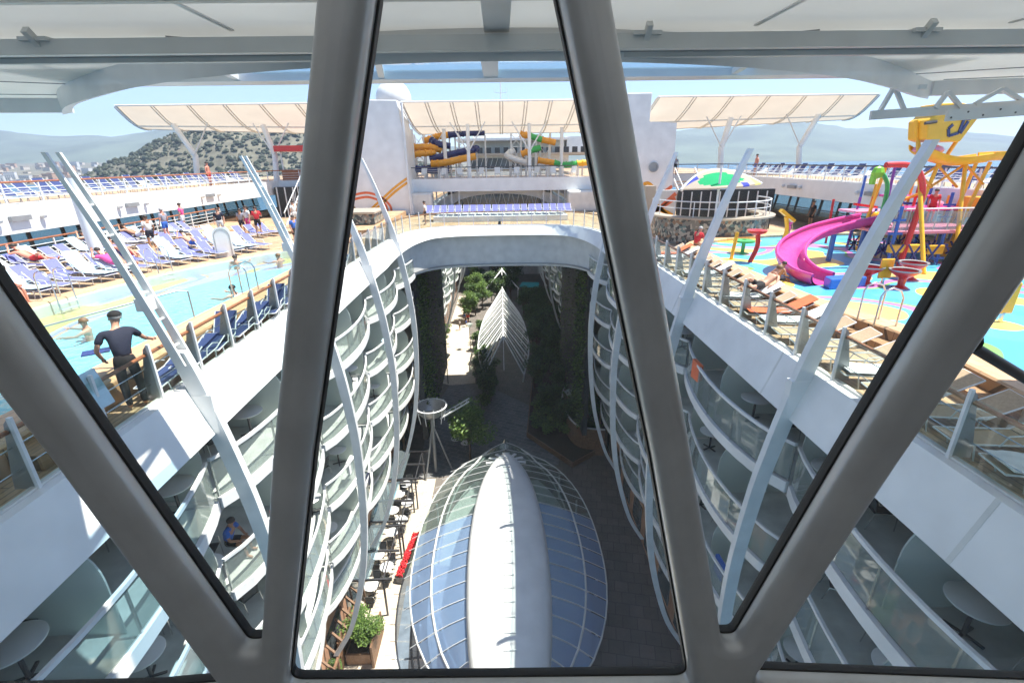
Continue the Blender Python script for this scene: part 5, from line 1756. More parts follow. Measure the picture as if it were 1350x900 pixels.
# ---- trees
def make_tree(name, h, spread, n, leafsize, mats, seed, cat="tree", trunk=.12, ball=False):
    rnd = random.Random(seed)
    t = thing(name, "x", cat, (0, 0, 0))
    mb = MB()
    lean = (rnd.uniform(-.2, .2), rnd.uniform(-.2, .2))
    th_ = h * .34
    mb.tube([(0, 0, -.05), (lean[0] * .5, lean[1] * .5, th_ * .6), (lean[0], lean[1], th_), (lean[0] * 1.2, lean[1] * 1.2, h * .8)], [trunk, trunk * .8, trunk * .65, trunk * .25], 8)
    mb.build("trunk", 'bark', t, smooth=True)
    clumps = []
    for k in range(9):
        a = rnd.uniform(0, 2 * PI); r_ = spread * rnd.uniform(.25, .8)
        z = h * rnd.uniform(.40, .92)
        q = 1 - abs(z / h - .66) * 1.1
        c = Vector((lean[0] + r_ * q * math.cos(a), lean[1] + r_ * q * math.sin(a), z))
        clumps.append((c, spread * rnd.uniform(.35, .55)))
        mb = MB(); mb.tube([(lean[0] * .8, lean[1] * .8, th_ * rnd.uniform(.7, 1.1)), (c.x * .6, c.y * .6, lerp(th_, c.z, .6)), tuple(c)], [trunk * .45, trunk * .3, trunk * .1], 5)
        mb.build("limb", 'bark', t)
    clumps.append((Vector((lean[0], lean[1], h * .85)), spread * .5))
    mb = MB()
    for _ in range(n):
        c, r_ = rnd.choice(clumps)
        d = Vector((rnd.gauss(0, 1), rnd.gauss(0, 1), rnd.gauss(0, 1))).normalized() * (rnd.random() ** .45) * r_
        leafquad(mb, c + Vector((d.x, d.y, d.z * .75)), leafsize, rnd)
    mb.build("crown", mats, t, fix=False)
    return t
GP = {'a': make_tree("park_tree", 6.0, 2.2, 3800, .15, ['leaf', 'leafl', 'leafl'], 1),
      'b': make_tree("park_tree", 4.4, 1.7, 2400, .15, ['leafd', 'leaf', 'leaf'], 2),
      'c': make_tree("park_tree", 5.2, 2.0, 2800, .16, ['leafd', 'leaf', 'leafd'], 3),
      's': make_tree("park_shrub", 1.5, .8, 900, .10, ['leafd', 'leaf', 'leafl'], 4, "shrub", .04),
      'p': make_tree("park_shrub", 2.0, 1.15, 4200, .062, ['leafl', 'leaf', 'leafl'], 6, "shrub", .05),
      'f': make_tree("park_shrub", 1.2, .9, 700, .10, ['leafl', 'leafl', 'leaf'], 5, "shrub", .04)}
def tree(k, x, y, lab, grp, s_=1.0, z=GZ):
    return place(GP, k, (x, y, z), random.uniform(0, 6), lab, grp, s_)
tree('a', -3.1, 35.3, "bright leafy tree in the plaza in front of the glass canopy tip", "trees of the park", 1.05)
planting("planting_bed", "long green planting bed along the left side of the far path", [(-9.0, 51), (-7.9, 51), (-8.6, 60), (-8.8, 72), (-9.1, 72)], .4)
for i in range(9):
    tree('b' if i % 2 else 's', -8.3 - .03 * i, 46 + i * 2.6, "bushy tree against the left wall by the far path, %s from the bridge" % ORD[i], "trees left of the far path", [.75, 1.3][i % 2 == 0] * (1 if i % 2 == 0 else .8))
for i in range(8):
    tree('f' if i % 2 else 'b', -3.0 + .25 * math.sin(i), 52 + i * 2.4, "green shrub between the path and the far glass canopy, %s from the plaza" % ORD[i], "shrubs beside the far canopy", [.62, 1.3][i % 2])
for i in range(8):
    tree('ab'[i % 2], -5.6 + 1.0 * (i % 3), 74 + i * 3.3, "light green tree in the sunlit left far park, %s counting away" % ORD[i], "trees at the far end of the path", .9)
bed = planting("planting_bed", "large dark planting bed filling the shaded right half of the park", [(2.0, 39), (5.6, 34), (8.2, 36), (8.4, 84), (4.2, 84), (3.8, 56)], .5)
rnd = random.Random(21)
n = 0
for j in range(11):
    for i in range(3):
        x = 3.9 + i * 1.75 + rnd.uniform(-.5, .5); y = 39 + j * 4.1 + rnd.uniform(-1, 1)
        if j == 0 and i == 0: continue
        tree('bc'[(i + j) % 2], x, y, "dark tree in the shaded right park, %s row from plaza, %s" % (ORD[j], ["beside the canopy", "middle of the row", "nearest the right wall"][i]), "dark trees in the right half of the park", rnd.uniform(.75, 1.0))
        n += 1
rb = random.Random(44)
for i in range(22):
    u = rb.random(); x = lerp(3.2, 8.0, (i % 6) / 5) + rb.uniform(-.3, .3); y = 36.6 + (i // 6) * 1.3 + (8 - x) * .55 + rb.uniform(-.3, .3)
    tree('sf'[i % 2], x, y, "low dark shrub at the plaza end of the right planting bed, %s counted inward" % ORD[i], "low shrubs of the right planting bed", rb.uniform(.9, 1.35), GZ + .5)
for i in range(10):
    tree('sb'[i % 2], -2.4 + .5 * (i % 3), 44.5 + i * 1.0, "shrub beside the near edge of the far leaf canopy, %s from the plaza" % ORD[i], "shrubs at the foot of the leaf canopy", .8 if i % 2 else 1.2)
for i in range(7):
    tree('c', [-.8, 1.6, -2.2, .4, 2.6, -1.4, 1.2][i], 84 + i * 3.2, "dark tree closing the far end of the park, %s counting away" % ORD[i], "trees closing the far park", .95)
# bushes near the lower left
pb = thing("planter_box", "large square brown timber planter on the terrace holding a leafy bush", "planter", (-7.9, 18.3, GZ), world=True)
MB().box(-8.5, 17.5, GZ + .01, -7.2, 19.2, GZ + .75).build("box", 'boxwood', pb, bevel=.04)
MB().box(-8.4, 17.6, GZ + .75, -7.3, 19.1, GZ + .77).build("soil", 'soil', pb)
MB().box(-8.7, 17.3, GZ + .01, -8.6, 19.4, GZ + 1.9).box(-7.1, 17.3, GZ + .01, -7.0, 19.4, GZ + 1.5).build("side_screen", 'boxwood', pb)
tree('p', -7.85, 18.3, "leafy bush growing in the big timber planter on the terrace", "terrace bushes", 1.0, GZ + .75)
for i, (x, y, s_) in enumerate([(-8.9, 16.6, .55), (-8.7, 19.9, .5)]):
    t = thing("plant_pot", "round brown pot at the foot of the left wall, %s the timber planter" % ["in front of", "behind"][i], "plant pot", (x, y, GZ), group="round brown pots", world=True)
    mb = MB(); mb.lathe([(.0, .01), (.25, .01), (.36, .5), (.30, .52), (.28, .42), (0, .42)], (x, y, GZ), 16); mb.build("pot", 'boxwood', t, smooth=True)
    tree('s', x, y, "small shrub in the round pot %s the timber planter" % ["in front of", "behind"][i], "terrace bushes", .62, GZ + .4)
tree('c', -5.2, 12.6, "dark bush beside the near end of the oval glass canopy", "terrace bushes", .42)
tree('s', -5.3, 14.2, "small dark shrub between the terrace and the oval glass canopy", "terrace bushes", 1.0)
# red flower box
t = thing("flower_trough", "long trough packed with red flowers beside the glass canopy", "flower box", (-6.7, 24.4, GZ), world=True)
mb = MB(); mb.slab([(-6.95, 22.6), (-6.55, 22.5), (-6.05, 26.2), (-6.45, 26.3)], GZ + .01, GZ + .5); mb.build("trough", 'dsteel', t)
rnd = random.Random(9); mb = MB()
for _ in range(420):
    u = rnd.random(); c = Vector((lerp(-6.75, -6.25, u) + rnd.uniform(-.2, .2), lerp(22.6, 26.2, u), GZ + .5 + rnd.uniform(0, .22)))
    mb.sphere(c, .055, 5)
mb.build("red_flowers", 'flower', t, fix=False)
mb = MB()
for _ in range(500):
    u = rnd.random(); leafquad(mb, Vector((lerp(-6.75, -6.25, u) + rnd.uniform(-.22, .22), lerp(22.6, 26.2, u), GZ + .48 + rnd.uniform(0, .1))), .07, rnd)
mb.build("foliage", ['leaf', 'leafd', 'leaf'], t, fix=False)

# ---- terrace: pergola frames, tables, chairs
def lathe_table(name="cafe_table"):
    t = thing(name, "x", "table", (0, 0, 0))
    mb = MB(); mb.lathe([(0, .70), (.39, .70), (.41, .715), (.41, .735), (.39, .75), (0, .75)], n=32); mb.build("table_top", 'white', t, smooth=True)
    mb = MB(); mb.tube([(0, 0, .02), (0, 0, .70)], .035, 10); mb.build("stem", 'dsteel', t, smooth=True)
    mb = MB()
    for k in range(4):
        a = PI / 2 * k + .4; mb.bar((0, 0, .04), (.28 * math.cos(a), .28 * math.sin(a), .02), .05, .03)
    mb.build("foot", 'dsteel', t)
    return t
def sling_chair():
    t = thing("balcony_chair", "x", "chair", (0, 0, 0))
    mb = MB()
    for x in (-.27, .27):
        mb.tube([(x, -.26, 0), (x, -.24, .62), (x, .16, .62), (x, .28, .98)], .014, 6)
        mb.tube([(x, -.26, .40), (x, .2, .40), (x, .30, 0)], .014, 6)
    mb.tube([(-.27, .28, .98), (.27, .28, .98)], .014, 6)
    mb.build("frame", 'steel', t, smooth=True)
    MB().box(-.255, -.25, .40, .255, .2, .415).build("seat", 'fab_grey', t)
    mb = MB(); mb.bar((0, .17, .44), (0, .29, .98), .5, .015, up=(0, 1, 0)); mb.build("backrest", 'fab_grey', t)
    return t
FP = {'table': lathe_table(), 'chair': sling_chair()}
fl = ["top", "second", "third", "fourth", "fifth", "lowest"]
rnd = random.Random(31)
def balcony_set(s, k, y, x=7.3, who=""):
    side = "left" if s < 0 else "right"
    z = -2.9 * k
    bay = "%.0f metres along" % y
    lab = "%s %s balcony level, %s" % (fl[k - 1], side, who)
    place(FP, 'table', (s * x, y, z), 0, "round white table on the " + lab, "round balcony tables")
    place(FP, 'chair', (s * (x + .55), y + .85, z), R(rnd.uniform(-30, 30)) + (0 if s < 0 else PI) + PI / 2 * (-s), "dark chair beyond the table, " + lab, "dark balcony chairs")
    place(FP, 'chair', (s * (x + .45), y - .9, z), R(rnd.uniform(-30, 30)) + PI / 2 * (-s) + PI * .9, "dark chair before the table, " + lab, "dark balcony chairs")
spots = [(1, 1, 5.4), (1, 1, 8.9), (1, 1, 12.3), (1, 2, 6.4), (1, 2, 9.6), (1, 3, 8.9), (1, 1, 18.2), (1, 2, 15.2), (1, 2, 20.6), (1, 3, 15.5), (1, 3, 21.6), (1, 4, 24.3), (1, 2, 27.4),
         (-1, 1, 5.2), (-1, 1, 8.9), (-1, 2, 7.2), (-1, 2, 9.5), (-1, 1, 12.2), (-1, 3, 8.6), (-1, 3, 12.4), (-1, 2, 15.6), (-1, 1, 18.3), (-1, 3, 15.7), (-1, 3, 19.1), (-1, 4, 17.3), (-1, 4, 21.4), (-1, 2, 21.8), (-1, 3, 25.8), (-1, 2, 27.3), (-1, 4, 27.6)]
cnt = {}
for s, k, y in sorted(spots, key=lambda q: (q[0], q[1], q[2])):
    c = cnt.get((s, k), 0); cnt[(s, k)] = c + 1
    balcony_set(s, k, y, [7.35, 7.65, 7.8, 8.05, 8.4][k - 1], "%s set away from us" % ORD[c])
rnd = random.Random(12)
for n_, (s_, k, y, mt, cn) in enumerate([(-1, 1, 14.0, 'cl_pink', 'pink'), (-1, 2, 11.2, 'cl_red', 'red'), (-1, 3, 17.6, 'towelw', 'white'), (-1, 2, 24.6, 'towel', 'pale blue'), (1, 1, 13.9, 'orange', 'orange'), (1, 2, 18.2, 'towelw', 'white'), (1, 3, 11.5, 'cl_blue', 'blue'), (-1, 4, 20.4, 'cl_navy', 'navy')]):
    x = off_floor(k) - .25; z = -2.9 * k
    t = thing("beach_towel", "%s towel hung over the %s %s balcony rail" % (cn, fl[k - 1], "left" if s_ < 0 else "right"), "towel", (s_ * x, y, z + 1.0), world=True, group="towels hung on balcony rails")
    mb = MB(); mb.solid([(s_ * (x - .05), y - .3, z + .62), (s_ * (x - .05), y + .3, z + .58)], [(s_ * (x - .05), y - .3, z + 1.2), (s_ * (x - .05), y + .3, z + 1.2)], [(s_ * (x + .065), y - .3, z + 1.2), (s_ * (x + .065), y + .3, z + 1.2)], [(s_ * (x + .08), y - .3, z + .7), (s_ * (x + .08), y + .3, z + .72)])
    mb.build("cloth", mt, t)
# plaza tables (white discs seen from above)
for i, (x, y) in enumerate([(-4.55, 37.8), (-3.6, 37.1), (-.15, 36.3), (-8.2, 30.2), (-7.4, 29.2), (-8.3, 28.4), (-7.5, 27.4), (-7.9, 31.4), (-7.9, 26.2), (-8.4, 24.2), (-7.6, 23.2), (-8.2, 21.8)]):
    place(FP, 'table', (x, y, GZ), 0, "small white cafe table %s" % (["left of the bright tree", "in front of the bright tree", "alone in front of the canopy tip"] + ["on the left terrace, %s from the basket stand" % ORD[j] for j in range(9)])[i], "cafe tables in the park", 1.05)
    if i > 2:
        for d_ in (-1, 1):
            place(FP, 'chair', (x + .1, y + d_ * .7, GZ), PI * (d_ < 0), "dark cafe chair, %s side of the %s terrace table from the basket stand" % ("near" if d_ < 0 else "far", ORD[i - 3]), "cafe chairs on the terrace", .95)
# steel pergolas with glass
for i, (x0, y0, x1, y1) in enumerate([(-8.9, 20.4, -7.0, 24.6), (-8.9, 25.0, -6.9, 29.0), (-8.9, 29.4, -6.7, 33.0)]):
    t = thing("terrace_pergola", "steel framed glass pergola over the left terrace, %s from the planter" % ORD[i], "pergola", ((x0 + x1) / 2, (y0 + y1) / 2, GZ), world=True, group="glass pergolas on the terrace")
    for x in (x0, x1):
        for y in (y0, y1): MB().box(x - .05, y - .05, GZ, x + .05, y + .05, GZ + 2.7).build("post", 'dsteel', t)
    mb = MB()
    for y in (y0, (y0 + y1) / 2, y1): mb.bar((x0, y, GZ + 2.7), (x1 + .5, y, GZ + 2.7), .10, .12)
    for x in (x0, (x0 + x1) / 2, x1): mb.bar((x, y0, GZ + 2.66), (x, y1, GZ + 2.66), .06, .08)
    for q in range(14):
        yy = lerp(y0, y1, q / 13); mb.bar((x1 + .3, yy, GZ + 2.78), (x1 + .55, yy, GZ + 2.78), .03, .03)
    mb.build("beam", 'dsteel', t)
    MB().box(x0, y0, GZ + 2.78, (x0 + x1) / 2 + .2, y1, GZ + 2.80).build("glass_roof", 'skyglass', t)
# lattice side rail of the lower terrace
for i in range(12):
    y = 12.4 + i * .75
    pass
t = thing("slatted_trellis", "slanting timber slats lying along the foot of the left wall", "trellis", (-8.9, 15, GZ), world=True)
mb = MB()
for i in range(13):
    y = 12.5 + i * .72; mb.bar((-9.0, y, GZ + 2.4), (-8.35, y - .2, GZ + 1.9), .10, .10)
mb.build("slat", 'boxwood', t)
mb = MB(); mb.bar((-8.4, 12.3, GZ + 1.85), (-8.4, 21.2, GZ + 1.85), .12, .12)
for y in (12.5, 16.5, 21): mb.bar((-8.4, y, GZ), (-8.4, y, GZ + 1.9), .1, .1)
mb.build("bearer", 'boxwood', t)
# green tinted walkway strip beside the canopy
struct(MB().slab([(-5.8, 12), (-4.6, 12), (-5.5, 19), (-5.9, 22.4), (-6.3, 22.4)], GZ + .002, GZ + .009), "glass_walkway", 'balfloor')

# round basket lookout on a pole
t = thing("basket_lookout", "round steel basket stand on a mast with a ladder arm above the terrace", "lookout", (-5.9, 34.0, GZ), world=True)
mb = MB(); mb.lathe([(.75, 0), (1.08, .35), (1.2, .8), (1.16, .8), (1.03, .4), (.7, .05), (0, .05)], (-5.9, 34.0, -14.6), 24); mb.build("basket", 'greysteel', t, smooth=True)
mb = MB(); mb.lathe([(1.22, .8), (1.30, .84), (1.22, .88), (1.16, .84), (1.22, .8)], (-5.9, 34.0, -14.6), 28)
for k in range(10):
    a = 2 * PI * k / 10; mb.bar((-5.9 + math.cos(a), 34.0 + math.sin(a), -15.1), (-5.9 + 1.2 * math.cos(a), 34.0 + 1.2 * math.sin(a), -13.6), .05, .05)
mb.build("rim", 'white2', t)
mb = MB(); mb.tube([(-5.9, 34.0, GZ), (-5.9, 34.0, -14.6)], .14, 10)
for a in (0, 2.1, 4.2): mb.tube([(-5.9 + 1.4 * math.cos(a), 34.0 + 1.4 * math.sin(a), GZ), (-5.9, 34.0, -15.4)], .07, 6)
mb.build("mast", 'greysteel', t)
mb = MB()
for d_ in (-.3, .3): mb.bar((-5.2, 34.0 + d_, -14.8), (-2.9, 34.9 + d_, -13.8), .08, .1)
for k in range(5): mb.bar((-4.9 + .45 * k, 33.75 + .17 * k, -14.65 + .2 * k), (-4.9 + .45 * k, 34.35 + .17 * k, -14.65 + .2 * k), .06, .06)
mb.build("ladder_arm", 'white2', t)
# street lamps in the park
for i, (x, y) in enumerate([(-6.6, 51.0), (-4.6, 62), (6.2, 41)]):
    t = thing("park_lamp", "slim park lamp with a square glass head, %s" % ["where the shaded plaza meets the path", "beside the sunlit path", "in the shaded right half"][i], "lamp", (x, y, GZ), world=True, group="park lamps")
    mb = MB(); mb.tube([(x, y, GZ), (x, y, GZ + 3.2)], .05, 8); mb.build("post", 'dsteel', t)
    mb = MB(); mb.lathe([(.18, 0), (.5, .5)], (x, y, GZ + 3.2), 4, cap=True); mb.build("lamp_head", 'frost', t)
# curved shaded planter on the right
t = thing("curved_planter", "large curved planter wall holding a dark bed near the right wall", "planter", (7, 38, GZ), world=True)
P = catmull([(8.6, 46, 0), (6.2, 44, 0), (5.6, 40, 0), (6.3, 36.5, 0), (8.6, 35.6, 0)], 8)
o_ = offset2([(p.x, p.y) for p in P], .18, closed=False)
mb = MB(); mb.solid([(p.x, p.y, GZ) for p in P], [(p.x, p.y, GZ + 2.6) for p in P], [(p[0], p[1], GZ + 2.6) for p in o_], [(p[0], p[1], GZ) for p in o_]); mb.build("wall", 'boxwood', t, smooth=True)
mb = MB(); mb.tube([(p.x, p.y, GZ + 2.65) for p in P], .08, 6); mb.build("coping", 'offwhite', t, smooth=True)

# ================================================================== GLASS CANOPIES IN THE PARK
def ell(cy_, L, W_, y, p=2.0):
    if W_ > 4 and y < cy_: L = L * .82
    u = min(1, abs((y - cy_) / L))
    return W_ * max(0, 1 - u ** p) ** .5
t = thing("oval_glass_canopy", "big oval skylight with white curved spine and glass wings painted with sky reflection", "skylight canopy", (0, 22, GZ), world=True)
cyo, Lo, Wo, zo = 22.6, 11.2, 5.6, -17.6
cyi, Li, Wi = 20.6, 10.2, 2.22
def zi(y): return -15.9 - .9 * ((y - cyi) / Li) ** 2
def zs(y): return -15.05 - 1.0 * ((y - cyi) / Li) ** 2
ys_ = [cyi - Li + .02 + (2 * Li - .04) * i / 60 for i in range(61)]
mb = MB(); vs = []; K = 12
for y in ys_:
    w_ = ell(cyi, Li, Wi, y)
    for k in range(K + 1):
        a = PI * k / K
        vs.append((-w_ * math.cos(a), y, zi(y) + (zs(y) - zi(y)) * math.sin(a) ** .8 * min(1, w_ / .6)))
fs = [(i * (K + 1) + k, i * (K + 1) + k + 1, (i + 1) * (K + 1) + k + 1, (i + 1) * (K + 1) + k) for i in range(60) for k in range(K)]
mb.add(vs, fs); mb.build("spine_shell", 'white', t, smooth=True)
mb = MB()
for i in range(26):
    y = cyi - Li + 1.2 + i * .75
    mb.bar((-.28, y, zs(y) + .05), (.28, y, zs(y) + .05), .04, .06)
mb.bar((.03, cyi - 9, zs(cyi - 9) + .04), (.03, cyi, zs(cyi) + .05), .05, .05); mb.bar((.03, cyi, zs(cyi) + .05), (.03, cyi + 9, zs(cyi + 9) + .04), .05, .05)
mb.build("maintenance_rail", 'white2', t)
# wing panels bay by bay
st = 1.02; y = cyo - Lo * .82 + .35; i = 0
bars = MB(); ringl = {-1: [], 1: []}; outl = {-1: [], 1: []}; inl = {-1: [], 1: []}
while y < cyo + Lo - .2:
    y2 = min(y + st, cyo + Lo - .05)
    for s in (-1, 1):
        def pt(yy, v):
            wi = ell(cyi, Li, Wi, yy) if yy < cyi + Li - .05 else .05
            wo = max(wi + .05, ell(cyo, Lo, Wo, yy, 2.3))
            zi_ = zi(min(yy, cyi + Li)) - .05; x = lerp(wi, wo, v)
            z = lerp(zi_, zo - .5 * ((yy - cyo) / Lo) ** 2, v) + .12 * math.sin(PI * v)
            return (s * x, yy, z)
        mb = MB(); K = 5
        A_ = [pt(y + .03, k / K) for k in range(K + 1)]; B_ = [pt(y2 - .03, k / K) for k in range(K + 1)]
        mb.strip(A_, B_)
        mb.build("glass_bay", 'cglass' if y < 24.6 - (1.2 if s < 0 else 0) else 'cglassg', t, smooth=True, fix=False)  # nearer bays get the glass with sky reflection in its colour
        a = pt(y, 0); 
        P = [pt(y, k / 6) for k in range(7)]
        e = Vector(P[-1]) - Vector(P[-2]); ext = (.5 if s < 0 else .02)
        P.append(tuple(Vector(P[-1]) + e.normalized() * ext))
        bars.tube([(p[0], p[1], p[2] + .06) for p in P], .02, 5)
        ringl[s].append(Vector(pt(y, .62)) + Vector((0, 0, .02))); outl[s].append(Vector(pt(y, 1.0))); inl[s].append(Vector(pt(y, .0)))
    y += st; i += 1
bars.build("glazing_bar", 'white2', t)
for s in (-1, 1):
    mb = MB(); mb.tube(ringl[s], .06, 6); mb.tube([p + Vector((s * -.35, 0, .03)) for p in ringl[s]], .05, 5); mb.build("ring_beam", 'offwhite', t, smooth=True)
    mb = MB(); mb.tube(outl[s], .05, 6); mb.build("edge_beam", 'offwhite', t, smooth=True)
    for k in range(1, len(outl[s]) - 1, 3):
        p = outl[s][k] * .92
        mb = MB(); mb.tube([(p.x, outl[s][k].y, GZ), (p.x, outl[s][k].y, outl[s][k].z - .02)], .07, 8); mb.build("leg", 'white2', t)
mb = MB()
mb.slab([(x_, y_) for x_, y_ in [(ell(cyo, Lo, Wo * .86, q_, 2.3), q_) for q_ in [cyo - Lo * .82 + .5 + i * .8 for i in range(24)]] + [(-ell(cyo, Lo, Wo * .86, q_, 2.3), q_) for q_ in reversed([cyo - Lo * .82 + .5 + i * .8 for i in range(24)])]], GZ + .02, GZ + .12)
mb.build("skylight_base", 'cabin', t)
# star shaped cap at the tip
mb = MB()
for k in range(7):
    a = PI * (k / 6) ; mb.bar((0, 30.6, -16.75), (1.5 * math.cos(a), 30.6 + 1.3 * math.sin(a), -16.95), .22, .06)
mb.build("tip_cap", 'white', t)

t = thing("leaf_glass_canopy", "long leaf shaped canopy of white chevron glass blades in the far park", "skylight canopy", (0, 58, GZ), world=True)
def bl(y):
    tab = [(40, .8), (46, 2.0), (52, 2.9), (56, 3.2), (60, 3.2), (65, 2.95), (69, 2.55), (73, 1.7), (76.5, .1)]
    for (a, p), (b, q) in zip(tab, tab[1:]):
        if y <= b: return lerp(p, q, max(0, (y - a) / (b - a)))
    return .1
def blades(ys, hw, reach, zr, ymax):
    for y in ys:
        w_ = hw(y)
        yr = min(y + reach, ymax)
        for s in (-1, 1):
            a = Vector((s * .05, yr, zr)); b = Vector((s * w_, y, zr - 2.0)); c = Vector((s * hw(y + 1.25), y + 1.25, zr - 2.0)); d = Vector((s * .05, min(yr + 1.25, ymax + .4), zr))
            mb = MB(); mb.add([a, b, c, d], [(0, 1, 2, 3)]); mb.build("glass_blade", 'cglassg', t, fix=False)
            mb = MB(); mb.bar(a, b, .10, .14); mb.bar(d, c, .04, .08); mb.build("blade_edge", 'white', t)
blades([47 + 2.45 * i for i in range(11)], bl, 6.3, -15.2, 76.4)
mb = MB(); mb.bar((0, 44, -15.3), (0, 52, -15.25), .06, .10); mb.bar((0, 52, -15.3), (0, 77, -15.1), .12, .2); mb.build("ridge_beam", 'white', t)
for s in (-1, 1):
    mb = MB(); mb.tube([(s * bl(y), y, -17.25) for y in [47 + q * 1.8 for q in range(17)]], .09, 6); mb.build("edge_beam", 'white2', t, smooth=True)
for y in (51, 57, 63, 69):
    for s in (-1, 1):
        mb = MB(); mb.tube([(s * bl(y) * .8, y, GZ), (s * bl(y) * .96, y, -17.3)], .08, 6); mb.build("leg", 'white2', t)
t = thing("leaf_glass_canopy", "smaller pointed glass canopy just below the bridge beam at the far end", "skylight canopy", (0, 88, GZ), world=True)
blades([84 + 1.75 * i for i in range(3)], lambda y: 3.0 - .25 * (y - 84), 6.5, -15.2, 91.4)
mb = MB(); mb.bar((0, 86, -15.2), (0, 92, -15.1), .12, .2); mb.build("ridge_beam", 'white', t)
for s in (-1, 1):
    mb = MB(); mb.tube([(s * 2.8, 85, GZ), (s * 2.9, 85, -17.3)], .08, 6); mb.build("leg", 'white2', t)
# turquoise stall far right
t = thing("market_stall", "turquoise awning among the dark trees of the far right park", "awning", (4.8, 88, GZ), world=True)
mb = MB(); mb.slab([(3.2, 86), (6.6, 84.5), (7.0, 88.5), (3.8, 89)], -17.4, -17.2); mb.build("awning", 'turq', t)
for x, y in ((3.4, 86.2), (6.5, 85), (6.8, 88.3), (3.9, 88.8)): MB().box(x - .05, y - .05, GZ, x + .05, y + .05, -17.4).build("post", 'dsteel', t)
# ================================================================== PEOPLE
def skin_mesh(name, verts, edges, root=0, sub=1):
    me = bpy.data.meshes.new(name + "_s")
    me.from_pydata([v[0] for v in verts], edges, [])
    o = bpy.data.objects.new(name + "_s", me); COL.objects.link(o)
    o.modifiers.new("sk", 'SKIN')
    if not me.skin_vertices: 
        bpy.context.view_layer.update()
    sv = me.skin_vertices[0].data
    for i, v in enumerate(verts):
        r_ = v[1] if isinstance(v[1], tuple) else (v[1], v[1])
        sv[i].radius = r_; sv[i].use_root = (i == root)
    s_ = o.modifiers.new("ss", 'SUBSURF'); s_.levels = sub; s_.render_levels = sub
    dg = bpy.context.evaluated_depsgraph_get(); dg.update()
    m = bpy.data.meshes.new_from_object(o.evaluated_get(dg))
    m.name = name
    bpy.data.objects.remove(o); bpy.data.meshes.remove(me)
    m.polygons.foreach_set("use_smooth", [True] * len(m.polygons))
    return m

POSES = {}
def V3(*a): return Vector(a)
# every pose: joint positions; person faces +y, x to its right
POSES['stand'] = dict(pel=V3(0, 0, .95), wst=V3(0, .0, 1.08), chs=V3(0, .0, 1.30), nck=V3(0, 0, 1.47), hd=V3(0, .02, 1.60),
    shR=V3(.18, 0, 1.40), elR=V3(.25, -.02, 1.12), haR=V3(.24, .08, .88), shL=V3(-.18, 0, 1.40), elL=V3(-.25, -.02, 1.12), haL=V3(-.24, .08, .88),
    hpR=V3(.095, 0, .90), knR=V3(.11, .03, .50), anR=V3(.11, -.01, .09), ftR=V3(.12, .15, .04), hpL=V3(-.095, 0, .90), knL=V3(-.11, .01, .50), anL=V3(-.12, -.03, .09), ftL=V3(-.13, .13, .04))
P = dict(POSES['stand']); P.update(elR=V3(.26, .12, 1.14), haR=V3(.16, .34, 1.16), elL=V3(-.26, .10, 1.14), haL=V3(-.1, .34, 1.12)); POSES['hold'] = P
# the man in navy: leaning forward and to his right, right arm reaching down to the side and front, left arm bent back
P = dict(POSES['stand'])
P.update(pel=V3(0, 0, .98), wst=V3(0, .05, 1.12), chs=V3(.02, .16, 1.36), nck=V3(.03, .24, 1.54), hd=V3(.06, .30, 1.67),
    shR=V3(.22, .20, 1.46), elR=V3(.40, .34, 1.20), haR=V3(.52, .56, 1.10), shL=V3(-.20, .18, 1.46), elL=V3(-.34, .08, 1.20), haL=V3(-.28, .20, .99),
    knR=V3(.12, .05, .52), knL=V3(-.12, .03, .52)); POSES['lean'] = P
POSES['lie'] = dict(pel=V3(0, -.05, .52), wst=V3(0, .10, .53), chs=V3(0, .38, .66), nck=V3(0, .58, .84), hd=V3(0, .68, .95),
    shR=V3(.18, .50, .76), elR=V3(.30, .30, .58), haR=V3(.26, .08, .50), shL=V3(-.18, .50, .76), elL=V3(-.30, .62, .70), haL=V3(-.12, .80, .98),
    hpR=V3(.09, -.10, .50), knR=V3(.11, -.50, .50), anR=V3(.12, -.92, .44), ftR=V3(.13, -.97, .56), hpL=V3(-.09, -.10, .50), knL=V3(-.12, -.42, .74), anL=V3(-.12, -.72, .44), ftL=V3(-.13, -.84, .44))
POSES['sit'] = dict(pel=V3(0, -.1, .50), wst=V3(0, -.08, .63), chs=V3(0, .0, .86), nck=V3(0, .05, 1.03), hd=V3(0, .10, 1.15),
    shR=V3(.18, .02, .96), elR=V3(.26, .10, .70), haR=V3(.14, .30, .62), shL=V3(-.18, .02, .96), elL=V3(-.26, .12, .70), haL=V3(-.12, .32, .60),
    hpR=V3(.10, -.06, .48), knR=V3(.14, .36, .50), anR=V3(.14, .40, .09), ftR=V3(.15, .55, .05), hpL=V3(-.10, -.06, .48), knL=V3(-.14, .36, .50), anL=V3(-.15, .38, .09), ftL=V3(-.17, .53, .05))
P = dict(POSES['stand']); P.update(elR=V3(.38, .15, 1.34), haR=V3(.40, .42, 1.40), elL=V3(-.38, .2, 1.34), haL=V3(-.42, .44, 1.38)); POSES['swim'] = P

def fingers(mb, h, d, side, sc=1.0):
    """palm plus four fingers and a thumb as tapered tubes growing from hand point h along d"""
    d = d.normalized(); side = (side - d * side.dot(d)).normalized(); nrm = d.cross(side)
    for k, L in enumerate((.062, .074, .070, .055)):
        b = h + side * (.026 - .0175 * k) * sc + d * .045 * sc
        mb.tube([b - d * .035 * sc, b, b + (d * .55 + nrm * .12) * L * sc, b + (d * .9 + nrm * .42) * L * sc], [.010 * sc, .0098 * sc, .0088 * sc, .0065 * sc], 6)
    b = h + side * .03 * sc
    mb.tube([b - d * .02 * sc, b + (side * .7 + d * .5) * .03 * sc, b + (side * .7 + d * 1.3) * .035 * sc], [.012 * sc, .011 * sc, .008 * sc], 6)

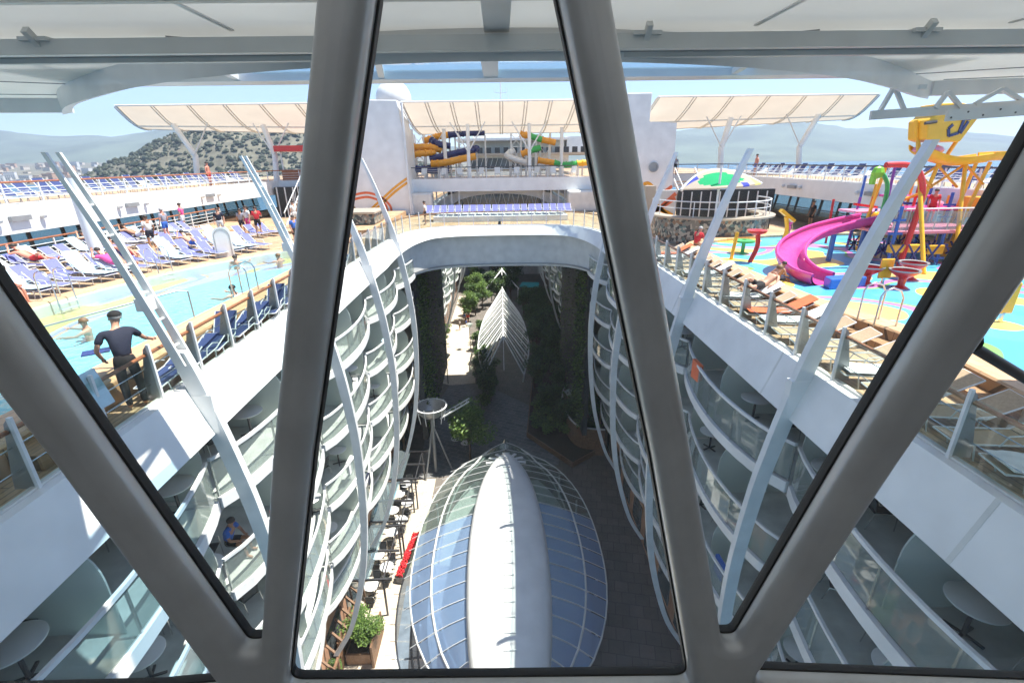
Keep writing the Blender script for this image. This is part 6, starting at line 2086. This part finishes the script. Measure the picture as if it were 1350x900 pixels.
def person(pose, label, loc, rz, skin='skin', top=None, bottom=None, hair='hair', cap=None, longhair=False, s_=1.0, group=None, sleeve=True, trousers=False):
    J = POSES[pose]
    t = thing("person", label, "person", loc, rz=rz, group=group)
    names = ['pel', 'wst', 'chs', 'nck', 'hd', 'shR', 'elR', 'haR', 'shL', 'elL', 'haL', 'hpR', 'knR', 'anR', 'ftR', 'hpL', 'knL', 'anL', 'ftL']
    rad = dict(pel=(.135, .105), wst=(.125, .095), chs=(.15, .11), nck=.055, hd=.09, shR=.062, elR=.042, haR=.032, shL=.062, elL=.042, haL=.032,
               hpR=.085, knR=.056, anR=.038, ftR=.036, hpL=.085, knL=.056, anL=.038, ftL=.036)
    ix = {n: i for i, n in enumerate(names)}
    vs = [(tuple(J[n]), rad[n]) for n in names]
    vs.append((tuple(J['hd'] + (J['hd'] - J['nck']).normalized() * .085), .07)); ht = len(vs) - 1
    E = [('pel', 'wst'), ('wst', 'chs'), ('chs', 'nck'), ('nck', 'hd'), ('chs', 'shR'), ('shR', 'elR'), ('elR', 'haR'), ('chs', 'shL'), ('shL', 'elL'), ('elL', 'haL'),
         ('pel', 'hpR'), ('hpR', 'knR'), ('knR', 'anR'), ('anR', 'ftR'), ('pel', 'hpL'), ('hpL', 'knL'), ('knL', 'anL'), ('anL', 'ftL')]
    ed = [(ix[a], ix[b]) for a, b in E] + [(ix['hd'], ht)]
    m = skin_mesh("body", vs, ed)
    # hands, nose and ears merged into the same mesh
    mb = MB()
    for sd in ('R', 'L'):
        d = J['ha' + sd] - J['el' + sd]
        fingers(mb, J['ha' + sd], d, V3(0, 1, .2))
        h = J['ha' + sd]; mb.sphere(h + d.normalized() * .02, .036, 8, (1, .7, 1.1))
    up = (J['hd'] - J['nck']).normalized()
    mb.sphere(J['hd'] + V3(0, .095, 0) + up * .0, .018, 6)
    for sx in (-1, 1): mb.sphere(J['hd'] + V3(sx * .088, 0, 0), .024, 6, (.5, .8, 1.2))
    bm = bmesh.new(); bm.from_mesh(m)
    m2 = bpy.data.meshes.new("x"); m2.from_pydata(mb.v, [], mb.f)
    bm.from_mesh(m2); bm.to_mesh(m); bm.free(); bpy.data.meshes.remove(m2)
    m.polygons.foreach_set("use_smooth", [True] * len(m.polygons))
    m.materials.clear(); m.materials.append(MT[skin])
    b = bpy.data.objects.new("body", m); COL.objects.link(b); b.parent = t
    def cloth(nm, keys, edges, grow, mat, extra=None):
        vv = []
        for k in keys:
            p = J[k]; r_ = rad[k]
            r_ = tuple(q + grow for q in r_) if isinstance(r_, tuple) else r_ + grow
            vv.append((tuple(p), r_))
        ii = {k: i for i, k in enumerate(keys)}
        ee = [(ii[a], ii[b]) for a, b in edges]
        for (k0, p, r_) in (extra or []):
            vv.append((tuple(p), r_)); ee.append((ii[k0], len(vv) - 1))
        mm = skin_mesh(nm, vv, ee)
        mm.materials.clear(); mm.materials.append(MT[mat])
        o = bpy.data.objects.new(nm, mm); COL.objects.link(o); o.parent = t
    if top:
        ex = [('shR', J['shR'].lerp(J['elR'], .7), .066), ('shL', J['shL'].lerp(J['elL'], .7), .066)] if sleeve else []
        cloth("shirt", ['pel', 'wst', 'chs', 'shR', 'shL'], [('pel', 'wst'), ('wst', 'chs'), ('chs', 'shR'), ('chs', 'shL')], .022, top,
              ex + [('chs', J['chs'].lerp(J['nck'], .55), .075)])
    if bottom:
        ex = [('hpR', J['hpR'].lerp(J['knR'], .7), .082), ('hpL', J['hpL'].lerp(J['knL'], .7), .082)]
        if trousers: ex = []
        ks, es = ['wst', 'pel', 'hpR', 'hpL'], [('wst', 'pel'), ('pel', 'hpR'), ('pel', 'hpL')]
        if trousers: ks += ['knR', 'knL', 'anR', 'anL']; es += [('hpR', 'knR'), ('hpL', 'knL'), ('knR', 'anR'), ('knL', 'anL')]
        cloth("trousers" if trousers else "shorts", ks, es, .018, bottom, ex)
    mb = MB()
    c = J['hd'] + up * .045 - V3(0, .018, 0)
    mb.sphere(c, .104, 12, (1, 1.06, .95), z0=-.25)
    if longhair: mb.tube([c + V3(0, -.05, 0), c + V3(0, -.10, -.1), c + V3(0, -.10, -.24)], [.09, .085, .05], 8)
    o = mb.build("hair", hair, t, smooth=True)
    if cap:
        mb = MB(); mb.sphere(c + up * .015, .112, 14, (1, 1.06, .85), z0=.05)
        mb.add([(c.x + x, c.y + y, c.z + z) for x, y, z in [(-.075, .10, .02), (.075, .10, .02), (.05, .20, .0), (-.05, .20, .0), (-.075, .10, .035), (.075, .10, .035), (.05, .20, .012), (-.05, .20, .012)]],
               [(0, 1, 2, 3), (4, 5, 6, 7), (0, 1, 5, 4), (1, 2, 6, 5), (2, 3, 7, 6), (3, 0, 4, 7)])
        mb.build("cap", cap, t, smooth=True)
    if s_ != 1: t.scale = (s_,) * 3
    return t
# facing: rz=0 looks along +y ; +90deg looks towards -x
man = person('lean', "man in navy shirt and dark cap seen from behind, leaning over the pool edge", (-7.12, 8.45, 0), R(42), 'skin', 'cl_navy', 'cl_black', 'hairg', 'cl_black', s_=1.04, trousers=True)
tr_ = thing("serving_tray", "dark blue folder held out over the pool edge by the man in navy", "folder", (-7.95, 8.85, 1.02), rz=R(35))
MB().box(-.22, -.16, 0, .22, .16, .02).build("board", 'navyp', tr_, bevel=.006)
LG = [("lie", (-18.7, 13.3, .58), 90, 'skin', None, 'cl_black', "sunbather lying by the rear railing of the left pool deck, one knee up"),
      ("lie", (-16.1, 12.6, .42), 96, 'skin3', None, 'cl_blue', "reddened sunbather reclining in the front row beside the left pool"),
      ("lie", (-18.3, 15.3, .58), 95, 'skin', None, 'cl_white', "sunbather stretched out on a pale towel in the middle row"),
      ("lie", (-18.35, 16.3, .58), 84, 'skin2', None, 'cl_grey', "tanned sunbather lying in the middle row with a bent knee"),
      ("lie", (-15.0, 18.8, .42), 75, 'skin3', 'cl_pink', 'cl_pink', "woman in a pink swimsuit lying in the front row near the arched board"),
      ("lie", (-18.4, 19.2, .58), 84, 'skin3', None, 'cl_red', "sunbather in red shorts lying in the middle row")]
extra = [(-16.6, 10.6, .42, 94, 'skin', 'cl_navy', "man with navy shorts stretched out low in the front rows"), (-16.3, 14.4, .42, 88, 'skin3', 'cl_black', "sunburnt bather lying face up beside the seated pair"),
    (-19.0, 11.3, .58, 88, 'skin2', 'cl_blue', "bather in blue lying at the near end of the rear row"), (-19.0, 17.1, .58, 84, 'skin3', 'cl_black', "bather in black lying in the rear row left of the white column"),
    (-18.9, 23.1, .58, 86, 'skin', 'cl_pink', "bather in pink lying in the rear row beyond the white column"), (-18.9, 25.7, .58, 86, 'skin2', 'cl_white', "bather in white lying near the far end of the rear row"),
    (-16.0, 20.9, .42, 66, 'skin3', 'cl_red', "bather in red lying between the lounger rows near the arched board"), (-14.9, 23.6, .42, 60, 'skin', 'cl_blue', "bather in blue lying right behind the arched board")]
for x, y, z, a, sk, bt_, lb in extra: LG.append(("lie", (x, y, z), a, sk, None, bt_, lb))
for x, y, z, a, ps, tp, bt_, lb in [(-17.5, 24.6, .42, 60, 'stand', 'cl_white', 'cl_navy', "person in white top and navy shorts walking behind the arched board"), (-16.2, 28.6, .42, 200, 'stand', 'cl_navy', 'cl_white', "person in navy top and white shorts among the far loungers"),
    (-14.2, 28.9, .42, 20, 'hold', 'cl_red', 'cl_black', "person in a red top carrying something near the glass screen"), (-19.4, 30.4, .57, 100, 'stand', 'cl_pink', 'cl_white', "person in pink top at the far end of the rear rail"),
    (-11.6, 27.6, .02, 250, 'stand', 'cl_blue', 'cl_black', "person in blue standing beyond the far end of the pool"), (-17.0, 32.5, .02, 0, 'stand', 'cl_grey', 'cl_navy', "person in grey walking towards the dark bar front")]:
    person(ps, lb, (x, y, z), R(a), 'skin2' if len(lb) % 2 else 'skin', tp, bt_)
for pz, loc, a, sk, tp, bt, lb in LG: person(pz, lb, loc, R(a), sk, tp, bt)
person('sit', "seated person in dark navy top on the pool edge by the loungers, back turned", (-14.75, 13.9, .42), R(100), 'skin', 'cl_navy', 'cl_red', 'hairg')
person('sit', "bare shouldered person sitting up next to the one in dark navy", (-15.1, 14.5, .42), R(-60), 'skin3', None, 'cl_blue')
person('sit', "woman in a white and pink patterned top sitting by the pool edge", (-14.9, 12.1, .42), R(-80), 'skin', 'cl_white', 'cl_pink', longhair=True)
person('stand', "man in a grey shirt and blue shorts standing behind the middle lounger row", (-18.4, 27.2, .55), R(80), 'skin3', 'cl_grey', 'cl_blue', 'hairg')
person('stand', "woman in a white top and pink wrap standing among the blue loungers", (-15.2, 29.8, .40), R(150), 'skin', 'cl_white', 'cl_pink', longhair=True)
person('hold', "person in white top and red skirt standing beside the glass screen", (-12.4, 31.5, .42), R(120), 'skin2', 'cl_white', 'cl_red')
person('stand', "man in a white shirt and black trousers standing by the bar behind the pool", (-10.1, 32.2, .42), R(20), 'skin2', 'cl_white', 'cl_black')
person('stand', "person in white standing in front of the dark bar under the upper deck", (-13.7, 33, .42), R(60), 'skin', 'cl_white', 'cl_white')
person('stand', "shirtless person leaning on the upper left deck railing", (-20.7, 36.5, UZ), R(-90), 'skin3', None, 'cl_red')
for i, (x, y, hr) in enumerate([(-11.7, 21.2, 'hair'), (-9.9, 21.4, 'hair2'), (-11.0, 12.2, 'hair2'), (-8.9, 15.6, 'hair')]):
    person('swim', "swimmer in the pool, %s" % ["far from the ladders, dark haired", "at the far right end of the water", "beside the far ladder, nearest the man in navy", "below the near ladder against the edge"][i], (x, y, -1.02), R([0, 60, 120, 90][i]), 'skin', None, None, hr, group="swimmers in the pool")
person('lie', "sunbather in dark shorts lying on a towel beside the splash pool edge", (8.2, 14.6, .12), R(-70), 'skin', None, 'cl_black', 'hair2')
person('sit', "person in a red top sitting at the mosaic bar end of the splash pool", (9.3, 22.6, .12), R(-60), 'skin', 'cl_red', None, 'hairg')
person('sit', "child sitting on the pool edge facing the splash pool", (9.6, 16.0, .10), R(-90), 'skin2', None, 'cl_navy', s_=.75)
person('stand', "man in dark clothes standing in front of the sea windows on the right", (19.6, 30.5, .1), R(90), 'skin2', 'cl_black', 'cl_black')
person('stand', "child in a pink top on the splash pool beside the magenta slide", (14.6, 24.4, .38), R(180), 'skin', 'cl_pink', 'cl_pink', s_=.7)
person('stand', "person in dark top standing high on the play tower behind the railing", (16.0, 19.6, 1.68), R(180), 'skin2', 'cl_black', 'cl_blue', s_=.8)
person('stand', "person in red standing on the play tower behind the yellow posts", (18.2, 20.4, 1.68), R(160), 'skin3', 'cl_red', 'cl_red', s_=.8)
person('stand', "left one of two people in grey at the railing beside the right tower", (15.6, 47.4, UZ), R(200), 'skin2', 'cl_grey', 'cl_grey')
person('stand', "right one of two people in grey at the railing beside the right tower", (16.4, 47.2, UZ), R(170), 'skin2', 'cl_grey', 'cl_black')
person('stand', "bare chested person standing on the upper right deck behind the leaf canopy", (20.9, 41.0, UZ), R(90), 'skin3', None, 'cl_blue')
person('sit', "person seated on a left balcony with a blue book, below the white band", (-7.6, 10.6, -5.8), R(-90), 'skin2', 'cl_blue', 'cl_black')
person('sit', "person in bright pink seated on a left balcony further down", (-7.8, 12.4, -8.7), R(-90), 'skin2', 'cl_pink', 'cl_black')
person('stand', "worker in white bending near the railing of the bridge end", (-5.6, 36.6, 0), R(90), 'skin2', 'cl_white', 'cl_black')
rnd = random.Random(77)
for i in range(7):
    x = -5.4 - rnd.random() * 1.6; y = 70 + i * 1.6
    person('stand', "small figure walking on the sunlit park path, %s from the bridge" % ORD[i], (x, y, GZ + .006), R(rnd.uniform(0, 360)), 'skin2', ['cl_white', 'cl_navy', 'cl_red', 'cl_grey'][i % 4], ['cl_black', 'cl_blue'][i % 2], group="people walking in the park")

# glass screen by the left loungers, bags
t = thing("glass_screen", "patterned glass windscreen standing behind the left lounger rows", "screen", (-11.6, 32.6, .42), world=True)
MB().box(-12.3, 32.6, .5, -10.9, 32.64, 2.0).build("pane", 'frost', t)
for x in (-12.32, -11.6, -10.9): MB().box(x - .03, 32.58, .42, x + .03, 32.66, 2.05).build("post", 'greysteel', t)
for i, (x, y, z, mt, lb) in enumerate([(-15.0, 11.2, .40, 'fab_grey', "dark beach bag on the deck in front of the front lounger row"), (-9.6, 25.6, .01, 'cl_black', "round black bag beside the far end of the left pool"), (-10.2, 26.2, .01, 'yellow', "small yellow bag beside the far end of the left pool")]):
    t = thing("beach_bag", lb, "bag", (x, y, z), world=True)
    mb = MB(); mb.lathe([(0, .0), (.2, .01), (.26, .15), (.2, .36), (.05, .38)], (x, y, z), 12); mb.build("bag", mt, t, smooth=True)
    mb = MB(); mb.tube([(x - .14, y, z + .34), (x - .08, y, z + .52), (x + .08, y, z + .52), (x + .14, y, z + .34)], .012, 5); mb.build("handle", mt, t)
# towel draped over the rail near the man
t = thing("draped_towel", "striped white and blue towel hung over the left railing near the man in navy", "towel", (-6.95, 7.2, .9), world=True)
mb = MB(); mb.solid([(-6.70, 6.9, .65), (-6.70, 7.5, .62)], [(-6.86, 6.9, 1.24), (-6.86, 7.5, 1.24)], [(-6.92, 6.9, 1.24), (-6.92, 7.5, 1.24)], [(-7.02, 6.9, .75), (-7.02, 7.5, .78)]); mb.build("cloth", 'towel', t)
# low teak table on the deck by the pool corner
t = thing("teak_steps", "low teak step box against the near end of the left pool edge", "steps", (-7.4, 7.3, 0), world=True)
MB().box(-7.75, 6.4, .004, -7.15, 7.7, .28).build("lower_step", 'teakside', t, bevel=.01)

# ================================================================== ROOF OVER THE WINDOW
ARC = [(-7.35, 9.3), (-6.9, 8.75), (-6.35, 8.15), (-5.75, 7.62), (-5.0, 7.02), (-4.3, 6.5), (-3.3, 5.9), (-2.5, 5.55), (-1.7, 5.3), (-.8, 5.12), (0, 5.07), (.8, 5.12), (1.7, 5.3), (2.5, 5.55), (3.3, 5.9), (4.3, 6.5), (5.0, 7.02), (5.75, 7.62), (6.35, 8.15), (6.9, 8.6)]
ARC = [(p.x, p.y) for p in catmull([(x, y, 0) for x, y in ARC], 3)]
roof = thing("window_roof", "white panelled roof with a curved front edge jutting out over the window", "roof", (0, 2, 5.5), world=True)
poly = [(-16, -5), (16, -5), (16, 7.2), (7.3, 8.45)] + list(reversed(ARC)) + [(-8.4, 9.2), (-16, 9.0)]
bm = bmesh.new(); f_ = bm.faces.new([bm.verts.new((x, y, 5.56)) for x, y in poly]); r_ = bmesh.ops.extrude_face_region(bm, geom=[f_])
for e in r_['geom']:
    if isinstance(e, bmesh.types.BMVert): e.co.z = 5.50
bmesh.ops.triangulate(bm, faces=bm.faces); bmesh.ops.recalc_face_normals(bm, faces=bm.faces)
me = bpy.data.meshes.new("ceiling_panel"); bm.to_mesh(me); bm.free(); me.materials.append(MT['ceil'])
o = bpy.data.objects.new("ceiling_panel", me); COL.objects.link(o); o.parent = roof; o.location = (0, -2, -5.5)
in_ = offset2(ARC, -.14, closed=False)
mb = MB(); mb.solid([(x, y, 5.50) for x, y in ARC], [(x, y, 5.28) for x, y in ARC], [(x, y, 5.24) for x, y in in_], [(x, y, 5.50) for x, y in in_]); mb.build("curved_edge", 'white2', roof, smooth=True)
mb = MB(); mb.bar((-16, 9.0, 5.40), (-8.4, 9.2, 5.40), .1, .24); mb.bar((-8.4, 9.2, 5.40), (-7.35, 9.3, 5.40), .1, .24); mb.bar((7.0, 8.5, 5.40), (16, 7.2, 5.40), .1, .22); mb.build("straight_edge", 'white2', roof)
# joints: raised ribs along and across
mb = MB()
for x in (-4.6, -2.3, 0.0, 2.3, 4.6, 6.9, -6.9): mb.box(x - (.11 if x == 0 else .02), -4, 5.46 if x == 0 else 5.488, x + (.11 if x == 0 else .02), 4.9, 5.499)
mb.build("lengthwise_rib", 'white2', roof)
mb = MB()
for y in (2.9, 4.05): mb.box(-15.5, y - .03, 5.475, 15.5, y + .03, 5.499)
mb.build("crosswise_rib", 'offwhite', roof)
mb = MB()
for a, b in (((-4.4, 6.3), (-6.4, 5.1)), ((-6.0, 7.75), (-9.5, 6.3)), ((4.4, 6.3), (6.4, 5.1)), ((6.0, 7.75), (9.5, 6.3)), ((-2.4, 5.4), (-3.0, 5.1)), ((2.4, 5.4), (3.0, 5.1)), ((-7.0, 8.8), (-15, 7.6)), ((7.0, 8.3), (15, 6.4))):
    mb.bar((a[0], a[1], 5.495), (b[0], b[1], 5.495), .02, .012)
mb.build("panel_joint", 'greysteel', roof)
bt = thing("roof_beam", "long grey green beam with grooves hung across below the white roof", "beam", (0, 4.95, 5.35), world=True)
mb = MB()
for (y0, y1, z0, z1) in ((4.78, 4.86, 5.30, 5.42), (4.86, 5.04, 5.33, 5.40), (5.04, 5.10, 5.28, 5.42), (5.10, 5.16, 5.35, 5.44)):
    mb.box(-15.5, y0, z0, 15.5, y1, z1)
mb.build("channel", 'offwhite', bt)
for y in (4.862, 5.036):
    MB().box(-15.5, y - .003, 5.322, 15.5, y + .003, 5.332).build("groove", 'greysteel', bt)
for x in (-3.9, -1.35, 1.30, 3.75):
    mb = MB(); mb.bar((x, 4.70, 5.47), (x, 4.82, 5.36), .05, .06); mb.box(x - .12, 4.74, 5.40, x + .12, 4.86, 5.43); mb.build("hanger", 'offwhite', bt)
# glazed strip beyond the curved edge
gs = thing("glazed_roof_strip", "straight strip of blue roof lights with white frames beyond the curved roof edge", "roof lights", (0, 7.8, 5.6), world=True)
mb = MB(); mb.box(-6.0, 8.12, 5.56, 6.3, 8.52, 5.68); mb.bar((-6.0, 8.5, 5.62), (-6.6, 8.7, 5.62), .3, .1); mb.build("front_frame", 'white2', gs)
mb = MB()
for x in (-5.6, -3.9, -1.75, -.10, 1.65, 3.6, 5.6):
    dx = .42 * (1 if x > .5 else -1 if x < -.5 else 0)
    mb.bar((x, 8.2, 5.63), (x - dx, 6.0, 5.63), .22 if x == -.10 else .09, .10)
mb.build("glazing_rib", 'white2', gs)
MB().box(-3.6, 5.9, 5.655, 3.9, 8.14, 5.667).build("glass_panel", 'skyglass', gs)
for sx in (-1, 1):
    MB().box(min(sx * 3.9, sx * 6.0), 6.6, 5.655, max(sx * 3.9, sx * 6.0), 8.14, 5.667).build("solid_panel", 'ceil', gs)
# maintenance girder on the right
gd = thing("lattice_girder", "white lattice girder with bolt holes slung under the roof on the right", "girder", (7.0, 8.0, 5.0), world=True)
mb = MB(); mb.bar((5.78, 8.05, 4.98), (9.2, 7.6, 5.14), .06, .13); mb.bar((6.7, 7.72, 4.94), (9.6, 7.35, 5.10), .05, .16); mb.build("lower_chord", 'white2', gd)
mb = MB(); mb.bar((6.0, 8.05, 5.38), (6.5, 8.0, 5.36), .05, .06)
for a, b in (((5.9, 8.05, 5.0), (6.05, 8.05, 5.38)), ((6.05, 8.05, 5.38), (6.25, 8.0, 5.05)), ((6.65, 7.9, 5.06), (6.78, 7.9, 5.28)), ((6.78, 7.9, 5.28), (7.0, 7.85, 5.06)), ((7.2, 7.85, 5.1), (7.5, 7.8, 5.3)), ((7.5, 7.8, 5.3), (7.9, 7.8, 5.12))):
    mb.bar(a, b, .06, .05)
mb.build("lattice", 'white2', gd)
mb = MB()
for k in range(12):
    u = k / 12; mb.sphere((lerp(6.75, 9.3, u), lerp(7.685, 7.36, u), lerp(4.94, 5.09, u) + (.03 if k % 2 else -.03)), .014, 5)
mb.build("bolt", 'dsteel', gd)

# ================================================================== WINDOW FRAME
WY = 1.2
HOLES = [
 [(-1.62, 5.0), (-1.55, 4.70), (-1.35, 3.89), (-1.27, 3.63), (-1.015, 2.66), (-1.28, 2.64), (-2.4, 2.655), (-3.2, 2.675), (-3.2, 5.0)],
 [(-1.58, 5.38), (-1.39, 4.61), (-1.26, 4.11), (-.905, 2.865), (-.85, 2.865), (-.67, 3.61), (-.37, 4.72), (-.19, 5.38)],
 [(-.33, 5.38), (-.22, 4.85), (-.25, 4.72), (-.56, 3.61), (-.80, 2.655), (.66, 2.605), (.43, 3.58), (.13, 4.72), (-.02, 5.38)],
 [(.08, 5.38), (.24, 4.72), (.55, 3.57), (.745, 2.815), (.80, 2.815), (1.01, 3.56), (1.21, 4.23), (1.36, 4.79), (1.52, 5.38)],
 [(1.66, 5.38), (1.47, 4.62), (1.35, 4.14), (1.16, 3.55), (.88, 2.625), (1.96, 2.515), (3.2, 2.515), (3.2, 5.38)],
]
HOLES[0][0] = (-1.72, 5.38); HOLES[0][-1] = (-3.2, 5.38)
HOLES[2][0] = (-.10, 5.38); HOLES[2][1] = (-.22, 4.86)
def roundpoly(P, r, n=7):
    out = []; N = len(P)
    for i in range(N):
        a, b, c = Vector(P[i - 1]), Vector(P[i]), Vector(P[(i + 1) % N])
        u = (a - b); v = (c - b); lu, lv = u.length, v.length; u.normalize(); v.normalize()
        ang = u.angle(v)
        if ang > R(172): out.append(tuple(b)); continue
        d = min(r / math.tan(ang / 2), lu * .45, lv * .45)
        p0 = b + u * d; p1 = b + v * d
        for k in range(n + 1):
            t_ = k / n; out.append(tuple((1 - t_) ** 2 * p0 + 2 * t_ * (1 - t_) * b + t_ ** 2 * p1))
    return out
HR0 = [roundpoly(h, .028 if i in (1, 3) else .045) for i, h in enumerate(HOLES)]
HR = [offset2(ccw([(p[0], p[1]) for p in h]), -.002) for h in HR0]
wf = thing("window_frame", "thick satin grey tubular window frame of slanting members meeting low in front of the viewer", "window frame", (0, WY, 2.6), world=True)
cu = bpy.data.curves.new("frame_members", 'CURVE'); cu.dimensions = '2D'; cu.fill_mode = 'BOTH'
BEV = .044
def addspl(P):
    s_ = cu.splines.new('POLY'); s_.points.add(len(P) - 1)
    for i, p in enumerate(P): s_.points[i].co = (p[0], p[1], 0, 1)
    s_.use_cyclic_u = True
addspl([(-5.98, 1.9), (5.98, 1.9), (5.98, 5.44), (-5.98, 5.44)])
for h in HR: addspl(h)
cu.extrude = .012; cu.bevel_depth = BEV; cu.bevel_resolution = 6; cu.offset = -BEV
co = bpy.data.objects.new("tmpc", cu); COL.objects.link(co)
dg = bpy.context.evaluated_depsgraph_get(); dg.update()
me = bpy.data.meshes.new_from_object(co.evaluated_get(dg)); me.name = "frame_members"
bpy.data.objects.remove(co)
me.transform(Matrix.Rotation(PI / 2, 4, 'X'))
me.transform(Matrix.Translation((0, WY, 0)))
me.materials.clear(); me.materials.append(MT['frame'])
me.polygons.foreach_set("use_smooth", [True] * len(me.polygons))
try: me.set_sharp_from_angle(angle=R(50))
except Exception: pass
o = bpy.data.objects.new("frame_members", me); COL.objects.link(o); o.parent = wf; o.location = (0, -WY, -2.6)
for h in HR0:
    mb = MB()
    hp = [(p[0], p[1]) for p in h]
    hc = offset2(ccw(hp), -.001)
    i1 = offset2(ccw(hp), .0035)
    ring = []
    mb.strip([(x, WY + .008, z) for x, z in hc], [(x, WY + .012, z) for x, z in i1], closed=True)
    mb.strip([(x, WY + .012, z) for x, z in i1], [(x, WY + .040, z) for x, z in i1], closed=True)
    mb.strip([(x, WY + .040, z) for x, z in i1], [(x, WY + .040, z) for x, z in hc], closed=True)
    mb.build("gasket", 'rubber', wf)
    mb = MB(); mb.add([(x, WY + .030, z) for x, z in i1], [tuple(range(len(hc)))]); mb.build("glass_pane", 'wglass', wf, fix=False)
# steel rod fixed to the right member
mb = MB(); mb.tube([(1.36, 1.30, 3.885), (2.2, 1.42, 3.45)], .017, 12); mb.build("rod", 'dsteel', wf, smooth=True)
mb = MB(); mb.tube([(1.33, 1.245, 3.90), (1.37, 1.30, 3.88)], .032, 14); mb.build("collar", 'rubber', wf, smooth=True)
# the lounge we stand in
struct(MB().box(-6, -5, 2.35, 6, 1.12, 2.55), "lounge_floor", 'greysteel')
struct(MB().box(-6, -5.3, 2.35, 6, -5.05, 5.45), "lounge_back_wall", 'greysteel')
for s in (-1, 1): struct(MB().box(min(s * 6.02, s * 6.2), -5.3, 2.35, max(s * 6.02, s * 6.2), 1.1, 5.45), "lounge_side_wall", 'greysteel')
struct(MB().box(-6, 1.14, 1.0, 6, 1.26, 1.88), "sill_wall", 'offwhite')
for o in list(bpy.data.objects):
    if '_w' in o: del o['_w']
# prototypes that were never placed
for pr in (LP, TP, GP, FP):
    for k, o in pr.items():
        if (id(pr), k) not in USED:
            for c in list(o.children): bpy.data.objects.remove(c)
            bpy.data.objects.remove(o)
